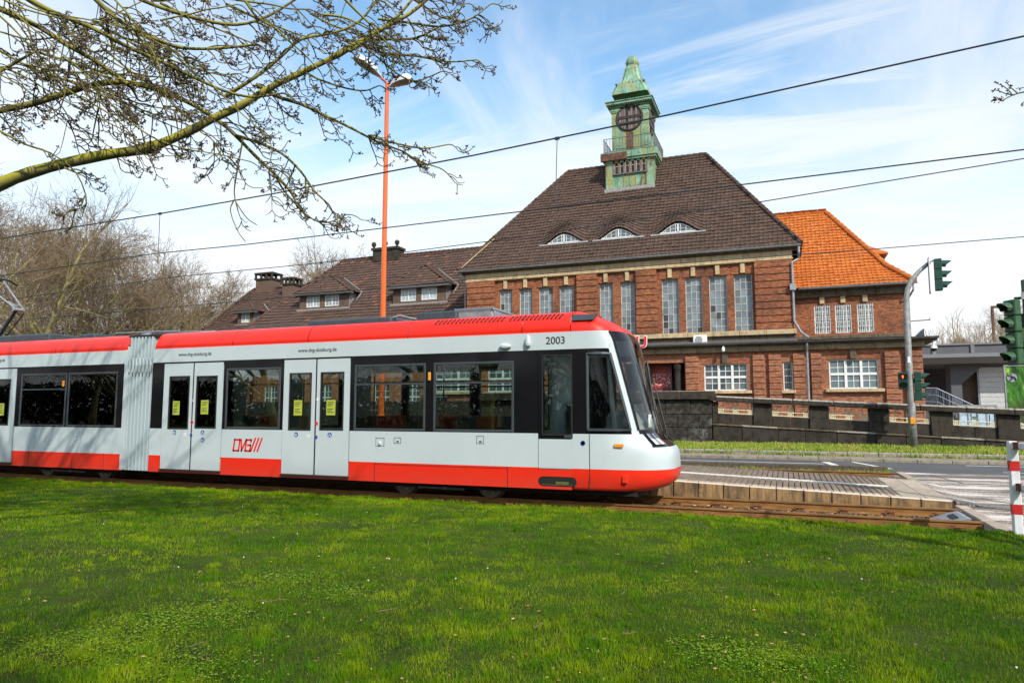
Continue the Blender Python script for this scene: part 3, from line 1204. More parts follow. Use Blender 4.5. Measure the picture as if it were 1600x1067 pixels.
# mortar line on the left hip
m = MB(); a = Vector(front[0]); b_ = Vector(front[3])
m.tube([a.lerp(b_, .02) + Vector((.13, -.1, .02)), a.lerp(b_, .30) + Vector((.13, -.1, .02))], .035, 5); m.build('mortar_line', M['stone'], roof)
# eyebrow windows
for e in eyes:
    pts = []
    wv = 1.03
    N = 14
    top = [(e.x + wv * (2 * k / N - 1), max(.02, eye_h(e.x + wv * (2 * k / N - 1)) - .24)) for k in range(N + 1)]
    y = v_eye + .10
    z0 = EZ + KS * (y - EY) + .02
    fr = MB()
    fr.tube([(x_, y, z0 + h_) for x_, h_ in top], .024, 5)
    fr.box(e.x - wv, e.x + wv, y - .03, y + .03, z0 - .02, z0 + .04)
    for k in (2, 4, 6, 8, 10, 12):
        x_, h_ = top[k]
        wd = .012
        fr.box(x_ - wd, x_ + wd, y - .02, y + .02, z0, z0 + h_)
    fr.box(e.x - .035, e.x + .035, y - .03, y + .03, z0, z0 + top[7][1])
    fr.tube([(x_, y, z0 + h_ * .5) for x_, h_ in top[2:-2]], .010, 4)
    fo = fr.build('eyebrow_window', M['white_frame'], bld)
    for k in range(2, 12, 2):
        if k == 6:
            sp = ((6, 7), (7, 8))
        else:
            sp = ((k, k + 2),)
        for s0, s1 in sp:
            q = MB()
            pts = [(top[s0][0], y + .01, z0), (top[s1][0], y + .01, z0)] + [(top[i][0], y + .01, z0 + top[i][1]) for i in range(s1, s0 - 1, -1)]
            q.face(pts); q.build('pane', M['pane_clear'], fo)
    # dark cheek closing the swell behind the window, lead apron in front
    q = MB()
    N2 = 24
    ring = [(e.x + ERR * (2 * k / N2 - 1)) for k in range(N2 + 1)]
    yb = v_eye + .16
    zb_ = EZ + KS * (yb - EY) - .05
    q.face([(x_, yb, zb_) for x_ in (ring[0], ring[-1])] + [(x_, yb, zb_ + eye_h(x_) + .05) for x_ in reversed(ring)])
    q.build('cheek', M['dark'], fo)
    q = MB(); yy = v_eye - .06; zz = EZ + KS * (yy - EY)
    q.cbox((e.x, yy, zz + .125), (3.1, .13, .02), Matrix.Rotation(math.atan(KS), 3, 'X'))
    q.build('apron', M['lead'], fo)

# ---------------- clock tower
T0 = onplane(947, 298, (0, EY, EZ), n_main)
YT = T0.y
TL, TR = W(947.5, 280, Y=YT).x, W(1021.5, 280, Y=YT).x
TW = TR - TL
TC = (TL + TR) / 2
YB = YT + TW


def copper_mat():
    t = NT('verdigris_copper')
    c = t.mix(t.rng(t.noise(1.6, 6, .6), .35, .65), (.12, .27, .19), (.26, .45, .32))
    c = t.mix(t.rng(t.noise(1.0, 5, .65, sc=(2.6, 2.6, .35)), .48, .60, 0, .85), c, (.33, .30, .10))
    c = t.mix(t.rng(t.noise(1.0, 6, .7, sc=(3.5, 3.5, .5)), .55, .66, 0, .9), c, (.15, .065, .022))
    c = t.mix(t.rng(t.noise(7, 5, .7), .50, .68, 0, .6), c, (.06, .11, .08))
    t.bump(t.noise(5, 3), .2, .03)
    return t.done(c, .62, .1, .4)


M['copper'] = copper_mat()

M['rustwood'] = simple('rusty_brown_boards', (.12, .06, .035), .8, .1, .5, 5, bump=.3)
M['clock_iron'] = simple('rusty_black_iron', (.045, .032, .028), .8, .1, .4, 6)
M['board_tan'] = simple('weathered_tan_posts', (.20, .125, .085), .8, 0, .4, 5)
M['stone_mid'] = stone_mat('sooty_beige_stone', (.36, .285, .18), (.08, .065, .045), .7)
M['copper_dark'] = simple('dark_copper', (.07, .15, .11), .6, .2, .3, 6)


def tz(py, Y=None):
    return W(985, py, Y=YT if Y is None else Y).z


tow = bld
zl0, zl1 = tz(250), tz(237)         # ledge
m = MB()
zlo = EZ + KS * (YT - EY) - .3
m.box(TL, TR, YT, YB, zlo, zl0)
tw = m.build('clock_tower', M['copper'], bld)
# panel seams as raised standing seams
for k in range(9):
    x_ = TL + TW * k / 8
    m = MB(); m.box(x_ - .018, x_ + .018, YT - .03, YT + .001, zlo, tz(272)); m.build('seam', M['copper'], tw)
for z_ in (tz(288), tz(262)):
    m = MB(); m.box(TR - .001, TR + .03, YT, YB, z_ - .018, z_ + .018); m.build('seam', M['copper'], tw)
for x0, x1 in ((TL, TL + .42), (TR - .42, TR)):
    m = MB(); m.box(x0 - .03, x1 + .03, YT - .05, YT + .01, zlo, zl0); m.build('corner_post', M['copper'], tw)
m = MB(); m.box(TR - .01, TR + .05, YT, YT + .4, zlo, zl0); m.box(TR - .01, TR + .05, YB - .4, YB, zlo, zl0); m.build('corner_post', M['copper'], tw)
# louvre windows (six)
lx0, lx1 = W(959.5, 260, Y=YT).x, W(1010.5, 260, Y=YT).x
lz0, lz1 = tz(270), tz(248)
m = MB(); m.box(lx0, lx1, YT - .035, YT - .005, lz0, lz1); m.build('louvre_back', M['dark'], tw)
m = MB(); m.box(lx0 - .06, lx1 + .06, YT - .12, YT - .01, lz0 - .08, lz0); m.build('sill', M['zinc_dark'], tw)
st_ = (lx1 - lx0) / 6
for k in range(7):
    x_ = lx0 + st_ * k
    m = MB(); m.box(x_ - .06, x_ + .06, YT - .10, YT - .01, lz0, lz1); m.build('louvre_post', M['board_tan'], tw)
for k in range(6):
    x_ = lx0 + st_ * (k + .5)
    m = MB()
    m.tube([(x_ - .10, YT - .07, lz0), (x_ - .10, YT - .07, lz1 - .22), (x_ - .05, YT - .07, lz1 - .12), (x_ + .05, YT - .07, lz1 - .12), (x_ + .10, YT - .07, lz1 - .22), (x_ + .10, YT - .07, lz0)], .013, 4)
    m.box(x_ - .1, x_ + .1, YT - .08, YT - .06, (lz0 + lz1) / 2 - .012, (lz0 + lz1) / 2 + .012)
    m.build('louvre', M['old_frame'], tw)
# ledge with moulding
e = .28
m = MB()
for o_, za, zb2 in ((.10, zl0 - .12, zl0), (.2, zl0, zl0 + .14), (e, zl0 + .14, zl1)):
    m.box(TL - o_, TR + o_, YT - o_, YB + o_, za, zb2 - .001)
m.build('ledge', M['copper'], tw)
m = MB(); m.box(TL - e - .02, TC - .1, YT - e - .03, YT - .1, zl0 + .02, zl1 - .06); m.build('rotten_fascia', M['rustwood'], tw)
# upper shaft
SL, SR = W(955.8, 200, Y=YT + .35).x, W(1013.2, 200, Y=YT + .35).x
SW = SR - SL
SY0, SY1 = YT + .35, YT + .35 + SW
zs1 = W(985, 166, Y=SY0).z
m = MB(); m.box(SL + .05, SR - .05, SY0 + .08, SY1 - .08, zl1, zs1); m.build('shaft', M['copper'], tw)
for x0, x1 in ((SL, SL + .50), (SR - .50, SR)):
    for y0, y1 in ((SY0, SY0 + .5), (SY1 - .5, SY1)):
        m = MB(); m.box(x0, x1, y0, y1, zl1, zs1); m.box(x0 - .05, x1 + .05, y0 - .05, y1 + .05, zs1 - .32, zs1 - .22); m.box(x0 - .08, x1 + .08, y0 - .08, y1 + .08, zs1 - .22, zs1 - .12)
        for q in range(1, 5):
            zq = zl1 + (zs1 - zl1) * q / 5
            m.box(x0 - .012, x1 + .012, y0 - .012, y1 + .012, zq - .012, zq + .012)
        m.build('corner_pillar', M['copper'], tw)
# clock: boarded round opening
cc = W(983.2, 184, Y=SY0 - .02)
cr = (W(1003.2, 184, Y=SY0).x - W(963.6, 184, Y=SY0).x) / 2


def clock(center, nrm, side):
    ring = MB()
    n_ = Vector(nrm)
    ax = Vector((1, 0, 0)) if abs(n_.y) > .5 else Vector((0, 1, 0))
    path = [center + (ax * math.cos(t) + Vector((0, 0, 1)) * math.sin(t)) * cr for t in np.linspace(0, 2 * PI, 33)]
    ring.tube(path, .075, 6, caps=False)
    co = ring.build('clock_ring', M['clock_iron'], tw, smooth=True)
    d = MB(); d.tube([center - n_ * .06, center + n_ * .01], cr, 28); d.build('clock_opening', M['dark'], tw)
    # vertical boards, several missing, and two cross timbers
    for k in range(-5, 6):
        if k in (-1,): continue
        x_ = k * cr / 5.4
        hh = math.sqrt(max(0, cr * cr - (abs(x_) + .06) ** 2)) * .97
        if hh < .1: continue
        q = MB()
        c0 = center + ax * x_ + n_ * .03
        wv = ax * (cr / 5.4 / 2 - .012)
        a_, b2 = c0 - wv, c0 + wv
        lo, hi = -hh, hh
        if k in (0, 2): hi = hh * .55
        p = [a_ + Vector((0, 0, lo)), b2 + Vector((0, 0, lo)), b2 + Vector((0, 0, hi)), a_ + Vector((0, 0, hi))]
        p2 = [v_ - n_ * .02 for v_ in p]
        q.add(p + p2, [(0, 1, 2, 3), (7, 6, 5, 4), (0, 4, 5, 1), (1, 5, 6, 2), (2, 6, 7, 3), (3, 7, 4, 0)])
        q.build('board', M['board'], tw)
    for zz, L in ((.05, .98), (-.45, .86)):
        q = MB(); h_ = Vector((0, 0, .09))
        c0 = center + Vector((0, 0, zz * cr)) + n_ * .06
        p = [c0 - ax * cr * L - h_, c0 + ax * cr * L - h_, c0 + ax * cr * L + h_, c0 - ax * cr * L + h_]
        p2 = [v_ - n_ * .05 for v_ in p]
        q.add(p + p2, [(0, 1, 2, 3), (7, 6, 5, 4), (0, 4, 5, 1), (1, 5, 6, 2), (2, 6, 7, 3), (3, 7, 4, 0)])
        q.build('cross_timber', M['clock_iron'], tw)


t = NT('weathered_board')
M['board'] = t.done(t.mix(t.rng(t.rand(), 0, 1), (.08, .065, .06), (.22, .175, .16)), .85)
clock(Vector((cc.x, SY0 - .0, cc.z)), (0, -1, 0), 0)
clock(Vector((SR - .02, (SY0 + SY1) / 2, cc.z)), (1, 0, 0), 1)
# rusty door below the clock
dx0, dx1 = W(979, 215, Y=SY0).x, W(989.5, 215, Y=SY0).x
m = MB(); m.box(dx0, dx1, SY0 + .0, SY0 + .07, zl1, W(985, 202, Y=SY0).z); m.build('rusty_strut', M['rustwood'], tw)
m = MB(); m.box(SL + .5, dx0, SY0 + .03, SY0 + .078, zl1, cc.z); m.box(dx1, SR - .5, SY0 + .03, SY0 + .078, zl1, cc.z); m.build('panel', M['copper'], tw)
# balcony railing
rx0, rx1, ry0, ry1 = TL - .12, TR + .12, YT - .12, YB + .12
zr = W(985, 214, Y=YT).z
rl = MB()
for zz in (zr, zl1 + .08):
    rl.tube([(rx0, ry0, zz), (rx1, ry0, zz)], .022, 5); rl.tube([(rx1, ry0, zz), (rx1, ry1, zz)], .022, 5)
    rl.tube([(rx0, ry0, zz), (rx0, ry1, zz)], .022, 5); rl.tube([(rx0, ry1, zz), (rx1, ry1, zz)], .022, 5)
rl.build('handrail', M['zinc_dark'], tw)
for k in range(17):
    f = k / 16
    for p in ((rx0 + (rx1 - rx0) * f, ry0), (rx1, ry0 + (ry1 - ry0) * f), (rx0, ry0 + (ry1 - ry0) * f)):
        piece('baluster', tw, (p[0], p[1], (zr + zl1) / 2), (.028, .028, zr - zl1), M['zinc_dark'], .004)
# cornice
zc1 = W(985, 157.5, Y=SY0).z
m = MB()
for o_, za, zb2 in ((.06, zs1, zs1 + .08), (.16, zs1 + .08, zs1 + .16), (.30, zs1 + .16, zc1 - .05), (.36, zc1 - .05, zc1)):
    m.box(SL - o_, SR + o_, SY0 - o_, SY1 + o_, za, zb2 - .001)
m.build('cornice', M['copper'], tw)
for k in range(18):
    x_ = SL - .15 + (SW + .3) * k / 17
    piece('dentil', tw, (x_, SY0 - .2, zs1 + .13), (.09, .14, .09), M['copper_dark'], .005)
    piece('dentil', tw, (SR + .2, SY0 - .15 + (SW + .3) * k / 17, zs1 + .13), (.14, .09, .09), M['copper_dark'], .005)
# spire
YC = (SY0 + SY1) / 2
SC = (SL + SR) / 2


def sq(half, z, n=8, cut=.3):
    """octagonal outline with short corners"""
    a, c_ = half, half * (1 - cut)
    return [(SC + x_, YC + y_, z) for x_, y_ in ((-c_, -a), (c_, -a), (a, -c_), (a, c_), (c_, a), (-c_, a), (-a, c_), (-a, -c_))]


def zz_(py):
    return W(985, py, Y=YC).z


PXM = (W(1000, 150, Y=YC).x - W(970, 150, Y=YC).x) / 30
prof = [(27.5, 157, .12), (26.5, 150, .2), (25, 145, .25), (23.5, 141, .3), (21.5, 139.5, .3), (18.5, 137, .3), (16.2, 133, .3), (13.8, 127, .32), (12.2, 120, .35), (11.0, 113, .38), (11.2, 112, .4), (8.9, 107, .45), (8.2, 105.5, .5), (9.6, 103, .55), (10.1, 100, .55), (8.6, 96.5, .5), (7.2, 93.5, .5), (6.0, 91.3, .5), (2.5, 90.3, .5)]
rings = [sq(hw * PXM, zz_(py), cut=c_) for hw, py, c_ in prof]
m = MB()
pts = [p for r_ in rings for p in r_]
fs = [(i * 8 + k, i * 8 + (k + 1) % 8, (i + 1) * 8 + (k + 1) % 8, (i + 1) * 8 + k) for i in range(len(rings) - 1) for k in range(8)]
fs.append(tuple((len(rings) - 1) * 8 + k for k in range(8)))
m.add(pts, fs)
m.build('spire', M['copper'], tw)
m = MB()
for i0, i1 in ((0, 4), (5, 9), (9, 11)):
    for k in range(8):
        m.tube([Vector(rings[i][k]) for i in range(i0, i1 + 1)], .028, 4)
m.build('spire_seam', M['copper'], tw)
for k in range(5):
    f = (k + 1) / 6
    a_, b2 = Vector(rings[0][0]).lerp(Vector(rings[0][1]), f), Vector(rings[3][0]).lerp(Vector(rings[3][1]), f)
    m = MB(); m.tube([a_, b2], .022, 4); m.build('spire_seam', M['copper'], tw)
m = MB()
for s_ in range(4):
    R = Matrix.Rotation(s_ * PI / 2, 3, 'Z')
    for k in range(9):
        p = R @ Vector((-1 + 2 * k / 8, -1, 0)) * (21.0 * PXM)
        m.lathe((SC + p.x, YC + p.y, zz_(139)), [(.02, -.09), (.085, -.05), (.095, 0), (.06, .06), (.015, .08)], 6)
o = m.build('bead_row', M['copper'], tw); o['kind'] = 'stuff'
m = MB(); m.box(TL - .1, TR + .1, YT - .22, YT + .05, EZ + KS * (YT - .2 - EY) - .04, EZ + KS * (YT - .1 - EY) + .14); m.build('flashing', M['lead'], tw)

# ---------------- lower storey in front (runs on under the right wing)
GX0, GX1 = -20.0, W(1466, 525, Y=YL - .46).x
LZ = 5.12                             # gutter height
XCOR = W(1444, 600, Y=YL).x
lo = []


def lw(pl, pr, pt, pb):
    return wpx(pl, pr, pt, pb, YL)


w_a, w_b, w_c = lw(1100.3, 1167.8, 568.3, 610), lw(1223.5, 1239.2, 565, 609.3), lw(1295.6, 1373, 561, 607)
w_l = [lw(762, 830, 571, 612), lw(668, 740, 573, 612), lw(860, 928, 571, 612)]
door_x0, door_x1 = W(1004, 600, Y=YL).x, W(1070.5, 600, Y=YL).x
portal = (door_x0 - 1.0, door_x1, .12, 4.25)
lo = [w_a, w_b, w_c, *w_l, portal]
facade('brick_wall', -19.0, XCOR, .0, 4.72, YL, lo, M['brick_low'], depth=.35)
for a in (w_a, w_c, *w_l):
    wd = window(bld, *a, YL + .12, 6, 4, M['white_frame'], M['pane_clear'] if a in (w_a,) else M['pane_mid'] if a is w_c else M['pane_clear'], .06, .03, mull=(2, 4), transom=(2,), mw=.12)
    piece('window_sill', bld, ((a[0] + a[1]) / 2, YL - .05, a[2] - .09), (a[1] - a[0] + .42, .32, .16), M['stone'], .02)
    piece('keystone', bld, ((a[0] + a[1]) / 2, YL - .06, (a[3] + 4.74) / 2), (.30, .2, 4.74 - a[3]), M['stone_dark'], .03)
    m = MB(); m.box(a[0] - .1, a[1] + .1, YL - .02, YL + .01, a[3] + .004, a[3] + .30); m.build('lintel', M['brick'], bld)
window(bld, *w_b, YL + .12, 2, 4, M['white_frame'], M['pane_clear'], .06, .03, mw=.1)
piece('window_sill', bld, ((w_b[0] + w_b[1]) / 2, YL - .05, w_b[2] - .09), (w_b[1] - w_b[0] + .2, .32, .16), M['stone'], .02)
m = MB()
for k in range(3):
    x_ = w_b[0] + (w_b[1] - w_b[0]) * (k + 1) / 4
    m.tube([(x_, YL - .03, w_b[2] + .03), (x_, YL - .03, w_b[3] - .03)], .014, 5)
m.build('window_bars', M['zinc_dark'], bld)
for a, c_ in ((1071.6, 1092), (1177, 1195.6), (1202, 1221.5), (1240.5, 1258.5), (1268, 1285), (1384, 1407.5), (1416, 1443.5), (742, 756), (836, 852)):
    banded_pier(W(a, 600, Y=YL - .1).x, W(c_, 600, Y=YL - .1).x, YL, .12, 4.55, .30, M['brick_low'], .16, .03, 'brick_low')
# corner return wall on the right
sd = MB(); sd.face([(XCOR, YL, 0), (XCOR, 52, 0), (XCOR, 52, 4.72), (XCOR, YL, 4.72)]); sd.build('side_wall', M['brick_low'], bld)
# fascia stones and gutter of the lower roof
n = 24
for i in range(n):
    x0 = -19.0 + (XCOR + .1 + 19.0) * i / n; x2 = -19.0 + (XCOR + .1 + 19.0) * (i + 1) / n
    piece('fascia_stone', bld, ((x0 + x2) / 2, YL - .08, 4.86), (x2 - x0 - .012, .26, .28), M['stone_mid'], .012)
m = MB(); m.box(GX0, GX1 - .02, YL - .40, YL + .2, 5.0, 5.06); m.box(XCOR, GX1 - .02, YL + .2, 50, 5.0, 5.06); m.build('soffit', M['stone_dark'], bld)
m = MB(); m.prism([(YL - .44, 5.06), (YL - .44, 5.13), (YM - .18, 5.46), (YM + .1, 5.46), (YM + .1, 5.06)], 'x', GX0, XR + .1)
m.prism([(YL - .44, 5.06), (YL - .44, 5.13), (YW, 5.40), (YW, 5.06)], 'x', XR + .101, GX1 - .04)
m.build('lower_roof', M['zinc_dark'], bld)
g = gutter(GX0, GX1, YL - .53, LZ + .03, .09, 'zinc_dark')
# portal: recess with columns and a red poster
m = MB(); m.box(portal[0], portal[1], YL + 1.3, YL + 1.35, .12, 4.3); m.box(portal[1] - .02, portal[1] + .02, YL + .36, YL + 1.3, .12, 4.3)
m.box(portal[0], portal[1], YL + .36, YL + 1.3, 4.25, 4.3); m.build('portal_back', M['stone_black'], bld)
for a, c_ in ((1053.7, 1065.7), (1006, 1016)):
    x0, x2 = W(a, 600, Y=YL + .25).x, W(c_, 600, Y=YL + .25).x
    m = MB(); r_ = (x2 - x0) / 2
    m.lathe(((x0 + x2) / 2, YL + .3, .12), [(r_ * 1.25, 0), (r_ * 1.25, .25), (r_, .3), (r_, 3.7), (r_ * 1.2, 3.85), (r_ * 1.2, 4.1)], 14)
    m.build('column', M['stone_black'], bld, smooth=False)
pc0, pc1 = W(1018, 570, Y=YL + .9), W(1048.6, 609.5, Y=YL + .9)


def poster_mat():
    t = NT('red_poster_print')
    x, y, z = t.xyz()
    f = t.rng(z, pc1.z, pc0.z, 0, 1, False)
    v = t.n.new('ShaderNodeTexVoronoi'); v.inputs['Scale'].default_value = 11.0
    t.l.new(t.comb(x, t.math('MULTIPLY', z, 1.0)), v.inputs['Vector'])
    crowd = t.mix(t.rng(v.outputs['Distance'], .25, .42), (.75, .50, .42), (.42, .03, .03))
    c = t.mix(t.rng(t.noise(16, 3, .6, sc=(1.0, 1, .7)), .56, .62, 0, .8), crowd, (.85, .80, .80))
    c = t.mix(t.rng(f, .62, .68), c, (.38, .05, .03))
    c = t.mix(t.rng(f, .10, .16), (.20, .03, .03), c)
    return t.done(c, .4)


m = MB(); m.box(pc0.x - .06, pc1.x + .06, YL + .93, YL + 1.0, pc1.z - .05, pc0.z + .05); fr_ = m.build('poster_frame', M['zinc_dark'], bld)
m = MB(); m.box(pc0.x, pc1.x, YL + .92, YL + .929, pc1.z, pc0.z); m.build('poster', poster_mat(), fr_)

# ---------------- right wing upper storey and orange roof
WX0, WX1 = XR + .02, W(1416, 480, Y=YW).x
wz0, wz1 = 5.45, W(1340, 462, Y=YW).z
wops = [wpx(*p, YW) for p in ((1272.4, 1298.2, 477.5, 521.7), (1305, 1331, 475, 520), (1339.5, 1365.7, 473, 518.7))]
zt2 = sum(o[3] for o in wops) / 3; zb2_ = sum(o[2] for o in wops) / 3
wops = [(o[0], o[1], zb2_, zt2) for o in wops]
facade('brick_wall', WX0, WX1, wz0, wz1, YW, wops, M['brick'], depth=.3)
m = MB(); m.face([(WX1, YW, 0), (WX1, 50, 0), (WX1, 50, 7.7), (WX1, YW, 7.7)]); m.build('side_wall', M['brick'], bld)
for k, a in enumerate(wops):
    wd = window(bld, *a, YW + .14, 4, 5, M['white_frame'], M['pane_clear'], .07, .035, mull=(2,), transom=(), mw=.06)
    piece('keystone', bld, ((a[0] + a[1]) / 2, YW - .05, (a[3] + wz1) / 2 + .05), (.24, .18, wz1 - a[3]), M['stone'], .02)
    m = MB()
    for q in range(9):
        x_ = a[0] + .04 + (a[1] - a[0] - .08) * q / 8
        m.tube([(x_, YW - .02, a[2] + .02), (x_, YW - .02, a[3] - .02)], .011, 4)
    for zz in (.08, .5, .92):
        zq = a[2] + (a[3] - a[2]) * zz
        m.tube([(a[0], YW - .02, zq), (a[1], YW - .02, zq)], .012, 4)
    for q in range(4):
        for zz in (.3, .75):
            c0 = Vector((a[0] + (a[1] - a[0]) * (q + .5) / 4, YW - .03, a[2] + (a[3] - a[2]) * zz))
            m.tube([c0 + Vector((.085 * math.cos(t_), 0, .12 * math.sin(t_))) for t_ in np.linspace(0, 2 * PI, 9)], .008, 3, caps=False)
    m.build('window_grille', M['white_frame'], bld)
x = WX0 + .02
while x < WX1:
    x2 = min(x + 1.3, WX1 + .05)
    piece('ledge_stone', bld, ((x + x2) / 2, YW - .12, 5.52), (x2 - x - .01, .32, .2), M['stone_dark'], .02)
    piece('frieze_stone', bld, ((x + x2) / 2, YW - .08, wz1 + .17), (x2 - x - .01, .22, .34), M['stone_dark'], .015)
    x = x2
OY, OZ = YW - .5, 8.16
oxr = W(1433, 443, Y=OY).x
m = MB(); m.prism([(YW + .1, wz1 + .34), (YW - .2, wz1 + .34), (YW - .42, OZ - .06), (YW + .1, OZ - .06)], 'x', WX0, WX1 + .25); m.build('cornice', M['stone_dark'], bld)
gutter(WX0 + .25, oxr, OY - .06, OZ - .01, .09)
brk = W(1386, 417.5, Y=OY + 1.35)
bz, by = brk.z, brk.y
R0, R1 = W(1207, 338.5, Y=45.0), W(1290, 333, Y=45.0)
rz_ = R1.z
low = [(WX0 - 1.5, OY, OZ), (oxr - .1, OY, OZ), (brk.x, by, bz), (WX0 - 1.5, by, bz)]
upp = [(WX0 - 1.5, by, bz), (brk.x, by, bz), (R1.x, 45, rz_), (WX0 - 4.0, 45, rz_), (WX0 - 4.0, 44, rz_ - 1.2)]
r2 = [(brk.x, by, bz), (brk.x, 90 - by, bz), (R1.x, 45, rz_)]
r3 = [(oxr - .1, OY, OZ), (oxr - .1, 90 - OY, OZ), (brk.x, 90 - by, bz), (brk.x, by, bz)]
bk = [(oxr - .1, 90 - OY, OZ), (WX0 - 4, 90 - OY, OZ), (WX0 - 4, 45, rz_), (R1.x, 45, rz_)]
orf = tile_roof('roof', [(low, low[0], low[1]), (upp, upp[0], upp[1])], 'tile_orange', bld, w=.225, h=.285, seed=5)
tile_roof('roof', [(r2, r2[0], r2[1]), (r3, r3[0], r3[1]), (bk, bk[0], bk[1])], 'tile_orange', bld, w=.45, h=.57, seed=6)
up6 = Vector((0, 0, .07))
ridge(Vector((WX0 - 3, 45, rz_)) + up6, Vector((R1.x, 45, rz_)) + up6, M['tile_orange'], orf, .13)
ridge(Vector((oxr - .1, OY, OZ)) + up6, brk + up6, M['tile_orange'], orf, .14)
ridge(brk + up6, Vector((R1.x, 45, rz_)) + up6, M['tile_orange'], orf, .13)
# small dormer on the far hip slope
d0 = W(1384, 400, Y=46.0)
m = MB(); m.box(d0.x - 1.5, d0.x - .25, 45.2, 46.8, d0.z - .9, d0.z - .05); dm = m.build('dormer', M['brick_dark'], bld)
dq = [(d0.x, 44.9, d0.z), (d0.x, 47.1, d0.z), (d0.x - 1.5, 46, d0.z + .95)]
dq2 = [(d0.x - 1.9, 44.9, d0.z), (d0.x, 44.9, d0.z), (d0.x - 1.5, 46, d0.z + .95)]
m = MB(); m.face(dq); m.face(dq2); m.box(d0.x - 1.6, d0.x, 44.9, 47.1, d0.z - .08, d0.z - .0); m.build('dormer_roof', M['tile_orange'], dm)

# downpipes
m = MB(); px_ = XER - .12
m.tube([(px_, EY - .02, EZ - .12), (px_, EY - .02, EZ - .42), (px_ - .02, EY + .25, EZ - .72), (px_ - .35, YM - .30, EZ - .92), (px_ - .35, YM - .30, 7.6), (px_ - .35, YM - .30, 6.35), (px_ - .05, YM - .32, 5.75), (px_ + .30, YM - .5, 5.42)], .062, 8)
m.box(px_ - .5, px_ - .2, YM - .45, YM - .15, 7.95, 8.28)
m.build('downpipe', M['zinc'], bld, smooth=False)
m = MB(); px2 = W(1263, 600, Y=YL - .2).x
m.tube([(px2, YL - .50, 5.05), (px2, YL - .46, 4.95), (px2, YL - .2, 4.6), (px2, YL - .2, .1)], .06, 8)
m.build('downpipe', M['zinc'], bld)
m = MB(); m.tube([(oxr - .18, OY - .02, OZ - .1), (oxr - .18, OY, OZ - .4), (WX1 + .12, YW - .02, OZ - .75), (WX1 + .12, YW - .02, 5.3)], .05, 8)
m.build('downpipe', M['zinc'], bld)
m = MB(); px3 = XL - .13
m.tube([(XEL + .25, EY - .02, EZ - .1), (XEL + .25, EY + .1, EZ - .4), (px3, YM - .02, EZ - .95), (px3, YM - .02, 3.0)], .05, 8)
m.build('downpipe', M['zinc_dark'], bld)

# ---------------- left wing
LX0, LX1 = -37.0, XL + .2
FE, FZ = YF - .5, 7.78
LRY, LRZ = 46.0, 13.57
LRX = W(538, 408, Y=LRY).x
lops = []
for k in range(7):
    x0 = -35.6 + k * 2.35
    lops.append((x0, x0 + 1.2, 1.7, 3.5)); lops.append((x0, x0 + 1.2, 4.6, 6.4))
facade('brick_wall', LX0 + .4, XL - .02, 0, FZ - .1, YF, lops, M['brick_low'])
for a in lops:
    window(bld, *a, YF + .12, 4, 4, M['white_frame'], M['pane_clear'], .07, .035, mull=(2,), transom=(2,), mw=.09, as_parts=False)
LB = 2 * LRY - FE
lf = [(LX0, FE, FZ), (XL + .0, FE, FZ), (XL + .0, LRY - 2.0, LRZ - 2.0 * (LRZ - FZ) / (LRY - FE)), (XL + 2.6, LRY, LRZ), (LRX, LRY, LRZ)]
lleft = [(LX0, LB, FZ), (LX0, FE, FZ), (LRX, LRY, LRZ)]
lback = [(XL + 2, LB, FZ), (LX0, LB, FZ), (LRX, LRY, LRZ), (XL + 2, LRY, LRZ)]
KL = (LRZ - FZ) / (LRY - FE)
lr = tile_roof('roof', [(lf, lf[0], lf[1])], 'tile_left', bld, w=.30, h=.34, seed=8)
tile_roof('roof', [(lleft, lleft[0], lleft[1]), (lback, lback[0], lback[1])], 'tile_left', bld, w=.5, h=.6, seed=9)
ridge((LRX, LRY, LRZ + .05), (XL + 2.4, LRY, LRZ + .05), M['tile_left'], lr)
ridge((LX0, FE, FZ + .07), (LRX, LRY, LRZ + .07), M['tile_left'], lr)
gutter(LX0, XL - .1, FE - .06, FZ - .02, .09)
n_left = Vector((0, -KL, 1)).normalized()
# far left block
SRY, SFE, SFZ = 48.5, 43.0, 8.15
sa, sb = W(397.6, 453, Y=SRY), W(483, 446, Y=SRY)
sx0 = W(316, 515, Y=SFE).x
sf = [(sx0, SFE, SFZ), (LRX - 1, SFE, SFZ), (LRX - 1, SRY, sa.z), (sa.x, SRY, sa.z)]
sl_ = [(sx0, 2 * SRY - SFE, SFZ), (sx0, SFE, SFZ), (sa.x, SRY, sa.z)]
KS2 = (sa.z - SFZ) / (SRY - SFE)
sr = tile_roof('roof', [(sf, sf[0], sf[1]), (sl_, sl_[0], sl_[1])], 'tile_left', bld, w=.30, h=.34, seed=10)
ridge((sa.x, SRY, sa.z + .05), (LRX, SRY, sa.z + .05), M['tile_left'], sr)
ridge((sx0, SFE, SFZ + .07), (sa.x, SRY, sa.z + .07), M['tile_left'], sr)
m = MB(); m.box(sx0 + .5, LX0 + .5, SFE + .5, 52, 0, SFZ - .05); m.build('brick_wall', M['brick_low'], bld)
gutter(sx0, LX0, SFE - .06, SFZ - .02, .09)


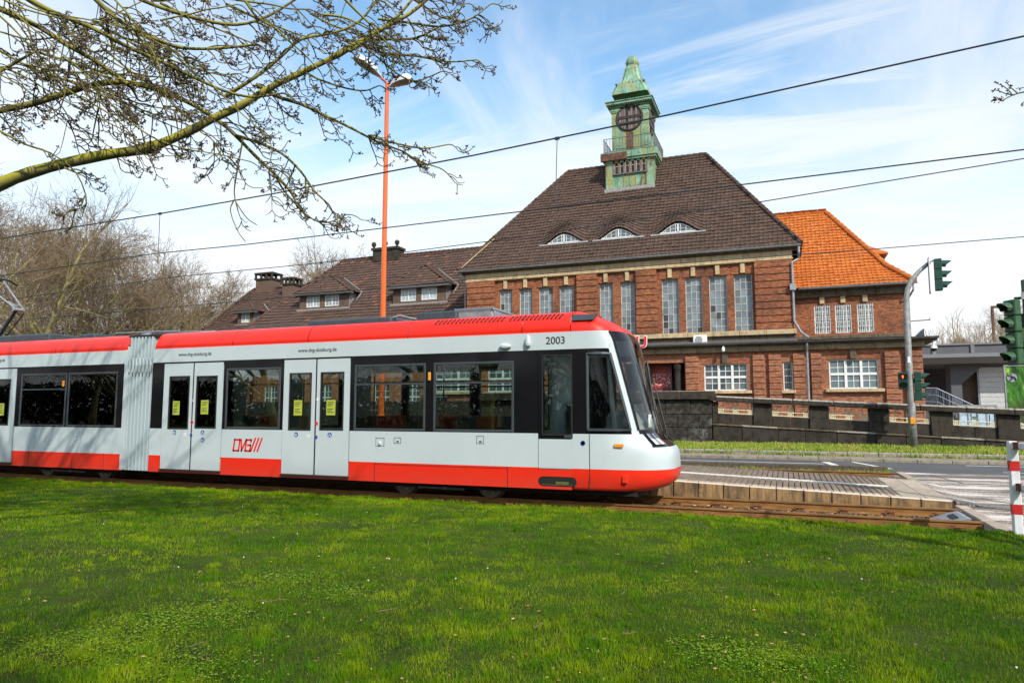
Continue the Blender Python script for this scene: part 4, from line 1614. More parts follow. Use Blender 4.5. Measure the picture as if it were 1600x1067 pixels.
def dormer(pxa, pxb, eave_y, apex, sill, wins, p0, nrm, K, eY, eZ, mat='tile_left', rows=3):
    base = onplane((pxa + pxb) / 2, sill + 3, p0, nrm)
    Yd = base.y
    x0, x1 = W(pxa, sill, Y=Yd).x, W(pxb, sill, Y=Yd).x
    mid = (pxa + pxb) / 2
    ze = W(mid, eave_y, Y=Yd - .3).z
    zs = W(mid, sill, Y=Yd).z
    yb = eY + (ze - eZ) / K
    op = []
    for a, c_, tt, bb in wins:
        op.append(wpx(a, c_, tt, bb, Yd))
    d = facade('dormer', x0, x1, zs - .45, ze, Yd, op, M['brick_dark'], depth=.15)
    for o_ in op:
        window(d, *o_, Yd + .06, 4, rows, M['white_frame'], M['pane_light'], .055, .028, mull=(2,), mw=.07, as_parts=False)
    m = MB()
    for xx in (x0, x1):
        m.face([(xx, Yd, zs - .45), (xx, Yd, ze), (xx, yb, ze)])
    m.build('cheek', M['zinc'], d, fix=False)
    ex0, ex1, ey = x0 - .35, x1 + .35, Yd - .38
    ya = Yd + .9
    ap = W(apex[0], apex[1], Y=ya)
    ybk = eY + (ap.z - eZ) / K
    A, B_, Cc, Dd = Vector((ex0, ey, ze)), Vector((ex1, ey, ze)), Vector((ex1, yb, ze)), Vector((ex0, yb, ze))
    apx = Vector((ap.x, ya, ap.z)); bkp = Vector((ap.x, max(ybk, ya + .1), ap.z))
    rr = tile_roof('dormer_roof', [([A, B_, apx], A, B_), ([B_, Cc, bkp, apx], B_, Cc), ([Dd, A, apx, bkp], Dd, A)], mat, d, w=.28, h=.30, seed=3) if False else None
    tm = MB()
    g_ = random.Random(4)
    tr = tile_roof_flat([([A, B_, apx], A, B_), ([B_, Cc, bkp, apx], B_, Cc), ([Dd, A, apx, bkp], Dd, A)], mat, d)
    m = MB(); m.box(ex0, ex1, ey, Yd + .05, ze - .14, ze - .01); m.build('dormer_eave', M['zinc_dark'], d)
    m = MB()
    m.tube([B_ + Vector((0, 0, .06)), apx + Vector((0, 0, .06))], .07, 5); m.tube([A + Vector((0, 0, .06)), apx + Vector((0, 0, .06))], .07, 5); m.tube([apx + Vector((0, 0, .06)), bkp + Vector((0, 0, .06))], .07, 5)
    m.build('hip_tile', M[mat], d)
    # pale valley flashing on the sunny side, lead apron
    m = MB()
    m.tube([Vector((x1 + .15, Yd + .1, zs - .2)) + Vector((0, (ze - zs) * .1, .1)), Vector((ex1, yb - .1, ze + .1))], .06, 4)
    m.tube([Cc + Vector((0, 0, .12)), bkp + Vector((0, 0, .10))], .055, 4)
    m.box(x0 - .15, x1 + .15, Yd - .16, Yd - .002, zs - .22, zs - .10)
    m.build('valley_flashing', M['lead'], d)
    return d


def tile_roof_flat(polys, mat, parent):
    """tiles joined to a dormer as one mesh (third level, so no deck object above them)"""
    m = MB()
    g_ = random.Random(11)
    for pts, e0, e1 in polys:
        u = (e1 - e0).normalized()
        nrm = (pts[1] - pts[0]).cross(pts[2] - pts[0]).normalized()
        if nrm.z < 0: nrm = -nrm
        v = nrm.cross(u)
        if v.z < 0: v = -v
        P2 = [((p - e0).dot(u), (p - e0).dot(v)) for p in pts]
        m.face([p - nrm * .02 for p in pts])
        w_, h_ = .28, .27
        for j in range(0, int(max(p[1] for p in P2) / h_) + 1):
            for i in range(int(min(p[0] for p in P2) / w_) - 1, int(max(p[0] for p in P2) / w_) + 2):
                if not pt_in(((i + .5) * w_, (j + .5) * h_), P2): continue
                d_ = g_.uniform(-.005, .005)
                a = [e0 + u * (i + q) * w_ + v * (j * h_) + nrm * (.05 + d_ + hh) for q, hh in ((0, .01), (.7, 0), (.88, .03), (1, .01))]
                c = [e0 + u * (i + q) * w_ + v * ((j + 1) * h_ + .01) + nrm * (.01 + d_ + hh) for q, hh in ((0, .01), (.7, 0), (.88, .03), (1, .01))]
                un = [p - nrm * .045 for p in a]
                m.add(a + c + un, [(0, 1, 5, 4), (1, 2, 6, 5), (2, 3, 7, 6), (8, 9, 1, 0), (9, 10, 2, 1), (10, 11, 3, 2)])
    o = m.build('dormer_roof', M[mat], parent, fix=False)
    return o


dormer(468, 545, 457, (516, 430), 480, [(478.8, 499.4, 463, 480), (507.6, 529.6, 461, 478)], (0, FE, FZ), n_left, KL, FE, FZ)
dormer(614, 697, 445.5, (665.8, 415), 471, [(626, 650, 451.5, 470.5), (658.4, 682.8, 449.5, 468)], (0, FE, FZ), n_left, KL, FE, FZ)
dormer(371, 396, 486, (389.4, 472.4), 505, [(377, 390, 489.4, 504)], (0, SFE, SFZ), Vector((0, -KS2, 1)).normalized(), KS2, SFE, SFZ)


def chimney(px0, px1, pt, pb, Y, dep=1.0):
    a, c_ = W(px0, pb, Y=Y), W(px1, pt, Y=Y)
    m = MB(); m.box(a.x + .12, c_.x - .12, Y, Y + dep, a.z - 1.6, c_.z - .62); ch = m.build('chimney', M['brick_dark'], bld)
    m = MB(); m.box(a.x, c_.x, Y - .1, Y + dep + .1, c_.z - .64, c_.z - .50); m.box(a.x, c_.x, Y - .1, Y + dep + .1, c_.z - .14, c_.z)
    n_ = 4
    for k in range(n_):
        x_ = a.x + .12 + (c_.x - a.x - .24) * k / (n_ - 1)
        for y_ in (Y, Y + dep):
            m.box(x_ - .09, x_ + .09, y_ - .06, y_ + .06, c_.z - .51, c_.z - .13)
    m.build('chimney_cap', M['stone_black'], ch)
    return ch


chimney(397.5, 427, 424.5, 455, SRY - .6, 1.2)
chimney(439, 460.5, 432.5, 456, SRY - 1.6, 1.0)
c0, c1_ = W(588, 392, Y=LRY), W(626, 403, Y=LRY)
m = MB(); m.box(c0.x, c1_.x, LRY - .5, LRY + .5, LRZ - .4, c0.z - .1); m.box(c0.x - .1, c1_.x + .1, LRY - .6, LRY + .6, c0.z - .1, c0.z + .08)
ch = m.build('chimney', M['stone_black'], bld)
m = MB()
for f in (.03, .5, .97):
    m.lathe((c0.x + (c1_.x - c0.x) * f, LRY - .45, c0.z + .08), [(.1, 0), (.08, .1), (.17, .2), (.2, .32), (.15, .45), (.05, .5)], 10)
o = m.build('stone_balls', M['stone_black'], ch)
# rear and end walls so that the building is closed
m = MB()
m.box(XL + .02, XR - .02, YM + .33, 2 * RY - YM, 0, EZ - .1)
m.build('inner_wall', M['brick_low'], bld)
m = MB(); m.box(WX0 + .35, WX1 - .03, YW + .31, 49.9, 0, OZ - .1); m.build('inner_wall', M['brick_low'], bld)
m = MB(); m.box(LX0 + .42, XL, YF + .31, 50, 0, FZ - .1); m.build('inner_wall', M['brick_low'], bld)
m = MB(); m.box(-18.9, portal[0] - .02, YL + .36, YM + .3, 0, 4.9); m.box(portal[1] + .03, XCOR - .03, YL + .36, YM + .3, 0, 4.9); m.build('inner_wall', M['brick_low'], bld)
# small cable stains: lamp under the gutter
m = MB(); lp = W(1130, 545, Y=YL - .5); m.lathe((lp.x, lp.y, lp.z - .12), [(.03, .25), (.05, .2), (.09, .12), (.08, .0), (.03, -.04)], 10); m.build('wall_lamp', M['white_frame'], bld)
# ================================================================== TRAM
YS, YC0 = 12.68, 13.815
HW = YC0 - YS
tram = thing('tram', (-9, YC0, 0), 'articulated red and white tram with black window band standing on the near track', 'tram')


def paint_mat(name, col, rough=.22, coat=.6, grime=.1):
    t = NT(name)
    x, y, z = t.xyz()
    n = t.noise(1.0, 5, .6, sc=(1.2, 1.2, .5))
    c = t.mix(t.rng(n, .35, .7, 0, grime), col, [a * .7 for a in col])
    low = t.rng(z, .25, .75, .35, 0.0)
    c = t.mix(t.math('MULTIPLY', low, t.noise(6, 5, .7)), c, (.16, .12, .09))
    t.bump(t.noise(1.6, 2), .10, .02)
    return t.done(c, t.mix(t.noise(3, 4), (rough, ) * 3, (rough + .14, ) * 3), 0, .5, coat)


M['t_white'] = paint_mat('tram_white', (.53, .605, .635), .28, .3, .16)
M['t_red'] = paint_mat('tram_red', (.82, .018, .003), .32, .15, .08)
M['t_black'] = simple('tram_black_band', (.008, .008, .010), .10, 0, .1, 3, .28)
M['rubber'] = simple('black_rubber', (.018, .019, .021), .55)
M['frame_dark'] = simple('anthracite_frame', (.05, .06, .07), .35)
M['t_roof'] = simple('tram_roof_grey', (.055, .075, .09), .5, .1, .15)
M['t_glass'] = glass_mat('tinted_tram_glass', (.88, .96, .93), .84, .046, 0.0, .05)
M['t_screen'] = glass_mat('tram_windscreen_glass', (.92, .96, .92), .92, .05)
M['orange_lamp'] = simple('orange_lamp', (.85, .32, .02), .25, 0, .05, 5, .6, .5)
M['t_inner'] = simple('tram_inner_panel', (.45, .48, .47), .6)
M['t_floor'] = simple('tram_floor', (.10, .10, .11), .7)
M['seat_red'] = simple('red_seat_cover', (.50, .04, .03), .75)
M['bellow'] = simple('bellows_fabric', (.36, .44, .475), .5, 0, .02, 1)
M['under'] = simple('underframe', (.016, .014, .012), .8, .2)
M['dash'] = simple('grey_dashboard', (.30, .33, .34), .6)
M['slot_olive'] = simple('olive_slot_inside', (.12, .12, .03), .6)
M['lensd'] = simple('headlamp_dark_glass', (.03, .035, .045), .1, 0, .1, 5, .8)
M['wheel'] = simple('wheel_steel', (.16, .13, .11), .55, .5)
M['ink'] = simple('dark_lettering', (.02, .022, .025), .5)
M['red_ink'] = simple('red_lettering', (.70, .03, .02), .4)
M['blue_ink'] = simple('blue_sticker', (.02, .08, .30), .35)
M['white_ink'] = simple('white_print', (.8, .8, .8), .5)
M['notice'] = simple('yellow_notice_paper', (.40, .46, .05), .6, 0, .06, 5)
M['strip_lamp'] = emit('interior_strip_lamp', (.9, .97, 1.0, 1), 2.2)


def tx(px): return W(px, 690, Y=YS).x
def tzz(px, py): return W(px, py, Y=YS).z


Z0, Z1, Z2, Z3, Z4, Z5 = .26, .655, 1.30, 2.90, 3.235, 3.66
XA1, XB1 = -29.0, tx(193)                 # rear coach
XA2, XS = tx(233), tx(893)               # front coach up to the cab
XNOSE = -1.96


def side_sheet(name, x0, x1, z0, z1, ops, mat, Y, sgn, parent=tram, th=.03):
    xs = sorted({x0, x1, *[max(x0, min(x1, v)) for o in ops for v in o[:2]]})
    zs = sorted({z0, z1, *[max(z0, min(z1, v)) for o in ops for v in o[2:4]]})
    m = MB()
    for i in range(len(xs) - 1):
        for j in range(len(zs) - 1):
            cx, cz = (xs[i] + xs[i + 1]) / 2, (zs[j] + zs[j + 1]) / 2
            if any(o[0] < cx < o[1] and o[2] < cz < o[3] for o in ops): continue
            m.face([(xs[i], Y, zs[j]), (xs[i + 1], Y, zs[j]), (xs[i + 1], Y, zs[j + 1]), (xs[i], Y, zs[j + 1])])
            m.face([(xs[i], Y + sgn * th, zs[j]), (xs[i + 1], Y + sgn * th, zs[j]), (xs[i + 1], Y + sgn * th, zs[j + 1]), (xs[i], Y + sgn * th, zs[j + 1])])
    for a, b_, c, d in [o[:4] for o in ops]:
        c, d = max(c, z0), min(d, z1)
        if c >= d or b_ < x0 or a > x1: continue
        for q in ([(a, c), (a, d)], [(b_, c), (b_, d)], [(a, c), (b_, c)], [(a, d), (b_, d)]):
            (u0, v0), (u1, v1) = q
            m.face([(u0, Y, v0), (u1, Y, v1), (u1, Y + sgn * th, v1), (u0, Y + sgn * th, v0)])
    return m.build(name, mat, parent, fix=False)


def tray(x0, x1, y, z0, z1, sgn, r=.028, th=.03):
    """rubber / aluminium window surround, proud of the body"""
    m = MB()
    ya, yb = y - sgn * .012, y + sgn * .03
    m.box(x0, x1, ya, yb, z0, z0 + r); m.box(x0, x1, ya, yb, z1 - r, z1)
    m.box(x0, x0 + r, ya, yb, z0 + r, z1 - r); m.box(x1 - r, x1, ya, yb, z0 + r, z1 - r)
    return m


def tram_window(x0, x1, z0, z1, y, sgn, vent=False):
    w_ = tray(x0, x1, y, z0, z1, sgn, .05).build('window', M['frame_dark'], tram, bevel=.006)
    m = MB(); m.box(x0 + .03, x1 - .03, y + sgn * .004, y + sgn * .012, z0 + .03, z1 - .03)
    m.build('pane', M['t_glass'], w_)
    if vent:
        zv = z0 + (z1 - z0) * .70
        m = MB(); m.box(x0 + .05, x1 - .05, y - sgn * .006, y + sgn * .02, zv - .018, zv + .018); m.build('vent_bar', M['frame_dark'], w_)


def tram_door(xa, xb, z0, z1, wz0, wz1, wx, y, sgn):
    """one door leaf with its own glass; wx = glass limits"""
    d = side_sheet('door', xa, xb, z0, z1, [(wx[0], wx[1], wz0, wz1)], M['t_white'], y - sgn * .006, sgn, tram, .035)
    m = tray(wx[0], wx[1], y - sgn * .004, wz0, wz1, sgn, .03); m.build('door_window_rubber', M['rubber'], d)
    m = MB(); m.box(wx[0] + .01, wx[1] - .01, y + sgn * .002, y + sgn * .01, wz0 + .01, wz1 - .01); m.build('pane', M['t_glass'], d)
    return d


ZD0, ZD1 = .345, 2.86
wz = (tzz(400, 671), tzz(400, 577))
doors = [((252, 297.6), (299.4, 345)), ((441, 491), (493.2, 545))]
dwin = [((261, 293), (303.5, 336.5)), ((450, 485), (499, 536))]
c1doors = [((-82, -35), (-33, 19.5))]
c1dwin = [((-72, -42), (-24, 11))]
wins2 = [(350, 436, 0), (552, 664, 1), (676.5, 803, 1)]
wins1 = [(27, 99, 1), (101.5, 179, 0), (-190, -92, 1)]
near_ops2, near_ops1 = [], []
WZ0, WZ1 = tzz(600, 673) - .0, tzz(600, 569)
for sgn, y in ((1, YS), (-1, 2 * YC0 - YS)):
    o2, o1 = [], []
    for a, c_, v in wins2: o2.append((tx(a), tx(c_), WZ0, WZ1))
    for a, c_, v in wins1: o1.append((tx(a), tx(c_), WZ0, WZ1))
    if sgn > 0:
        for p in doors: o2.append((tx(p[0][0]) - .012, tx(p[1][1]) + .012, ZD0 - .01, ZD1 - .012))
        for p in c1doors: o1.append((tx(p[0][0]) - .012, tx(p[1][1]) + .012, ZD0 - .01, ZD1 - .012))
        o2.append((tx(840.5), tx(903.5), tzz(870, 733), 2.80))
    else:
        o2.append((tx(255), tx(345), WZ0, WZ1)); o2.append((tx(441), tx(545), WZ0, WZ1)); o1.append((tx(-82), tx(19), WZ0, WZ1))
    for (x0, x1, ops) in ((XA2, XS, o2), (XA1, XB1, o1)):
        side_sheet('skirt_panel', x0, x1, Z0, Z1, ops, M['t_red'], y, sgn)
        side_sheet('side_panel', x0, x1, Z1, Z2, ops, M['t_white'], y, sgn)
        side_sheet('window_band', x0, x1, Z2, Z3, ops, M['t_black'], y, sgn)
        side_sheet('name_band', x0, x1, Z3, Z4, [], M['t_white'], y, sgn)
    for a, c_, v in wins2: tram_window(tx(a), tx(c_), WZ0, WZ1, y, sgn, v)
    for a, c_, v in wins1: tram_window(tx(a), tx(c_), WZ0, WZ1, y, sgn, v)
    if sgn < 0:
        for a, c_ in ((255, 345), (441, 545), (-82, 19)): tram_window(tx(a), tx(c_), WZ0, WZ1, y, sgn)
for dd, ww in zip(doors + c1doors, dwin + c1dwin):
    for (a, c_), (wa, wc) in zip(dd, ww):
        zt_ = (tzz((a + c_) / 2, {252: 670, 299.4: 669, 441: 672, 493.2: 672}.get(a, 664)), tzz((a + c_) / 2, {252: 587.5, 299.4: 587, 441: 582.5, 493.2: 581}.get(a, 592.5)))
        tram_door(tx(a), tx(c_), ZD0, ZD1, zt_[0], zt_[1], (tx(wa), tx(wc)), YS, 1)
    xm = (tx(dd[0][1]) + tx(dd[1][0])) / 2
    m = MB(); m.box(xm - .03, xm + .03, YS + .0, YS + .03, ZD0, ZD1); m.build('door_seal', M['rubber'], tram)
    m = MB(); m.box(tx(dd[0][0]) - .02, tx(dd[1][1]) + .02, YS - .03, YS + .04, ZD0 - .05, ZD0 - .012); m.build('door_sill', M['rubber'], tram)
# driver's door
xd0, xd1 = tx(840.5), tx(903.5)
zdl = tzz(870, 733); zdm = tzz(870, 686)
d = side_sheet('cab_door', xd0 + .012, xd1 - .012, zdm, 2.79, [(tx(849), tx(893), tzz(870, 678), tzz(870, 556))], M['t_black'], YS + .004, 1, tram, .03)
m = MB(); m.box(tx(849), tx(893), YS + .012, YS + .02, tzz(870, 678), tzz(870, 556)); m.build('pane', M['t_glass'], d)
m = tray(tx(847), tx(895), YS + .002, tzz(870, 680), tzz(870, 554), 1, .022); m.build('pane_frame', M['rubber'], d)
m = MB(); m.box(tx(882), tx(895), YS - .012, YS, tzz(880, 684), tzz(880, 679)); m.build('handle', M['frame_dark'], d)
side_sheet('cab_door_panel', xd0 + .012, xd1 - .012, zdl + .012, zdm, [], M['t_white'], YS + .002, 1)
# seams
sm = MB()
for px_, za, zb_ in ((586, Z0, Z1), (793, Z0, Z1), (921, Z0, 2.9), (46, Z0, Z1), (114, Z0, Z1), (163, Z0, Z1)):
    sm.box(tx(px_) - .006, tx(px_) + .006, YS - .003, YS, za, zb_)
sm.box(tx(586), tx(793), YS - .003, YS, Z1 - .045, Z1 - .035)
sm.build('panel_joint', M['rubber'], tram)
# roof cowling, curved in section, in lengths with open joints
def cowl_profile(w=HW, top=Z5):
    h_ = top - Z4
    return [(w, 0), (w + .012, .03), (w + .005, h_ * .25), (w - .035, h_ * .5), (w - .10, h_ * .73), (w - .20, h_ * .90), (w - .32, h_ * .985), (w - .46, h_), (w - .47, h_ - .07)]


for sgn in (-1, 1):
    segs2 = [tx(236), tx(358), tx(477), tx(635), tx(816), XS]
    segs1 = [XA1, tx(-40), tx(78), tx(183), XB1 + .0]
    for segs in (segs2, segs1):
        for a, c_ in zip(segs[:-1], segs[1:]):
            m = MB()
            pr = cowl_profile()
            for (w0, h0), (w1, h1) in zip(pr[:-1], pr[1:]):
                m.face([(a + .008, YC0 + sgn * w0, Z4 + h0), (c_ - .008, YC0 + sgn * w0, Z4 + h0), (c_ - .008, YC0 + sgn * w1, Z4 + h1), (a + .008, YC0 + sgn * w1, Z4 + h1)])
            # small shadow lip
            m.face([(a + .008, YC0 + sgn * HW, Z4), (c_ - .008, YC0 + sgn * HW, Z4), (c_ - .008, YC0 + sgn * (HW - .08), Z4), (a + .008, YC0 + sgn * (HW - .08), Z4)])
            bmo = m.build('roof_cowling', M['t_red'], tram, fix=False, smooth=True)
            bmx = bmesh.new(); bmx.from_mesh(bmo.data); bmesh.ops.remove_doubles(bmx, verts=bmx.verts, dist=.001); bmx.to_mesh(bmo.data); bmx.free()
m = MB()
for a, c_ in ((XA2, XS), (XA1, XB1)):
    m.box(a, c_, YC0 - HW + .03, YC0 + HW - .03, Z4 - .30, Z4 + .02)
m.build('roof_deck', M['t_roof'], tram)
# slanted cooling slots on the cowling
for k in range(31):
    if k in (17,): continue
    px_ = 684 + k * 6.45
    x_ = W(px_, 494, Y=YS + .15).x
    m = MB()
    p0, p1 = Vector((x_ - .02, YS + .065, Z4 + .27)), Vector((x_ + .03, YS + .165, Z4 + .365))
    m.tube([p0, p1], [.017, .017], 4)
    m.build('cooling_slot', M['under'], tram)
m = MB(); x0, x1 = W(895, 500, Y=YS + .1).x, W(932, 500, Y=YS + .1).x
m.add([(x0, YS + .028, Z4 + .215), (x1 - .06, YS + .040, Z4 + .215), (x1, YS + .10, Z4 + .325), (x0, YS + .085, Z4 + .33), (x0, YS + .2, Z4 + .215), (x1 - .06, YS + .2, Z4 + .215), (x1, YS + .2, Z4 + .325), (x0, YS + .2, Z4 + .33)], [(0, 1, 2, 3), (4, 5, 6, 7), (0, 1, 5, 4), (1, 2, 6, 5), (2, 3, 7, 6), (3, 0, 4, 7)])
m.build('roof_vent', M['frame_dark'], tram)

# ---- cab nose, lofted ring by ring
def lerp_tab(tab, z):
    for (z0, v0), (z1, v1) in zip(tab[:-1], tab[1:]):
        if z <= z1:
            return v0 + (v1 - v0) * max(0, (z - z0)) / (z1 - z0)
    return tab[-1][1]


XF = [(.26, -2.30), (.32, -2.12), (.42, -2.0), (.55, XNOSE), (.9, XNOSE - .01), (1.02, XNOSE - .05), (1.10, XNOSE - .13), (1.20, -2.22), (1.30, -2.30), (3.06, -2.74), (3.14, -2.77), (3.24, -2.83), (3.36, -2.96), (3.48, -3.16), (3.58, -3.38), (3.66, -3.62)]
WH = [(.26, HW - .05), (.5, HW), (3.0, HW), (3.24, HW), (3.36, HW - .025), (3.48, HW - .09), (3.58, HW - .20), (3.66, HW - .34)]
XP = [(.26, -2.62), (1.0, -2.42), (1.30, -2.42), (3.24, -2.97), (3.66, -3.4)]
NEXP = 3.1


def ring(z):
    xf, w_ = lerp_tab(XF, z), lerp_tab(WH, z)
    xs_ = XS if z < 3.5 else XS
    xp = min(lerp_tab(XP, z), xf - .28)
    A = xf - XS + .0

    def yo(x):
        q = max(0, min(1, (x - XS) / A))
        # straight side, then the rounded nose
        q0 = .22
        q = max(0, (q - q0) / (1 - q0))
        return w_ * (1 - q ** NEXP) ** (1 / NEXP)
    cols = [XS, tx(918.5)]
    cols += [cols[1] + (xp - .075 - cols[1]) * f for f in (.33, .66, 1.0)]
    cols += [xp + .045]
    pts = [(x, -yo(x)) for x in cols]
    # round the front: equal steps in angle from the pillar to the centre line
    q0x = XS + .22 * A; AX = xf - q0x
    qp = max(0, (cols[-1] - q0x) / AX)
    th0 = math.atan2(max(1e-4, qp) ** (NEXP / 2), max(1e-4, 1 - qp ** NEXP) ** .5)
    NF = 9
    for k in range(1, NF + 1):
        th = th0 + (PI / 2 - th0) * k / NF
        pts.append((q0x + AX * abs(math.sin(th)) ** (2 / NEXP), -w_ * abs(math.cos(th)) ** (2 / NEXP) if k < NF else 0.0))
    full = pts + [(x, -y) for x, y in reversed(pts[:-1])]
    return [Vector((x, YC0 + y, z)) for x, y in full]


zrows = [.26, .32, .42, .55, Z1, .8, .9, .96, 1.02, 1.06, 1.10, 1.20, 1.30, 1.38, 1.7, 2.1, 2.5, 2.80, 2.90, 3.06, 3.14, Z4, 3.30, 3.36, 3.42, 3.48, 3.53, 3.58, 3.62, Z5]
rows = [ring(z) for z in zrows]
NC = len(rows[0])
groups = {}
for i in range(len(rows) - 1):
    zc = (zrows[i] + zrows[i + 1]) / 2
    for k in range(NC - 1):
        kk = min(k, NC - 2 - k)             # mirrored column index
        if zc < Z1: g = 'cab_skirt'
        elif zc < 1.02: g = 'cab_shell' if zc > .8 or True else g
        elif zc < 1.30: g = 'lamp_band' if kk >= 6 and zc > 1.06 else 'cab_shell'
        elif zc < Z4:
            if kk >= 5: g = ('windscreen_edge' if zc < 1.38 else 'windscreen_edge#top') if (zc < 1.38 or zc > 3.06) else 'windscreen'
            elif kk == 4: g = 'cab_shell'
            elif kk == 0: g = 'cab_band' if zc < Z3 else 'cab_shell'
            else: g = 'cab_side' if 1.38 < zc < 2.80 else ('cab_band' if zc < Z3 else 'cab_shell')
        else: g = 'cab_roof'
        if g in ('cab_side', 'cab_band', 'cab_shell') and k > NC // 2: g += '#far'
        groups.setdefault(g, MB()).face([rows[i][k], rows[i][k + 1], rows[i + 1][k + 1], rows[i + 1][k]])
mats = {'cab_skirt': 't_red', 'cab_shell': 't_white', 'lamp_band': 't_black', 'windscreen_edge': 't_black', 'windscreen': 't_screen', 'cab_band': 't_black', 'cab_side': 't_glass', 'cab_roof': 't_red'}
names = {'cab_side': 'cab_window', 'lamp_band': 'headlamp_band', 'windscreen_edge': 'windscreen_surround', 'cab_band': 'window_band'}
groups['cab_roof'].face([v for v in rows[-1]])
groups['cab_skirt'].face([v for v in rows[0]])
for g, m in groups.items():
    g = g.split('#')[0]
    o = m.build(names.get(g, g), M[mats[g]], tram, fix=False, smooth=True)
    bmx = bmesh.new(); bmx.from_mesh(o.data); bmesh.ops.remove_doubles(bmx, verts=bmx.verts, dist=.0005)
    bmesh.ops.recalc_face_normals(bmx, faces=bmx.faces); bmx.to_mesh(o.data); bmx.free()
# cab side window surround following the loft
for s_ in (0, 1):
    def col(i, k): return rows[i][k if not s_ else NC - 1 - k]
    i0, i1 = zrows.index(1.38), zrows.index(2.80)
    n_off = Vector((0, -.012 if not s_ else .012, 0))
    path = [col(i0, 1), col(i0, 2), col(i0, 3), col(i0, 4)] + [col(i, 4) for i in range(i0 + 1, i1 + 1)] + [col(i1, 3), col(i1, 2), col(i1, 1)] + [col(i, 1) for i in range(i1 - 1, i0 - 1, -1)]
    m = MB(); m.tube([p + n_off for p in path], .032, 4, caps=False); m.build('cab_window_frame', M['frame_dark'], tram)
    m = MB(); m.tube([col(i, 5) + n_off * .6 + Vector((.012, 0, 0)) for i in range(i0, zrows.index(Z4) + 1)], .026, 4, caps=False); m.build('windscreen_seal', M['rubber'], tram)
# interior of the cab
m = MB(); m.prism([(XS + .55, .5), (-2.42, .5), (-2.50, 1.40), (-2.75, 1.74), (XS + .62, 1.70), (XS + .55, 1.3)], 'y', YC0 - .86, YC0 + .86); m.build('dashboard', M['dash'], tram, bevel=.08, seg=2)
m = MB(); m.box(XS - .45, XS - .40, YC0 - HW + .06, YC0 + HW - .06, .4, 3.2); m.build('cab_bulkhead', M['t_inner'], tram)
m = MB(); m.box(XS - .15, XS + .28, YC0 - .25, YC0 + .25, .95, 1.08); m.box(XS - .25, XS - .12, YC0 - .25, YC0 + .25, 1.08, 1.95); m.build('driver_seat', M['t_floor'], tram, bevel=.04, seg=2)
m = MB(); m.tube([(-2.62, YC0 - .55, 1.35), (-2.72, YC0 - .55, 1.9)], .02, 5); m.box(-2.80, -2.66, YC0 - .75, YC0 - .45, 1.9, 2.15); m.build('display', M['rubber'], tram)
m = MB(); m.box(-2.42, -2.40, YC0 - .62, YC0 - .38, 1.42, 1.66); m.box(-2.44, -2.42, YC0 - .3, YC0 + .1, 1.42, 1.58); m.build('paper_sign', M['white_ink'], tram)
m = MB(); m.tube([(-3.0, YC0 - .95, 1.4), (-3.1, YC0 - .95, 2.9)], .045, 6); m.build('pillar', M['t_inner'], tram)
# windscreen wiper, headlamps, fittings
m = MB()
m.tube([(-2.19, YC0 - .05, 1.18), (-2.25, YC0 - .2, 1.36), (-2.56, YC0 - .15, 2.6)], .014, 5)
m.tube([(-2.36, YC0 - .26, 1.75), (-2.52, YC0 - .12, 2.7)], .02, 5)
m.tube([(-2.19, YC0 + .1, 1.18), (-2.24, YC0 + .3, 1.36), (-2.5, YC0 + .4, 2.4)], .014, 5)
m.build('windscreen_wiper', M['rubber'], tram)
def patch(i0, i1, k0, k1, off, name, mat, parent=None, f0=0.0, f1=1.0):
    """plate lying on the loft, pushed out by off"""
    m = MB()
    for i in range(i0, i1):
        for k in range(k0, k1):
            q = [rows[i][k], rows[i][k + 1], rows[i + 1][k + 1], rows[i + 1][k]]
            n_ = (q[1] - q[0]).cross(q[3] - q[0]).normalized()
            if n_.x < 0: n_ = -n_
            m.face([p + n_ * off for p in q])
    return m.build(name, mat, parent or tram, fix=False)


ir0, ir1 = zrows.index(1.10), zrows.index(1.30)
for ka, kb in ((7, 11), (NC - 12, NC - 8)):
    ho = patch(ir0, ir1, ka, kb, .014, 'headlamp', M['galv'])
    for q in range(ka, kb):
        if q % 2: patch(ir0, ir0 + 1, q, q + 1, .022, 'lamp_lens', M['white_ink'], ho)
        else: patch(ir0 + 1, ir1, q, q + 1, .022, 'lamp_lens', M['lensd'], ho)


def sbox(name, px0, px1, py0, py1, mat, th=.006, parent=None, bev=0.0, proud=0.0):
    a, c_ = W(px0, py1, Y=YS), W(px1, py0, Y=YS)
    m = MB(); m.box(a.x, c_.x, YS - th - proud, YS - proud - .0005, a.z, c_.z)
    return m.build(name, mat, parent or tram, bevel=bev)


sbox('side_marker', 669, 673.5, 581.5, 594.5, M['orange_lamp'], .02, bev=.008)
sbox('side_marker', 97.5, 101.5, 594.5, 604, M['orange_lamp'], .02, bev=.008)
sbox('indicator_lamp', 959.5, 974.5, 693.5, 698.8, M['orange_lamp'], .015, bev=.008)
for p in ((587, 600.5, 684, 697), (615.5, 626.5, 683.5, 692.5), (744.5, 756, 681, 693)):
    a, c_ = W(p[0], p[3], Y=YS), W(p[1], p[2], Y=YS)
    yq = YS if p[0] < 900 else YS + .05
    m = MB()
    for q in ((a.x, c_.x, a.z, a.z + .008), (a.x, c_.x, c_.z - .008, c_.z), (a.x, a.x + .008, a.z, c_.z), (c_.x - .008, c_.x, a.z, c_.z)):
        m.box(q[0], q[1], yq - .004, yq - .0008, q[2], q[3])
    if p[0] > 600:
        m.box((a.x + c_.x) / 2 - .02, (a.x + c_.x) / 2 + .035, yq - .008, yq - .001, a.z + .03, a.z + .055)
    h_ = m.build('hatch', M['frame_dark'], tram)
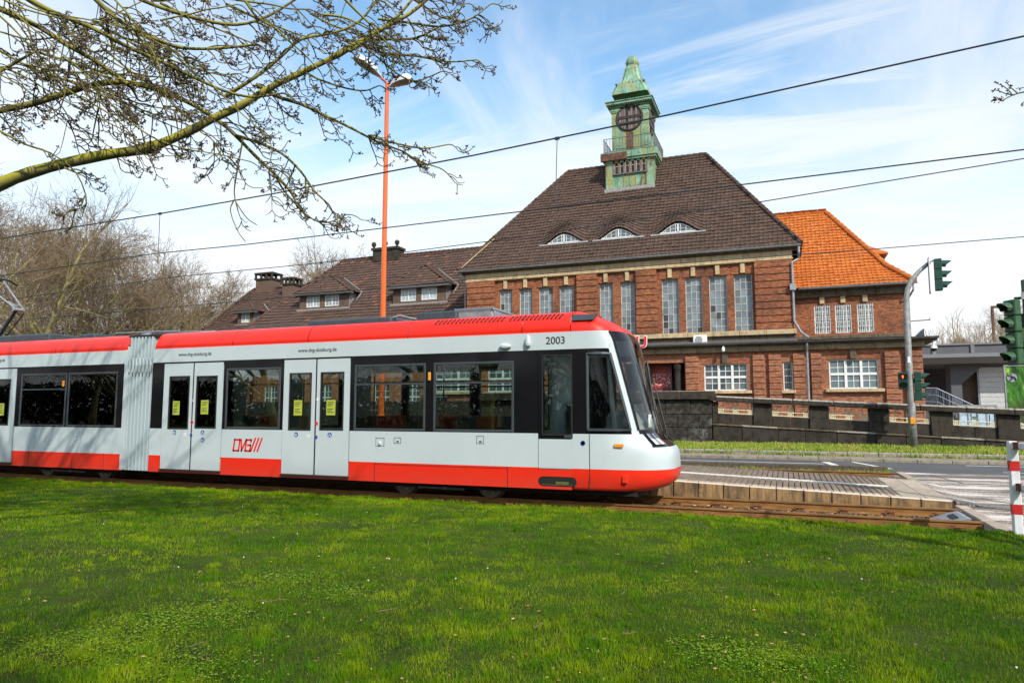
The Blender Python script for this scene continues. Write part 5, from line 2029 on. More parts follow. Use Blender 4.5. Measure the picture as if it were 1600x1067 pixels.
m = MB(); c_ = W(594, 692.5, Y=YS); m.lathe((c_.x, c_.y - .012, c_.z - .03), [(.022, 0), (.03, .015), (.03, .05), (.015, .07)], 8); m.build('socket', M['t_white'], tram)
# rounded bumper slot in the skirt
a, c_ = W(841, 758.5, Y=YS), W(901, 745.5, Y=YS)
zc = (a.z + c_.z) / 2; r_ = (c_.z - a.z) / 2
pts = [(a.x + r_ - r_ * math.sin(t_), zc + r_ * math.cos(t_)) for t_ in np.linspace(0, PI, 7)] + [(c_.x - r_ + r_ * math.sin(t_), zc - r_ * math.cos(t_)) for t_ in np.linspace(0, PI, 7)]
m = MB(); m.prism(pts, 'y', YS - .004, YS - .0008); so = m.build('skirt_slot', M['under'], tram)
m = MB(); m.box(a.x + .08, c_.x - .08, YS - .012, YS - .0045, a.z + .022, a.z + .032); m.box(a.x + .35, c_.x - .15, YS - .009, YS - .0045, a.z + .045, a.z + .09); m.build('slot_bar', M['slot_olive'], so)
a = W(976, 749, Y=YS); m = MB(); m.box(a.x - .05, a.x + .05, YS + .0, YS + .06, a.z - .07, a.z + .07); m.build('jacking_pocket', M['t_red'], tram, bevel=.01)
# camera pods
for px_, py_, up_ in ((790, 541, 0), (825, 532.5, 1)):
    c_ = W(px_, py_, Y=YS - .04)
    m = MB()
    R = Matrix.Rotation(PI / 2 if not up_ else 0, 3, 'Y')
    rr_ = [(.05, -.10), (.062, -.06), (.058, 0), (.04, .07), (.012, .12)]
    for i in range(len(rr_)):
        pass
    pts, n = [], 10
    for r0, h0 in rr_:
        for k in range(n):
            th = 2 * PI * k / n
            pts.append(c_ + R @ Vector((r0 * math.cos(th), r0 * math.sin(th) * .9, h0)))
    fs = [(i * n + k, i * n + (k + 1) % n, (i + 1) * n + (k + 1) % n, (i + 1) * n + k) for i in range(len(rr_) - 1) for k in range(n)] + [tuple(range(n)), tuple(range((len(rr_) - 1) * n, len(rr_) * n))]
    m.add(pts, fs); m.build('camera_pod', M['t_white'], tram, smooth=False)
# ---- lettering
def ttext(body, px0, px1, py, size, mat, name='lettering', sxs=1.0, **k):
    c_ = W((px0 + px1) / 2, py, Y=YS)
    return text(name, body, size, mat, tram, (c_.x, YS - .003, c_.z), align='CENTER', sx=sxs, **k)


ttext('www.dvg-duisburg.de', 279, 330, 555.6, .118, M['ink'])
ttext('www.dvg-duisburg.de', 466.5, 525, 549.3, .118, M['ink'])
ttext('www.dvg-duisburg.de', -36, 13, 565.5, .118, M['ink'])
ttext('2003', 852, 884, 537.2, .20, M['ink'], bold=.001)
c_ = W(958.5, 533, Y=YS + .03); text('lettering', '1', .09, M['ink'], tram, (c_.x, YS - .003, c_.z), align='CENTER')
# DVG with three slanted bars, drawn as flat strokes
A, B = W(364.5, 703.5, Y=YS), W(408.5, 686.5, Y=YS)
lw_, lh_ = B.x - A.x, B.z - A.z
sh = .13
lg = MB()


def stroke(pts, th=.022):
    for (u0, v0), (u1, v1) in zip(pts[:-1], pts[1:]):
        p, q = Vector((A.x + u0 * lw_ + sh * v0 * lh_, 0, A.z + v0 * lh_)), Vector((A.x + u1 * lw_ + sh * v1 * lh_, 0, A.z + v1 * lh_))
        d_ = (q - p).normalized() * th * .5; n_ = Vector((-d_.z, 0, d_.x))
        c4 = [p - d_ - n_, q + d_ - n_, q + d_ + n_, p - d_ + n_]
        lg.add([(v_.x, YS - .004, v_.z) for v_ in c4] + [(v_.x, YS - .001, v_.z) for v_ in c4], [(0, 1, 2, 3), (7, 6, 5, 4), (0, 4, 5, 1), (1, 5, 6, 2), (2, 6, 7, 3), (3, 7, 4, 0)])


stroke([(0, 0), (0, .95), (.19, .95), (.19, 0), (0, 0)], .042)
stroke([(.24, .95), (.30, 0), (.42, .95)], .042)
stroke([(.60, .80), (.60, .95), (.43, .95), (.43, 0), (.60, 0), (.60, .5), (.50, .5)], .042)
for k in range(3):
    u0 = .64 + k * .115
    stroke([(u0, 0), (u0 + .10, 1.08)], .042)
lg.build('logo', M['red_ink'], tram)


def disc(px_, py_, r, mat, glyph=None):
    c_ = W(px_, py_, Y=YS)
    m = MB(); m.tube([(c_.x, YS - .0105, c_.z), (c_.x, YS - .0065, c_.z)], r, 18)
    o = m.build('sticker', mat, tram)
    g = MB()
    if glyph == 'chair':
        g.tube([(c_.x + .005, YS - .0125, c_.z + r * .6), (c_.x - .0, YS - .0125, c_.z + .0), (c_.x + .025, YS - .0125, c_.z - .0), (c_.x + .035, YS - .0125, c_.z - .035)], .006, 4)
        g.tube([(c_.x + .026 * math.cos(t_) - .006, YS - .0125, c_.z - .016 + .026 * math.sin(t_)) for t_ in np.linspace(1.6, 6.0, 9)], .004, 4)
    elif glyph == 'pram':
        g.tube([(c_.x - .03, YS - .0125, c_.z + .02), (c_.x - .02, YS - .0125, c_.z - .012), (c_.x + .022, YS - .0125, c_.z - .012), (c_.x + .028, YS - .0125, c_.z + .012), (c_.x - .005, YS - .0125, c_.z + .012)], .008, 4)
        for q in (-.014, .016): g.lathe((c_.x + q, YS - .0125, c_.z - .032), [(.008, -.006), (.008, .006)], 6)
    elif glyph == 'bar':
        g.tube([(c_.x - r * .4, YS - .0125, c_.z - r * .3), (c_.x + r * .3, YS - .0125, c_.z + r * .4)], .006, 4)
    if g.v: g.build('pictogram', M['white_ink'] if glyph != 'bar' else M['red_ink'], o)


for p in ((273, 675.5, .055, 'blue_ink', 'pram'), (316.8, 675.5, .055, 'blue_ink', 'chair'), (316.8, 687.3, .055, 'blue_ink', 'pram'), (289, 678.8, .04, 'white_ink', 'bar'), (298.9, 679.8, .04, 'blue_ink', None),
          (463, 678.7, .055, 'blue_ink', 'pram'), (515.5, 679.5, .055, 'blue_ink', 'chair'), (482, 681.8, .04, 'white_ink', 'bar'), (494.3, 683, .04, 'blue_ink', None),
          (302, 625, .03, 'white_ink', None), (302, 624.6, .018, 'dark', None), (300.3, 659.5, .042, 'red_ink', None), (300.3, 659.5, .02, 'notice', None),
          (496.3, 623.7, .03, 'white_ink', None), (494.7, 661.5, .042, 'red_ink', None), (911, 692, .045, 'blue_ink', None), (911, 692, .034, 't_white', None)):
    disc(p[0], p[1], p[2], M[p[3]], p[4])
for p in ((269.5, 281, 626.5, 648), (313.3, 326, 625, 647), (458.8, 472.3, 625, 649), (509.6, 524.3, 624.7, 648.6), (-7, 6.8, 630, 649)):
    a, c_ = W(p[0], p[3], Y=YS), W(p[1], p[2], Y=YS)
    m = MB(); m.box(a.x, c_.x, YS - .001, YS + .0015, a.z, c_.z); o = m.build('paper_notice', M['notice'], tram)
    m = MB()
    for q in range(7):
        if q == 3: continue
        zq = c_.z - .05 - q * (c_.z - a.z - .08) / 7
        m.box(a.x + .03, c_.x - .03 - .03 * (q % 3), YS - .003, YS - .0012, zq - .006, zq + .006)
    m.build('print_line', M['ink'], o)

# ---- interior: floor, ceiling lamps, seats, rails
m = MB()
for a, c_ in ((XA2, XS), (XA1, XB1)):
    m.box(a, c_, YC0 - HW + .04, YC0 + HW - .04, .30, .42)
m.build('floor', M['t_floor'], tram)
m = MB()
for a, c_ in ((XA2 + .2, XS - .6), (XA1, XB1 - .2)):
    for y in (-.45, .45): m.box(a, c_, YC0 + y - .03, YC0 + y + .03, Z4 - .33, Z4 - .302)
m.build('ceiling_lamp', M['strip_lamp'], tram)
for k, x_ in enumerate([tx(650), tx(600), tx(565), tx(760), tx(725), tx(700), tx(385), tx(410), tx(85), tx(60), tx(160), tx(130), -20.2, -21.4, -22.6]):
    for y_ in (-.66, .66):
        m = MB(); m.box(x_ - .22, x_ + .2, YC0 + y_ - .38, YC0 + y_ + .38, .82, .92); m.box(x_ - .24, x_ - .17, YC0 + y_ - .38, YC0 + y_ + .38, .92, 1.62); m.box(x_ - .1, x_ + .1, YC0 + y_ - .1, YC0 + y_ + .1, .42, .82)
        m.build('seat', M['seat_red'] if (k + (y_ > 0)) % 2 else M['t_floor'], tram, bevel=.02)
m = MB()
for px_ in (256, 341, 446, 541, 560, 672, 790, 24, 110):
    m.tube([(tx(px_), YC0 - .55, .42), (tx(px_), YC0 - .55, 2.9)], .018, 6)
m.tube([(XA2 + .3, YC0 - .5, 2.35), (XS - .7, YC0 - .5, 2.35)], .016, 6)
m.build('grab_rail', M['orange_lamp'], tram)
m = MB()
for px_ in (247, 348, 438, 549, 806, 832, 184, 22):
    m.box(tx(px_) - .02, tx(px_) + .02, YC0 - HW + .06, YC0 - .45, .42, 2.9)
m.build('partition', M['t_inner'], tram)
# end walls
for x_ in (XA2, XB1):
    m = MB(); m.box(x_ - .015, x_ + .015, YS + .03, YC0 - .6, .3, Z4 + .02); m.box(x_ - .015, x_ + .015, YC0 + .6, YC0 + HW - .03, .3, Z4 + .02); m.box(x_ - .015, x_ + .015, YC0 - .6, YC0 + .6, 2.5, Z4 + .02); m.build('end_wall', M['t_white'], tram)
m = MB(); m.box(XA1 - .03, XA1, YS, YC0 + HW, Z0, Z4 + .3); m.build('end_wall', M['t_white'], tram)

# ---- bellows
def pleat_outline(x0, x1, n, w0, w1):
    side = []
    for k in range(n):
        a = x0 + (x1 - x0) * k / n; st__ = (x1 - x0) / n
        side += [(a + st__ * .04, w0), (a + st__ * .30, w1 - .012), (a + st__ * .45, w1), (a + st__ * .62, w1 - .012), (a + st__ * .88, w0)]
    return side


bx0, bx1 = XB1 + .02, XA2 - .02
m = MB()
s_ = pleat_outline(bx0, bx1, 7, HW - .17, HW - .005)
out = [(x, YC0 - w_) for x, w_ in s_] + [(x, YC0 + w_) for x, w_ in reversed(s_)]
m.prism(out, 'z', .27, 3.56)
bl = m.build('bellows', M['bellow'], tram)
m = MB()
for k in range(7):
    a = bx0 + (bx1 - bx0) * (k + .45) / 7
    m.tube([(a, YC0 - HW - .002, 2.68), (a + .03, YC0 - HW - .012, 2.86), (a, YC0 - HW - .002, 3.02)], .028, 5)
m.build('fold', M['bellow'], bl)
m = MB(); m.box(XB1 - .10, XB1 + .02, YS - .004, YS + .1, .28, Z4 + .1); m.build('end_frame', M['t_white'], tram)
m = MB(); m.box(bx0 - .05, bx1 + .05, YC0 - HW + .03, YC0 + HW - .03, 3.561, 3.61); m.build('bellows_cap', M['rubber'], tram)
c_ = W(229, 523, Y=YC0)
m = MB(); m.lathe((c_.x, YC0, 3.55), [(.13, 0), (.13, .26), (.10, .28)], 12); m.build('roof_drum', M['galv'], tram)
m = MB(); m.tube([(c_.x - .9, YC0 - .2, 3.83), (c_.x + 1.4, YC0 - .2, 3.80)], .02, 5); m.tube([(c_.x - .3, YC0 + .2, 3.86), (c_.x + 2.2, YC0 + .2, 3.80)], .02, 5); m.build('roof_cable', M['galv'], tram)
# ---- roof equipment
def rbox(px0, px1, pytop, Y, dep, mat, name='roof_unit', z0=3.4, bev=.03):
    a, c_ = W(px0, pytop, Y=Y), W(px1, pytop, Y=Y)
    m = MB(); m.box(a.x, c_.x, Y, Y + dep, z0, (a.z + c_.z) / 2)
    return m.build(name, mat, tram, bevel=bev), a, c_


rbox(480, 611, 498, YC0 - .62, 1.2, M['t_roof'])
rbox(651, 713, 486.5, YC0 - .62, 1.2, M['t_roof'])
u, a, c_ = rbox(713, 770, 484, YC0 - .5, 1.0, M['zinc'])
rbox(-40, 77, 524, YC0 - .62, 1.2, M['t_roof'])
rbox(122, 148, 521.5, YC0 - .5, 1.0, M['t_roof'])
m = MB()
z_ = (a.z + c_.z) / 2
for q in range(12):
    x_ = a.x + (c_.x - a.x) * q / 11
    m.box(x_ - .015, x_ + .015, YC0 - .55, YC0 + .55, z_ + .005, z_ + .035)
m.build('grating', M['galv'], u)
m = MB(); x0 = W(611, 500, Y=YC0 - .5).x
m.tube([(x0, YC0 - .5, 3.78), (x0 + .25, YC0 - .5, 3.82), (x0 + .9, YC0 - .45, 3.66)], .025, 5); m.tube([(c_.x, YC0 - .5, z_), (c_.x + .6, YC0 - .55, 3.66)], .02, 5); m.build('roof_cable', M['galv'], tram)
# ---- pantograph
pk = W(29, 484, Y=YC0)
base = W(-6, 525, Y=YC0)
top = Vector((pk.x - 1.45, YC0, 5.82))
m = MB(); m.tube([(base.x - .15, YC0, 3.66), (pk.x - .1, YC0, pk.z)], .05, 8); m.tube([(base.x - .1, YC0 + .15, 3.66), (pk.x + .1, YC0 + .1, pk.z - .1)], .02, 6)
pg = m.build('pantograph', M['rubber'], tram)
m = MB()
for s_ in (-1, 1):
    m.tube([(pk.x + .03, YC0 + s_ * .12, pk.z + .02), (top.x, YC0 + s_ * .42, top.z - .05)], .026, 6)
    m.tube([(pk.x - .15, YC0 + s_ * .05, pk.z + .1), (pk.x - .55, YC0 + s_ * .05, pk.z + .28)], .03, 6)
m.tube([(pk.x, YC0 - .16, pk.z), (pk.x, YC0 + .16, pk.z)], .05, 8)
m.build('upper_arm', M['zinc'], pg)
m = MB(); m.tube([(top.x, YC0 - .85, top.z - .12), (top.x, YC0 - .6, top.z), (top.x, YC0 + .6, top.z), (top.x, YC0 + .85, top.z - .12)], .03, 6); m.tube([(top.x - .3, YC0 - .6, top.z), (top.x - .3, YC0 + .6, top.z)], .03, 6); m.build('contact_strip', M['rubber'], pg)
m = MB(); m.box(base.x - 1.6, base.x + .5, YC0 - .5, YC0 + .5, 3.45, 3.62); m.build('pantograph_base', M['t_roof'], tram)
# ---- underframe, bogies, wheels
m = MB()
for a, c_ in ((XA2 + .1, -2.6), (XA1, XB1 - .1)): m.box(a, c_, YC0 - .92, YC0 + .92, .16, .31)
m.build('underframe', M['under'], tram)
for px_ in (635, 768, 75, 165, -120):
    x_ = W(px_, 770, Y=YC0 - .75).x
    for y_ in (RAILS1[0], RAILS1[1]):
        m = MB(); s__ = -1 if y_ < YC0 else 1
        m.tube([(x_, y_ - s__ * .06, .285), (x_, y_ - s__ * .035, .285)], .325, 24); m.tube([(x_, y_ - s__ * .035, .285), (x_, y_ + s__ * .06, .285)], .29, 24)
        wo = m.build('wheel', M['wheel'], tram)
        m = MB(); m.tube([(x_, y_ + s__ * .06, .285), (x_, y_ + s__ * .10, .285)], .13, 12)
        for q in range(6): m.tube([(x_ + .19 * math.cos(q), y_ + s__ * .055, .285 + .19 * math.sin(q)), (x_ + .19 * math.cos(q), y_ + s__ * .075, .285 + .19 * math.sin(q))], .02, 6)
        m.build('hub', M['galv'], wo)
for a, c_ in ((635, 768), (75, 165)):
    x0, x1 = W(a, 770, Y=YC0 - .75).x, W(c_, 770, Y=YC0 - .75).x
    m = MB(); m.box(x0 - .2, x1 + .2, YC0 - .90, YC0 - .82, .20, .34); m.box(x0 + .5, x1 - .5, YC0 - .95, YC0 - .8, .12, .22); m.build('bogie_frame', M['under'], tram, bevel=.02)
    m = MB(); m.tube([(x0 + .4, YC0 - .97, .17), (x1 - .5, YC0 - .97, .16)], .022, 6); m.box((x0 + x1) / 2, (x0 + x1) / 2 + .09, YC0 - 1.0, YC0 - .93, .14, .20); m.build('brake_rod', M['zinc_dark'], tram)
m = MB(); m.box(tx(925), tx(985), YC0 - .6, YC0 + .6, .10, .30); m.build('lifeguard', M['under'], tram)
# ================================================================== RAMP WALL IN FRONT OF THE STATION
YR = 33.0
wall = thing('ramp_wall', (2, YR, .2), 'sooty black stone ramp wall with pebbly sloping coping and cream metal grilles', 'wall')


def wz(px_, py_): return W(px_, py_, Y=YR).z


def wx(px_): return W(px_, 650, Y=YR).x


xk = wx(1113.5)
zt0, zt1 = wz(1080, 611.5), wz(1080, 624.5)


def stain_mat():
    t = NT('black_stone_with_paint')
    c = t.mix(t.rng(t.noise(4, 6, .7), .4, .7), (.025, .022, .019), (.085, .072, .06))
    w_ = t.math('MULTIPLY', t.rng(t.noise(1.0, 3, .5, sc=(.8, .8, 1.6)), .50, .60), t.rng(t.noise(5, 6, .8, sc=(1, 1, .6)), .42, .62))
    c = t.mix(w_, c, (.16, .155, .15))
    t.bump(t.noise(25, 5), .5, .015)
    return t.done(c, .9, spec=.25)


M['stone_paint'] = stain_mat()
# level part: coursed blocks
m = MB(); m.box(-30, xk, YR + .06, YR + .5, 0, zt1); m.build('wall_core', M['stone_black'], wall)
zr_ = [.1, wz(1080, 668), wz(1080, 647.5), zt1]
for r_ in range(3):
    x = xk - .02; k = 0
    while x > -12:
        w_ = (1.15, 1.45, .95)[(k + r_) % 3] if k or r_ != 1 else .6
        piece('wall_block', wall, (x - w_ / 2, YR + .05, (zr_[r_] + zr_[r_ + 1]) / 2), (w_ - .02, .16 + .012 * ((k * 3 + r_) % 3), round(zr_[r_ + 1] - zr_[r_] - .02, 3)), M['stone_paint'], .02)
        x -= w_; k += 1
x = xk + .12
while x > -14:
    piece('coping_stone', wall, (x - .75, YR + .14, (zt0 + zt1) / 2), (1.49, .72, zt0 - zt1), M['coping'] if False else M['stone_black'], .03)
    piece('coping_cap', wall, (x - .75, YR + .18, zt0 + .012), (1.49, .56, .03), M['coping'], .01)
    x -= 1.5
m = MB(); m.tube([(xk + .02, YR - .26, zt1 + .13), (xk + .02, YR + .5, zt1 + .13)], .17, 14); m.tube([(xk + .02, YR - .29, zt1 + .13), (xk + .02, YR - .26, zt1 + .13)], .08, 10); m.build('volute', M['stone_black'], wall)
# sloping part
CT = [(wx(1113.8), wz(1113.8, 618)), (wx(1600), wz(1600, 638.6))]
slp = (CT[1][1] - CT[0][1]) / (CT[1][0] - CT[0][0])
XE2 = wx(1600) + 7


def cz(x): return CT[0][1] + slp * (x - CT[0][0])


LT = [(wx(1115.6), wz(1115.6, 661)), (wx(1600), wz(1600, 688.5))]
slq = (LT[1][1] - LT[0][1]) / (LT[1][0] - LT[0][0])


def lz(x): return LT[0][1] + slq * (x - LT[0][0])


def slab4(name, x0, x1, y0, y1, b0, b1, t0, t1, mat, bev=.02):
    m = MB()
    m.add([(x0, y0, b0), (x1, y0, b1), (x1, y1, b1), (x0, y1, b0), (x0, y0, t0), (x1, y0, t1), (x1, y1, t1), (x0, y1, t0)],
          [(0, 3, 2, 1), (4, 5, 6, 7), (0, 1, 5, 4), (1, 2, 6, 5), (2, 3, 7, 6), (3, 0, 4, 7)])
    return m.build(name, mat, wall, bevel=bev)


CTH = .26
x = xk + .16
while x < XE2:
    x2 = x + 1.62
    slab4('coping_stone', x, x2 - .012, YR - .22, YR + .5, cz(x) - CTH, cz(x2) - CTH, cz(x) - .12, cz(x2) - .12, M['stone_black'], .02)
    slab4('coping_cap', x, x2 - .01, YR - .21, YR + .48, cz(x) - .119, cz(x2) - .119, cz(x), cz(x2), M['coping'], .05)
    x = x2
opn = [(1121.5, 1177.5), (1206, 1265), (1295, 1357.5), (1389, 1454), (1488, 1557.5), (1593, 1665)]
oz0 = .54                       # opening height
xs_ = xk + .0
tops = lambda x: cz(x) - CTH
prev = xk
for a, c_ in opn:
    xa, xc_ = wx(a), wx(c_)
    slab4('wall_pier', prev, xa, YR - .04, YR + .42, lz(prev), lz(xa), tops(prev) - .004, tops(xa) - .004, M['stone_black'], .012)
    xm = (xa + xc_) / 2
    zbo = lambda x: tops(x) - .55
    slab4('wall_block', xa + .004, xm - .01, YR + .04, YR + .36, lz(xa), lz(xm), zbo(xa), zbo(xm), M['stone_black'], .012)
    slab4('wall_block', xm + .0, xc_ - .004, YR + .04, YR + .36, lz(xm), lz(xc_), zbo(xm), zbo(xc_), M['stone_black'], .012)
    # grille: frame, two rails, uprights, scroll rings
    g = MB(); yg = YR + .06
    F_ = lambda x, f: Vector((x, yg, zbo(x) + .02 + (.51) * f))
    g.tube([F_(xa + .03, .04), F_(xc_ - .03, .04)], .028, 5); g.tube([F_(xa + .03, .36), F_(xc_ - .03, .36)], .024, 5)
    n_ = 7
    for k in range(n_ + 1):
        x_ = xa + .03 + (xc_ - xa - .06) * k / n_
        if k in (0, 1, 3, 4, 6, 7): g.tube([F_(x_, 0), F_(x_, .98)], .022, 5)
    go = g.build('grille', M['cream'] if 'cream' in M else M.setdefault('cream', simple('cream_paint_metal', (.62, .58, .40), .6, 0, .2, 20, dirt=.4)), wall)
    for k, f in ((.5, .19), (6.5, .19), (3.5, .66), (3.5, .19)):
        x_ = xa + .03 + (xc_ - xa - .06) * k / n_
        c0 = F_(x_, f)
        for rr_ in (.062, .032):
            q = MB(); q.tube([c0 + Vector((rr_ * math.cos(t_), -.005, rr_ * math.sin(t_))) for t_ in np.linspace(0, 2 * PI, 11)], .018, 4, caps=False)
            q.build('scroll_ring', M['cream'], go)
    prev = xc_
slab4('wall_pier', prev, XE2, YR - .04, YR + .42, lz(prev), lz(XE2), tops(prev) - .004, tops(XE2) - .004, M['stone_black'], .012)
x = xk
k = 0
while x < XE2:
    x2 = min(x + (1.25, 1.5, 1.1)[k % 3], XE2)
    slab4('plinth_block', x + .008, x2 - .008, YR - .10 - .01 * (k % 2), YR + .45, .05, .05, lz(x) - .09, lz(x2) - .09, M['stone_black'], .02)
    slab4('plinth_ledge', x + .004, x2 - .004, YR - .15, YR + .45, lz(x) - .088, lz(x2) - .088, lz(x) - .01, lz(x2) - .01, M['coping'] if k % 3 == 1 else M['stone_dark'], .015)
    x = x2; k += 1
# scratched letters on the left part
gm = MB()
M['chalk'] = simple('pale_scratched_paint', (.17, .17, .165), .9)
g0 = W(1078, 672, Y=YR - .045)


def scr(pts, s=.10):
    gm.tube([(g0.x + u * s, YR - .048, g0.z + v * s) for u, v in pts], .008, 4)


scr([(1.2, 3), (.2, 2.8), (.1, 1.8), (1.1, 1.3), (1.0, .2), (-.1, 0)]); scr([(2.9, 2.6), (2.0, 2.9), (1.7, 1.4), (2.1, .2), (3.1, .4)]); scr([(3.8, 3.2), (3.7, .3), (4.7, .2)])
gm.build('scratched_letters', M['chalk'], wall)

# ---------------- U sign, air conditioner, camera on the station
M['u_red'] = simple('red_sign_enamel', (.70, .02, .015), .35)
us = thing('metro_sign', W(998, 533, Y=YL - .9), 'red letter U sign with white edge mounted above the station portal', 'sign')
c_ = W(994.2, 542.6, Y=YL - .9)
text('letter_rim', 'U', .86, M['white_ink'], us, (c_.x - .02, YL - .88, c_.z - .02), ext=.02, bold=.045)
text('letter', 'U', .86, M['u_red'], us, (c_.x - .02, YL - .915, c_.z - .02), ext=.02, bold=.012)
m = MB(); m.tube([(c_.x + .25, YL - .86, c_.z + .3), (c_.x + .25, YL - .55, c_.z + .2)], .03, 6); m.build('bracket', M['zinc_dark'], us)
a, c_ = W(1083, 538.5, Y=YL + .75), W(1104, 523, Y=YL + .75)
ac = thing('air_conditioner', ((a.x + c_.x) / 2, YL + .9, a.z), 'white air conditioner box with round fan grille on the ledge under the tall windows', 'air conditioner')
m = MB(); m.box(a.x, c_.x, YL + .75, YL + 1.1, a.z, c_.z); m.build('casing', M['white_frame'], ac, bevel=.02)
fc = Vector((a.x + (c_.x - a.x) * .42, YL + .745, (a.z + c_.z) / 2))
m = MB(); m.tube([fc, fc + Vector((0, -.006, 0))], .2, 20); m.build('fan_opening', M['zinc'], ac)
m = MB()
for r_ in (.2, .14, .08): m.tube([fc + Vector((r_ * math.cos(t_), -.015, r_ * math.sin(t_))) for t_ in np.linspace(0, 2 * PI, 17)], .006, 4, caps=False)
m.build('fan_grille', M['white_frame'], ac)
m = MB(); m.box(a.x + .05, a.x + .12, YL + .8, YL + 1.05, a.z - .12, a.z); m.box(c_.x - .12, c_.x - .05, YL + .8, YL + 1.05, a.z - .12, a.z); m.build('foot', M['zinc_dark'], ac)
c_ = W(1459, 543, Y=YL - .4)
cmr = thing('security_camera', (c_.x, c_.y, c_.z), 'white dome security camera hanging from the roof corner of the station', 'camera')
m = MB(); m.lathe((c_.x, c_.y, c_.z), [(.03, .33), (.03, .12), (.12, .10), (.15, 0), (.15, -.04)], 12); m.build('housing', M['white_frame'], cmr)
m = MB(); m.lathe((c_.x, c_.y, c_.z - .04), [(.13, 0), (.12, -.07), (.07, -.13), (.02, -.15)], 12); m.build('dome', M['t_black'], cmr)

# ================================================================== RAILWAY BRIDGE AND UNDERPASS AT THE RIGHT
YBR = 52.0
br = thing('railway_bridge', (20, YBR, 0), 'grey concrete railway bridge with panelled parapet and haunched pier', 'bridge')
M['conc'] = stone_mat('grey_bridge_paint', (.13, .14, .155), (.09, .09, .095), .35)
M['conc_pale'] = stone_mat('pale_grey_concrete', (.22, .23, .25), (.2, .2, .2), .3)
zp1, zp0 = W(1520, 535.5, Y=YBR).z, W(1520, 552, Y=YBR).z
zs0 = W(1520, 566, Y=YBR).z
m = MB(); m.box(6.0, 60, YBR + .3, YBR + .55, zp0, zp1 - .1); m.build('parapet', M['conc'], br)
m = MB(); m.box(6.0, 60, YBR + .2, YBR + .65, zp1 - .1, zp1); m.build('parapet_cap', M['conc_pale'], br)
for k in range(22):
    piece('parapet_post', br, (7 + k * 2.15, YBR + .27, (zp0 + zp1) / 2 - .05), (.22, .12, zp1 - zp0 - .1), M['conc_pale'], .02)
m = MB(); m.prism([(YBR, zp0), (YBR + .6, zp0 + .06), (YBR + 9, zp0 + .06), (YBR + 9, zs0), (YBR + .5, zs0), (YBR - .0, zs0 + .35)], 'x', 6.0, 60); m.build('deck', M['conc_pale'], br)
m = MB(); m.box(5.0, 60, YBR + 8.6, YBR + 9, 0, zs0); m.build('abutment', M['conc'], br)
pa, pb = W(1486, 600, Y=YBR + 1.5), W(1503, 600, Y=YBR + 1.5)
m = MB(); m.prism([(pa.x, 0), (pb.x, 0), (pb.x, zs0 - 1.3), (pb.x + 1.4, zs0), (pa.x, zs0)], 'y', YBR + 1.5, YBR + 3); m.build('pier', M['conc'], br)
m = MB(); m.box(pb.x, W(1533, 600, Y=YBR + 2.6).x, YBR + 2.6, YBR + 2.9, 0, zs0 - .01); m.build('brick_panel', M['brick_dark'], br)
a, c_ = W(1532.5, 640, Y=YBR + 2), W(1577, 574.5, Y=YBR + 2)
bd = thing('roller_shutter', ((a.x + c_.x) / 2, YBR + 2, 0), 'pale grey closed roller shutter under the railway bridge', 'shutter')
n_ = 14
m = MB(); m.box(a.x - .08, c_.x + .08, YBR + 2.0, YBR + 2.1, -.1, c_.z + .08); m.build('frame', M['zinc'], bd)
M['shutter'] = simple('pale_shutter_paint', (.50, .52, .52), .5)
for k in range(n_):
    h_ = (c_.z + .05) / n_
    piece('slat', bd, ((a.x + c_.x) / 2, YBR + 1.985, h_ * (k + .5)), (round(c_.x - a.x, 2), .035, round(h_ - .012, 3)), M['shutter'], .01)


def ad_mat():
    t = NT('green_jungle_print')
    n = t.noise(1.0, 5, .7, sc=(3.4, 1, .9), dist=1.2)
    c = t.mix(t.rng(n, .38, .54), (.010, .035, .006), (.05, .20, .015))
    c = t.mix(t.rng(n, .56, .66), c, (.30, .50, .07))
    x, y, z = t.xyz()
    c = t.mix(t.rng(z, 1.4, 2.6), (.05, .06, .02), c)
    return t.done(c, .35)


a, c_ = W(1574.5, 641, Y=45.0), W(1640, 571, Y=45.0)
ad = thing('advertising_board', ((a.x + c_.x) / 2, 45, 0), 'large billboard printed with bright green jungle leaves beside the bridge', 'billboard')
m = MB(); m.box(a.x, c_.x, 45, 45.12, .4, c_.z); m.build('panel', ad_mat(), ad)
m = MB(); m.box(a.x - .05, c_.x + .05, 44.96, 45.16, c_.z, c_.z + .07); m.box(a.x - .06, a.x, 44.96, 45.16, .4, c_.z); m.box(c_.x, c_.x + .06, 44.96, 45.16, .4, c_.z); m.build('frame', M['zinc'], ad)
m = MB(); m.box(a.x + .3, a.x + .45, 45.13, 45.3, 0, 2); m.box(c_.x - .45, c_.x - .3, 45.13, 45.3, 0, 2); m.build('post', M['zinc_dark'], ad)
e_ = W(1581, 590, Y=44.98)
m = MB(); m.tube([(e_.x, 44.985, e_.z), (e_.x, 44.965, e_.z)], .24, 16); m.build('round_picture', M['galv'], ad)
m = MB(); m.tube([(e_.x - .18, 44.955, e_.z + .14), (e_.x + .1, 44.955, e_.z + .05), (e_.x + .2, 44.955, e_.z - .14)], .05, 5); m.tube([(e_.x - .1, 44.955, e_.z - .15), (e_.x + .02, 44.955, e_.z - .05), (e_.x - .05, 44.955, e_.z + .2)], .04, 5); m.build('round_picture', M['ink'], ad)
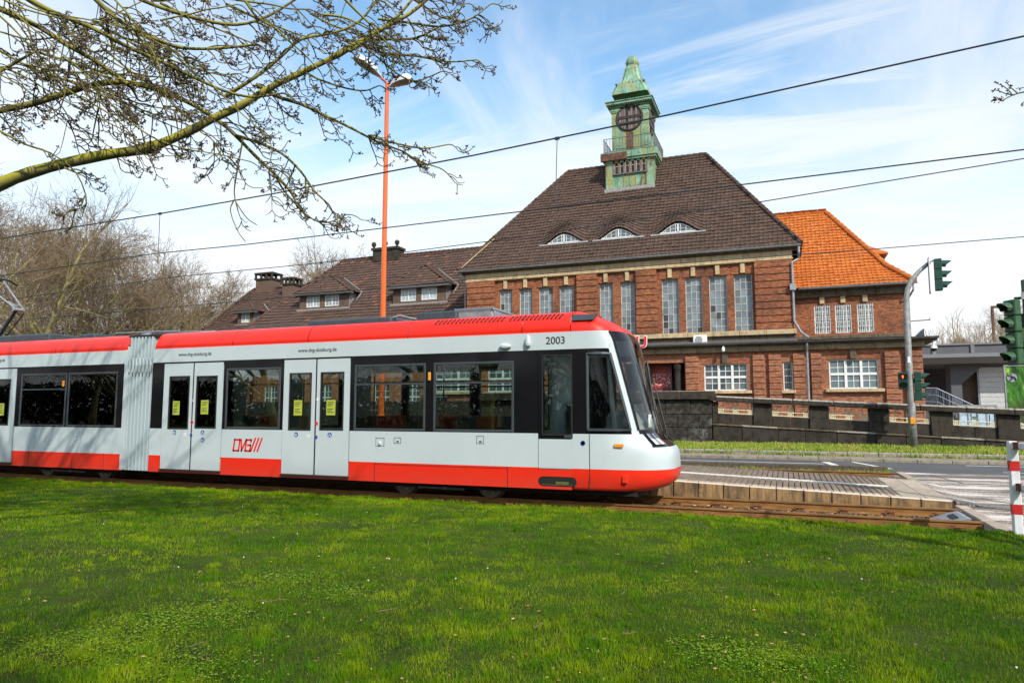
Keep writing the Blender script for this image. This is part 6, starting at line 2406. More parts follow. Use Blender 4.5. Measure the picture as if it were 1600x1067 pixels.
# stair railing
M['railing'] = simple('blue_grey_railing', (.17, .21, .27), .5, .3)
A_, B_, D_ = W(1443, 606, Y=41.5), W(1463, 606.5, Y=41.5), W(1532, 638.5, Y=41.5)
sr_ = thing('stair_railing', (B_.x, 41.5, 0), 'blue grey metal stair railing descending beside the station corner', 'railing')
m = MB(); pth = [A_, B_, D_, D_ + Vector((2.2, 0, -.95))]
for dz_ in (0, -.35, -.7): m.tube([p + Vector((0, 0, dz_)) for p in pth], .035 if dz_ == 0 else .018, 6)
for k in range(8):
    p = B_.lerp(D_, k / 7); m.tube([p, (p.x, p.y, p.z - 1.05)], .025, 5)
for k in range(34):
    p = A_.lerp(B_, k / 11) if k < 12 else B_.lerp(D_, (k - 11) / 22)
    m.tube([p, (p.x, p.y, p.z - .9)], .010, 4)
m.build('rails', M['railing'], sr_)
m = MB(); m.prism([(A_.x, 0), (D_.x + 2.3, 0), (D_.x + 2.3, D_.z - 1.9), (B_.x, B_.z - 1.05), (A_.x, A_.z - 1.05)], 'y', 41.6, 44.5); m.build('stair_flank', M['conc'], sr_)
# glazed lift front seen through the grille
a, c_ = W(1500, 676, Y=39.5), W(1556, 645, Y=39.5)
gs = thing('bicycle_shelter', ((a.x + c_.x) / 2, 39.5, 0), 'low pale blue glazed shelter seen through the wall grille', 'shelter')
M['pale_blue'] = simple('pale_blue_glazing', (.42, .55, .66), .15, 0, .3, 3, .8)
n_ = 4
for k in range(n_):
    x0 = a.x + (c_.x - a.x) * k / n_; x1 = a.x + (c_.x - a.x) * (k + 1) / n_
    piece('pane', gs, ((x0 + x1) / 2, 39.5, 1.0), (round(x1 - x0 - .06, 2), .03, 1.7), M['pale_blue'], .004)
m = MB()
for k in range(n_ + 1):
    x0 = a.x + (c_.x - a.x) * k / n_; m.box(x0 - .03, x0 + .03, 39.46, 39.54, .1, 1.95)
m.box(a.x - .05, c_.x + .05, 39.4, 40.8, 1.9, 1.98); m.build('frame', M['zinc'], gs)
# weather vane arm on the station corner
p0, p1 = W(1420, 502, Y=YW), W(1453, 499.5, Y=YW)
an = thing('roof_antenna', p0, 'thin antenna arm sticking out from the corner of the orange roofed wing', 'antenna')
m = MB(); m.tube([p0, p1], .03, 5); m.tube([p1 + Vector((0, 0, .12)), p1 + Vector((0, 0, -.06))], .02, 4); m.tube([p0, p0 + Vector((0, 0, -.9))], .02, 4); m.build('arm', M['zinc_dark'], an)
sk = thing('roof_hatch', W(1440, 523, Y=YW + 1), 'small slanted dark skylight standing on the low roof corner', 'skylight')
a = W(1430, 527, Y=YW + .3); b_ = W(1444, 516, Y=YW + .3)
m = MB(); m.add([(a.x, YW + .3, a.z), (b_.x, YW + .3, a.z), (b_.x, YW + .3, b_.z + .1), (a.x, YW + 1.3, a.z), (b_.x, YW + 1.3, a.z), (b_.x, YW + 1.3, b_.z + .1)], [(0, 1, 2), (5, 4, 3), (0, 3, 4, 1), (1, 4, 5, 2), (2, 5, 3, 0)]); m.build('cover', M['frame_dark'], sk)

# ================================================================== STREET LAMP, SIGNALS, BARRIER
M['lamp_orange'] = simple('orange_lamp_post', (.74, .125, .010), .35, 0, .08, 4, .5, .4)
YSL = 17.15
c0 = W(598, 490, Y=YSL); ctop = W(605.5, 131, Y=YSL)
sl2 = thing('street_lamp', (c0.x, YSL, PZ), 'tall orange street lamp with two pale grey heads rising behind the tram', 'street lamp')
xb = (c0.x + ctop.x) / 2
m = MB(); m.tube([(xb, YSL, PZ), (xb, YSL, PZ + 1.3), (xb, YSL, PZ + 1.32), (xb, YSL, ctop.z)], [.105, .105, .085, .06], 14); m.build('pole', M['lamp_orange'], sl2, smooth=False)
h1, h2 = W(641, 143, Y=YSL), W(611, 139, Y=YSL)
M['lamp_shell'] = simple('pale_grey_lamp_shell', (.60, .62, .64), .35, 0, .08, 5)
M['lamp_glass'] = simple('lamp_glass_bowl', (.22, .23, .23), .12, 0, .2, 8, .8)


def lamp_head(p, d, L=.62, wd=.17, lean=0.0):
    """cobra head from p along direction d: shell and glass underside"""
    d = Vector(d).normalized(); side = d.cross(Vector((0, 0, 1))).normalized(); up_ = side.cross(d)
    prof_ = [(0, .05, .06), (.12, .08, .10), (.25, wd * .75, .22), (.6, wd, .27), (.85, wd * .85, .22), (1.0, wd * .35, .06)]
    for part, mat, sg in (('lamp_shell', M['lamp_shell'], 1), ('lamp_glass', M['lamp_glass'], -.22)):
        pts, n = [], 9
        for f, w_, h_ in prof_:
            if sg < 0: f = .2 + f * .78; w_ *= .9
            for k in range(n):
                th = PI * k / (n - 1)
                pts.append(p + d * (L * f) + side * (w_ * math.cos(th)) + up_ * (h_ * math.sin(th) * sg))
        fs = [(i * n + k, i * n + k + 1, (i + 1) * n + k + 1, (i + 1) * n + k) for i in range(len(prof_) - 1) for k in range(n - 1)]
        m = MB(); m.add(pts, fs); m.add([pts[i * n] for i in range(6)] + [pts[i * n + n - 1] for i in range(6)], [(i, i + 1, 7 + i, 6 + i) for i in range(5)])
        m.build(part, mat, sl2, smooth=True)


tp = Vector((xb, YSL, ctop.z))
m = MB(); m.tube([tp + Vector((0, 0, -.12)), tp + Vector((.14, -.02, -.02))], .035, 6); m.tube([tp, tp + Vector((-.10, -.30, .12))], .035, 6); m.build('arm', M['lamp_orange'], sl2)
lamp_head(tp + Vector((.10, -.02, -.13)), (1, -.15, .02), .84, .19)
lamp_head(tp + Vector((-.08, -.22, .10)), (-.42, -1, .30), .98, .17)

M['sig_green'] = simple('dark_green_signal_housing', (.008, .052, .034), .42, 0, .15, 6)
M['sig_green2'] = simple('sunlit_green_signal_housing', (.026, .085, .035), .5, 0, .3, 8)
M['pole_grey'] = simple('galvanised_pole', (.34, .34, .33), .5, .4, .25, 6, dirt=.3)
M['lens_off'] = simple('dark_lens', (.015, .012, .01), .15, 0, .1, 5, .7)
M['lens_red'] = emit('lit_red_figure', (1.0, .10, .02, 1), 4.0)


def visor(m, c, d, r, L, droop=.25, n=9):
    """open hood round a lens: c lens centre, d facing direction"""
    d = Vector(d).normalized(); s_ = d.cross(Vector((0, 0, 1))).normalized()
    pts = []
    for j, f in enumerate((0, 1)):
        for k in range(n):
            th = -.55 + (PI + 1.1) * k / (n - 1)
            LL = L * (f if f == 0 else (.45 + .55 * max(0, math.sin(th))))
            for rr_ in (r, r - .012):
                pts.append(c + d * LL + s_ * (rr_ * math.cos(th)) + Vector((0, 0, rr_ * math.sin(th) - droop * LL * .4)))
    fs = []
    for k in range(n - 1):
        a = k * 2; b2 = (k + 1) * 2; o_ = 2 * n
        fs += [(a, b2, o_ + b2, o_ + a), (a + 1, o_ + a + 1, o_ + b2 + 1, b2 + 1), (o_ + a, o_ + b2, o_ + b2 + 1, o_ + a + 1)]
    m.add(pts, fs)


def signal(name, c, d, n, size, label, mat, group=None, lit=None, cat='traffic light', board=False, vis=True):
    """signal head: c centre of housing, d facing, n lenses, size = (width, depth, pitch)"""
    d = Vector(d).normalized(); s_ = d.cross(Vector((0, 0, 1))).normalized()
    w_, dp, pt_ = size
    t = thing(name, c, label, cat, group)
    R = Matrix((s_, d, Vector((0, 0, 1)))).transposed()
    for k in range(n):
        z_ = (n - 1) / 2 * pt_ - k * pt_
        m = MB(); m.cbox(Vector(c) + Vector((0, 0, z_)), (w_, dp, pt_ - .008), R); h_ = m.build('housing', mat, t, bevel=.018)
        lc = Vector(c) + Vector((0, 0, z_)) + d * (dp / 2)
        m = MB(); m.tube([lc, lc + d * .008], w_ * .36, 16); m.build('lens', M['lens_off'], h_)
        if vis:
            m = MB(); visor(m, lc, d, w_ * .40, w_ * .85); m.build('visor', mat, h_)
        if lit == k:
            m = MB(); q = lc + d * .012
            m.lathe(q + Vector((0, 0, .045)), [(.004, .022), (.014, .012), (.014, -.004), (.005, -.012)], 8)
            m.cbox(q + Vector((0, 0, .0)), (.040, .01, .06), R); m.cbox(q - Vector((0, 0, .05)) + s_ * .011, (.014, .01, .05), R); m.cbox(q - Vector((0, 0, .05)) - s_ * .011, (.014, .01, .05), R)
            m.cbox(q + s_ * .027, (.010, .01, .055), R); m.cbox(q - s_ * .027, (.010, .01, .055), R)
            fo = m.build('lit_figure', M['lens_red'], h_)
    return t, R, s_, d


YT2 = 31.6
tpole = thing('signal_pole', W(1427, 699, Y=YT2), 'curved grey steel signal pole standing in the grass before the ramp wall', 'pole')
pp = [W(*p, Y=YT2) for p in ((1427.5, 701), (1424.5, 640), (1421.5, 590), (1418.5, 530), (1416.3, 490), (1416, 468), (1418, 452), (1424, 438), (1436, 424), (1452, 410.5))]
m = MB(); m.tube(pp, [.155, .14, .125, .115, .11, .105, .10, .095, .085, .075], 12); m.build('shaft', M['pole_grey'], tpole, smooth=True)
b0 = W(1425.8, 657.5, Y=YT2 - .15); m = MB(); m.box(b0.x - .09, b0.x + .09, YT2 - .22, YT2 - .11, b0.z - .13, b0.z + .13); m.build('push_button', M['orange_lamp'], tpole, bevel=.02)
b1 = W(1420.5, 562, Y=YT2 - .14); m = MB(); m.box(b1.x - .05, b1.x + .05, YT2 - .15, YT2 - .12, b1.z - .12, b1.z + .12); m.build('sticker', M['white_ink'], tpole)
sc_ = W(1466, 429.5, Y=YT2)
t, R, s_, d = signal('traffic_light', sc_, (1, -.12, 0), 3, (.40, .26, .42), 'green traffic light hanging at the end of the curved pole arm', M['sig_green'], 'traffic lights')
m = MB(); m.cbox(sc_ - d * .30, (.62, .03, 1.42), R); m.build('backing_board', M['white_frame'], t)
m = MB(); m.cbox(sc_ - d * .32, (.64, .012, 1.44), R); m.build('backing_board', M['zinc'], t)
m = MB(); m.tube([pp[-1], sc_ - d * .1 + Vector((0, 0, .62))], .035, 6); m.build('bracket', M['zinc'], t)
t, *_r = signal('pedestrian_signal', W(1410.7, 595, Y=YT2), (-.1, -1, 0), 2, (.33, .24, .34), 'pedestrian signal with lit red standing figure on the curved pole', M['sig_green'], None, 0, 'pedestrian signal', vis=False)
pc = W(1410.7, 595, Y=YT2)
m = MB()
for k in (0, 1):
    visor(m, pc + Vector((0, -.12, .17 - .34 * k)), (-.1, -1, 0), .15, .18)
m.build('hood', M['sig_green'], t)
m = MB(); m.box(pc.x + .15, W(1430, 595, Y=YT2).x, YT2 - .05, YT2 + .05, pc.z - .1, pc.z + .1); m.build('bracket', M['sig_green'], t)
signal('traffic_light', W(1434.5, 603.5, Y=YT2), (1, -.12, 0), 3, (.36, .24, .38), 'green traffic light halfway up the curved pole beside the pedestrian signal', M['sig_green'], 'traffic lights')
# near signal cluster at the picture edge, on a pole just outside it
YN = 14.3
np_ = W(1618, 560, Y=YN)
npole = thing('signal_pole', (np_.x, YN, 0), 'grey signal pole with green signals at the corner of the crossing', 'pole')
m = MB(); m.tube([(np_.x, YN, 0), (np_.x, YN, 3.85)], [.08, .065], 12); m.build('shaft', M['pole_grey'], npole, smooth=True)
a1 = W(1585, 468, Y=YN); m = MB(); m.tube([(np_.x, YN, a1.z + .02), (a1.x, YN, a1.z + .02)], .025, 6); m.build('bracket', M['sig_green'], npole)
nb = W(1584, 519.5, Y=YN)
t, R, s_, d = signal('tram_signal', nb, (-1, -.55, 0), 4, (.24, .14, .285), 'four lens green signal head with deep hoods facing the tram', M['sig_green2'], None, None, 'tram signal')
m = MB(); m.box(nb.x, np_.x, YN - .03, YN + .03, nb.z - .17, nb.z + .07); m.build('bracket', M['sig_green2'], t, bevel=.01)
nb2 = W(1604, 527, Y=YN + .1)
signal('traffic_light', nb2, (1, .3, 0), 3, (.24, .16, .28), 'green traffic light at the crossing pole seen from behind', M['sig_green'], 'traffic lights')
sb = W(1598, 463, Y=YN)
sg_ = thing('street_sign', sb, 'narrow street name board fixed high on the signal pole at the crossing', 'sign')
m = MB(); m.box(W(1593, 463, Y=YN).x, sb.x + .9, YN - .10, YN - .08, sb.z - .06, sb.z + .06); m.build('board', M['zinc'], sg_)
m = MB(); m.box(W(1597, 463, Y=YN).x, sb.x + .3, YN - .08, YN + .02, sb.z - .3, sb.z + .28); m.build('mount', M['sig_green'], sg_)

# red and white barrier
bp = W(1591, 833, Z=0.0)
bar = thing('safety_barrier', (bp.x, bp.y, 0), 'white tubular barrier with red bands at the lawn corner by the crossing', 'barrier')
M['b_white'] = simple('white_barrier_paint', (.72, .74, .76), .4, 0, .06, 6, dirt=.12)
M['b_red'] = simple('red_barrier_band', (.50, .02, .02), .4, 0, .08, 6)
M['b_dark'] = simple('dark_red_barrier_band', (.16, .03, .02), .5, 0, .1, 6)
zt_ = 1.30
dirb = Vector((.35, -1, 0)).normalized()
for q in range(2):
    o_ = Vector((bp.x, bp.y, 0)) + dirb * (1.9 * q)
    m = MB(); m.cbox(o_ + Vector((0, 0, zt_ / 2 - .1)), (.115, .115, zt_ + .2)); m.build('post', M['b_white'], bar, bevel=.012)
    for z0_, z1_ in ((.27, .41), (.88, 1.02)):
        m = MB(); m.cbox(o_ + Vector((0, 0, (z0_ + z1_) / 2)), (.119, .119, z1_ - z0_)); m.build('band', M['b_red'], bar)
Rb = Matrix.Rotation(math.atan2(dirb.y, dirb.x), 3, 'Z')
for z_ in (zt_ - .06, .66):
    m = MB(); m.cbox(Vector((bp.x, bp.y, z_)) + dirb * .95, (1.78 if z_ < 1 else 2.02, .09, .10), Rb); m.build('rail', M['b_white'], bar, bevel=.012)
    for q in (.14, .9, 1.65):
        m = MB(); m.cbox(Vector((bp.x, bp.y, z_)) + dirb * q, (.11, .094, .104), Rb); m.build('band', M['b_dark'], bar)

# ================================================================== OVERHEAD WIRES
M['wire'] = simple('dark_wire', (.03, .04, .05), .5, .3)


def wire(pts, Y, r, label, drops=()):
    P_ = [W(*p, Y=Y) for p in pts]
    f, l = P_[0] - P_[1], P_[-1] - P_[-2]
    P_ = [P_[0] + f.normalized() * 25] + P_ + [P_[-1] + l.normalized() * 30]
    # smooth by subdividing
    w_ = thing('overhead_wire', (P_[3].x, Y, P_[3].z), label, 'wire', 'overhead wires of the tram line')
    m = MB(); m.tube(P_, r, 6, caps=False); m.build('cable', M['wire'], w_)
    for a, b2 in drops:
        m = MB(); m.tube([W(*a, Y=Y), W(*b2, Y=Y)], r * .55, 5); m.build('dropper', M['wire'], w_)
        m = MB(); c_ = W(*a, Y=Y); m.box(c_.x - .05, c_.x + .05, Y - .02, Y + .02, c_.z - .03, c_.z + .03); m.build('clamp', M['wire'], w_)


wire([(0, 373), (250, 334), (432, 302), (740, 243), (1044, 180), (1600, 57)], YC0, .017, 'upper carrying wire over the near track crossing before the clock tower', [((250, 334), (247, 396)), ((870.6, 216.6), (868, 322))])
wire([(0, 431), (245, 396), (382, 382.5), (740, 339.7), (1157, 289), (1600, 234)], YC0, .013, 'contact wire of the near track crossing the brown roof below its carrying wire')
Y2 = (RAILS2[0] + RAILS2[1]) / 2
wire([(0, 470), (280, 432), (500, 411), (770, 376.5), (1186, 316), (1600, 248)], Y2, .015, 'carrying wire of the far track passing below the eyebrow windows', [((501.5, 411), (501, 452))])
wire([(0, 503), (100, 494), (375, 471), (740, 436), (1251, 397.5), (1374, 388.6), (1600, 370)], Y2, .012, 'lowest contact wire crossing the orange roof')
# ================================================================== TREES
def bark_mat(name, a, b, c):
    t = NT(name)
    x, y, z = t.xyz()
    n = t.noise(9, 6, .7, sc=(1, 1, .5))
    col = t.mix(t.rng(n, .3, .7), a, b)
    nz = t.n.new('ShaderNodeSeparateXYZ'); t.l.new(t.geo.outputs['Normal'], nz.inputs[0])
    # lichen grows on the upper side of the wood
    lich = t.math('MULTIPLY', t.rng(nz.outputs['Z'], -1.1, .2), t.rng(t.noise(4, 5, .65), .30, .56))
    col = t.mix(lich, col, c)
    t.bump(t.noise(28, 5, sc=(1, 1, .4)), .5, .01)
    return t.done(col, .85, spec=.2)


M['bark_ash'] = bark_mat('lichened_ash_bark', (.085, .075, .05), (.17, .15, .10), (.34, .31, .035))
M['bark_branch'] = bark_mat('branch_bark', (.075, .062, .038), (.15, .125, .075), (.26, .24, .045))
M['twig_ash'] = bark_mat('ash_twig', (.060, .046, .030), (.12, .092, .055), (.15, .135, .045))
M['bud'] = simple('ash_flower_bud', (.135, .088, .062), .8, 0, .45, 40)
M['bark_far'] = bark_mat('plane_bark', (.17, .14, .08), (.30, .26, .15), (.32, .29, .11))
M['twig_far'] = simple('fine_twigs', (.225, .162, .098), .85, 0, .3, 2)
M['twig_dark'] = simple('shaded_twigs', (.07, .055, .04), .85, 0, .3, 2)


class Tubes:
    """very many thin tapered tubes gathered straight into arrays"""

    def __init__(s, n=3):
        s.n, s.V, s.F, s.k = n, [], [], 0

    def add(s, path, r0, r1, n=None):
        n = n or s.n
        P_ = np.array([tuple(p) for p in path], float)
        m = len(P_)
        T = np.empty_like(P_); T[1:-1] = P_[2:] - P_[:-2]; T[0] = P_[1] - P_[0]; T[-1] = P_[-1] - P_[-2]
        T /= (np.linalg.norm(T, axis=1, keepdims=True) + 1e-9)
        ref = np.array([.3, .2, .93]) if abs(T[0][2]) < .9 else np.array([.9, .3, .1])
        A_ = np.cross(T, ref); A_ /= (np.linalg.norm(A_, axis=1, keepdims=True) + 1e-9)
        B_ = np.cross(T, A_)
        rr_ = np.linspace(r0, r1, m) if not hasattr(r0, '__len__') else np.asarray(r0, float)
        th = 2 * np.pi * np.arange(n) / n
        R_ = P_[:, None] + rr_[:, None, None] * (np.cos(th)[None, :, None] * A_[:, None] + np.sin(th)[None, :, None] * B_[:, None])
        s.V.append(R_.reshape(-1, 3))
        i = np.arange(m - 1)[:, None] * n; k = np.arange(n)[None]; k2 = (k + 1) % n
        a, b_, c_, d = i + k, i + k2, i + n + k2, i + n + k
        s.F.append((np.stack([np.stack([a, b_, c_], -1), np.stack([a, c_, d], -1)], 2).reshape(-1, 3)) + s.k)
        s.k += m * n

    def build(s, name, mat, parent=None, smooth=False):
        o = tri_mesh(name, np.concatenate(s.V), np.concatenate(s.F), mat, parent)
        if smooth: o.data.polygons.foreach_set('use_smooth', [True] * len(o.data.polygons))
        return o


def bare_tree(seed, H, spread=.42, levels=5, first=.22, kids=(9, 6, 5, 5, 4), upright=.5):
    """returns (thick tubes, fine tubes) of a leafless tree of height H at the origin"""
    g = random.Random(seed)
    thick, fine = Tubes(6), Tubes(3)

    def path(p, d, L, n, wob, trop):
        pts = [p.copy()]
        for _ in range(n):
            d = (d + Vector((g.gauss(0, wob), g.gauss(0, wob), g.gauss(0, wob) + trop))).normalized()
            p = p + d * (L / n); pts.append(p.copy())
        return pts

    def grow(p, d, L, r, lv):
        n = 5 if lv < 3 else 3
        pts = path(p, d, L, n, .10 + .035 * lv, .05 * upright if lv < 3 else .03)
        r1 = r * .35
        if lv <= 2: thick.add(pts, r, r1)
        else: fine.add(pts, r, max(r1, .006))
        if lv >= levels: return
        nk = kids[min(lv, len(kids) - 1)]
        for k in range(nk):
            f = (first if lv == 0 else .25) + (1 - (first if lv == 0 else .25)) * (k + g.random()) / nk
            i = min(int(f * n), n - 1); q = pts[i].lerp(pts[i + 1], f * n - i)
            dd = (pts[i + 1] - pts[i]).normalized()
            ax = dd.orthogonal().normalized(); ax = Matrix.Rotation(g.uniform(0, 6.283), 3, dd) @ ax
            ang = g.uniform(.5, .95) if lv == 0 else g.uniform(.45, .95)
            nd = (dd * math.cos(ang) + ax * math.sin(ang)).normalized()
            rr_ = (r + (r1 - r) * f) * g.uniform(.45, .62)
            LL = (H * spread if lv == 0 else L * g.uniform(.48, .68)) * (1.12 - .55 * f if lv == 0 else 1.0)
            grow(q, nd, LL, max(rr_, .009), lv + 1)
        grow(pts[-1], (pts[-1] - pts[-2]).normalized(), L * .5, max(r1, .01), lv + 2 if lv + 2 <= levels else levels)
    grow(Vector((0, 0, -.1)), Vector((0, 0, 1)), H * .62, H * .021, 0)
    return thick, fine


protos = []
for i, (sd, H, kw) in enumerate(((11, 17, dict(spread=.36)), (23, 15, dict(spread=.40, first=.2)), (37, 13, dict(spread=.42, first=.16, upright=.8)))):
    th, fi = bare_tree(sd, H, levels=5, kids=(9, 6, 5, 5, 3), **kw)
    protos.append((th, fi, H))
_mesh_of = {}


def place_tree(idx, x, y, h, rz, label, group, cat='tree', dark=False, name='bare_tree', z=0.1):
    th, fi, H = protos[idx]
    t = thing(name, (x, y, z), label, cat, group, rz)
    s_ = h / H
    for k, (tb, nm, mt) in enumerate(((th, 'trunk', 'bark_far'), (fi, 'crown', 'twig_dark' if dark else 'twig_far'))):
        key = (idx, k, dark)
        if key not in _mesh_of:
            o = tb.build(nm, M[mt]); _mesh_of[key] = o.data
            o.parent = t
        else:
            o = bpy.data.objects.new(nm, _mesh_of[key]); C.objects.link(o); o.parent = t
        o.scale = (s_, s_, s_)
    return t


def at(px_, D): 
    p = W(px_, 640, D=D); return p.x, p.y


gt = 'bare trees beyond the station forecourt'
for idx, px_, D, h, rz, lab in (
        (0, -95, 37, 17.5, .3, 'tall bare tree farthest out, crown half beyond the picture edge above the rear tram coach'),
        (1, 20, 44, 17.5, 1.9, 'broad bare tree right behind the pantograph of the tram'),
        (0, 95, 50, 17.0, 3.3, 'bare tree with dense tan twigs behind the roof of the rear coach'),
        (2, 165, 55, 17.0, .9, 'bare tree behind the bellows joint of the tram'),
        (1, 242, 56, 16.5, 4.2, 'bare tree with dark fine twigs below the hanging dropper wire'),
        (2, 272, 60, 15.5, 2.4, 'spreading bare tree between the dropper wire and the chimneys'),
        (0, 205, 74, 17.0, 2.9, 'distant bare tree between the bellows tree and the dropper wire'),
        (1, 330, 96, 18.0, 3.6, 'farthest bare tree, its crown ending at the edge of the lowest roof'),
        (1, 292, 84, 18.5, 1.1, 'distant bare tree filling the gap before the smaller spreading one'),
        (2, -20, 60, 20.0, 3.9, 'high bare crown in the second row above the pantograph')):
    x, y = at(px_, D)
    place_tree(idx, x, y, h, rz, lab, gt)
x, y = at(548, 76); place_tree(2, x, y, 20.5, 1.0, 'top of a bare tree showing over the ridge beside the orange lamp post', None)
x, y = at(1600, 80); place_tree(1, x, y, 15.5, 2.0, 'spreading bare tree behind the railway bridge near the green signals', None)
# poplars and scrub on the embankment
pop = bare_tree(71, 12, spread=.13, levels=4, first=.05, kids=(34, 7, 5, 3), upright=3)
protos.append((pop[0], pop[1], 12))
for k, (px_, D, h) in enumerate(((1519, 78, 12.0), (1532, 80, 12.3), (1545, 84, 10.8))):
    x, y = at(px_, D)
    place_tree(3, x, y, h - 1.6, k * 1.3, ('narrow bare poplar on the bank, first of the three from the station', 'narrow bare poplar in the middle of the three on the bank', 'shortest bare poplar of the three on the bank')[k], 'poplars on the railway bank', name='poplar_tree', z=3.1)
g = random.Random(5)
sb_ = Tubes(3)
for k in range(1500):
    x = g.uniform(12, 44); y = g.uniform(67, 76); L = g.uniform(2.0, 6.0) * (1.1 if x < 30 else .9)
    p = Vector((x, y, 3.0)); d = Vector((g.gauss(0, .10), g.gauss(0, .1), 1)).normalized()
    sb_.add([p, p + d * L * .5 + Vector((g.gauss(0, .1), 0, 0)), p + d * L], .035, .012)
    for q in range(4):
        f = g.uniform(.4, .95); s0 = p + d * L * f
        sb_.add([s0, s0 + (d + Vector((g.gauss(0, .5), g.gauss(0, .5), .1))) * g.uniform(.4, 1.0)], .014, .007)
o = sb_.build('scrub', M['twig_far']); put(o, kind='stuff')
b = MB(); b.prism([(62, 0), (66, 3.2), (100, 3.2), (104, 0)], 'x', 8, 90); o = b.build('railway_bank', M['soil']); o['kind'] = 'structure'
# street lamp on the bank
p = W(1550, 480, D=70)
bl_ = thing('bank_lamp_post', (p.x, p.y, 3), 'thin brown lamp post on the railway bank among the poplars', 'lamp post')
m = MB(); m.tube([(p.x, p.y, 3), (p.x, p.y, p.z)], .14, 6); m.build('post', M['rustwood'], bl_)
m = MB(); m.box(p.x - .1, p.x + 1.3, p.y - .15, p.y + .15, p.z - .1, p.z + .12); m.build('lamp_arm', M['rustwood'], bl_)
# park trees behind the photographer: mirrored in the tram windows, they throw the light shade on the lawn
gp = 'park trees on the lawn behind the camera'
for k, (idx, x, y, h, rz) in enumerate(((2, 6.0, -8.0, 14, .5), (1, 22, -10, 16, 2.2), (2, -9, -16, 14, 1.2), (0, -20, -11, 16, 4.0), (1, -33, -14, 17, 3.1), (2, -46, -12, 16, .4), (1, -13, -22, 17, 5.1), (0, -27, -24, 18, 2.7), (2, 8, -18, 16, 3.9), (0, -40, -26, 18, 1.5), (1, -1, -26, 18, .9), (0, 22, -20, 17, 5.6), (1, -58, -9, 17, 2.0), (0, -70, -15, 18, .1), (2, -84, -20, 18, 1.4), (1, -98, -16, 19, 3.0), (0, -62, -28, 18, 4.4), (1, -112, -24, 19, 5.2), (0, -76, -33, 19, 2.6))):
    place_tree(idx, x, y, h, rz, 'leafless park tree number %s of the rows behind the lawn' % 'one two three four five six seven eight nine ten eleven twelve thirteen fourteen fifteen sixteen seventeen eighteen nineteen'.split()[k], gp, dark=True, name='park_tree', z=-.02)
# unseen evergreen hedges added across the park to darken the tram window reflections
M['hedge'] = simple('evergreen_hedge', (.022, .04, .014), .9, 0, .5, 3)
for k, (xh, yh, L) in enumerate(((-75, -38, 80), (-12, -36, 44), (32, -34, 40))):
    g2 = np.random.default_rng(50 + k)
    n = 9000 if k == 0 else 5200
    ctr = np.stack([g2.uniform(-L / 2, L / 2, n), g2.normal(0, 1.2, n), g2.uniform(0, 1, n) ** .8 * 5.0], 1)
    v = g2.normal(0, .32, (n, 3, 3)) + ctr[:, None]
    v[:, :, 0] += xh; v[:, :, 1] += yh
    o = tri_mesh('hedge', v.reshape(-1, 3), np.arange(n * 3).reshape(-1, 3), M['hedge'])
    put(o, ('tall added evergreen hedge across the park, longer middle run', 'tall added evergreen hedge across the park, run near the crossing', 'tall added evergreen hedge across the park, far run')[(k + 2) % 3] if False else ('added unseen evergreen hedge across the park, mirrored in the rear coach side', 'added unseen evergreen hedge across the park opposite the doors', 'added unseen evergreen hedge across the park toward the crossing')[k], 'hedge', 'added hedges across the park')

# ---------------- overhanging ash: trunk outside the picture, limbs and hanging twigs in view
ash = thing('ash_tree', (-9.6, 3.4, 0), 'overhanging ash tree with yellow lichened limb and hanging budded twigs', 'tree')
big, mid, tw_, buds = Tubes(10), Tubes(6), Tubes(4), []
ga = random.Random(21)


def unp(pts, D0, dv=0.0):
    return [W(x_, y_, D=D0 + dv * i / max(1, len(pts) - 1)) for i, (x_, y_) in enumerate(pts)]


def smooth(pts, k=3):
    """Catmull-Rom resample of a pixel path"""
    P_ = [np.array(p, float) for p in pts]
    P_ = [2 * P_[0] - P_[1]] + P_ + [2 * P_[-1] - P_[-2]]
    out = []
    for i in range(1, len(P_) - 2):
        for j in range(k):
            t_ = j / k
            out.append(tuple(.5 * ((2 * P_[i]) + (-P_[i - 1] + P_[i + 1]) * t_ + (2 * P_[i - 1] - 5 * P_[i] + 4 * P_[i + 1] - P_[i + 2]) * t_ ** 2 + (-P_[i - 1] + 3 * P_[i] - 3 * P_[i + 1] + P_[i + 2]) * t_ ** 3)))
    out.append(tuple(P_[-2]))
    return out


def rpx(r, D): return r * D / FPX


def bud(p, size):
    """clustered flower buds round a twig tip"""
    for _ in range(ga.randint(4, 7)):
        d = Vector((ga.gauss(0, 1), ga.gauss(0, 1), ga.gauss(.3, 1))).normalized()
        buds.append((p + d * size * .65, d, size * ga.uniform(.38, .62)))


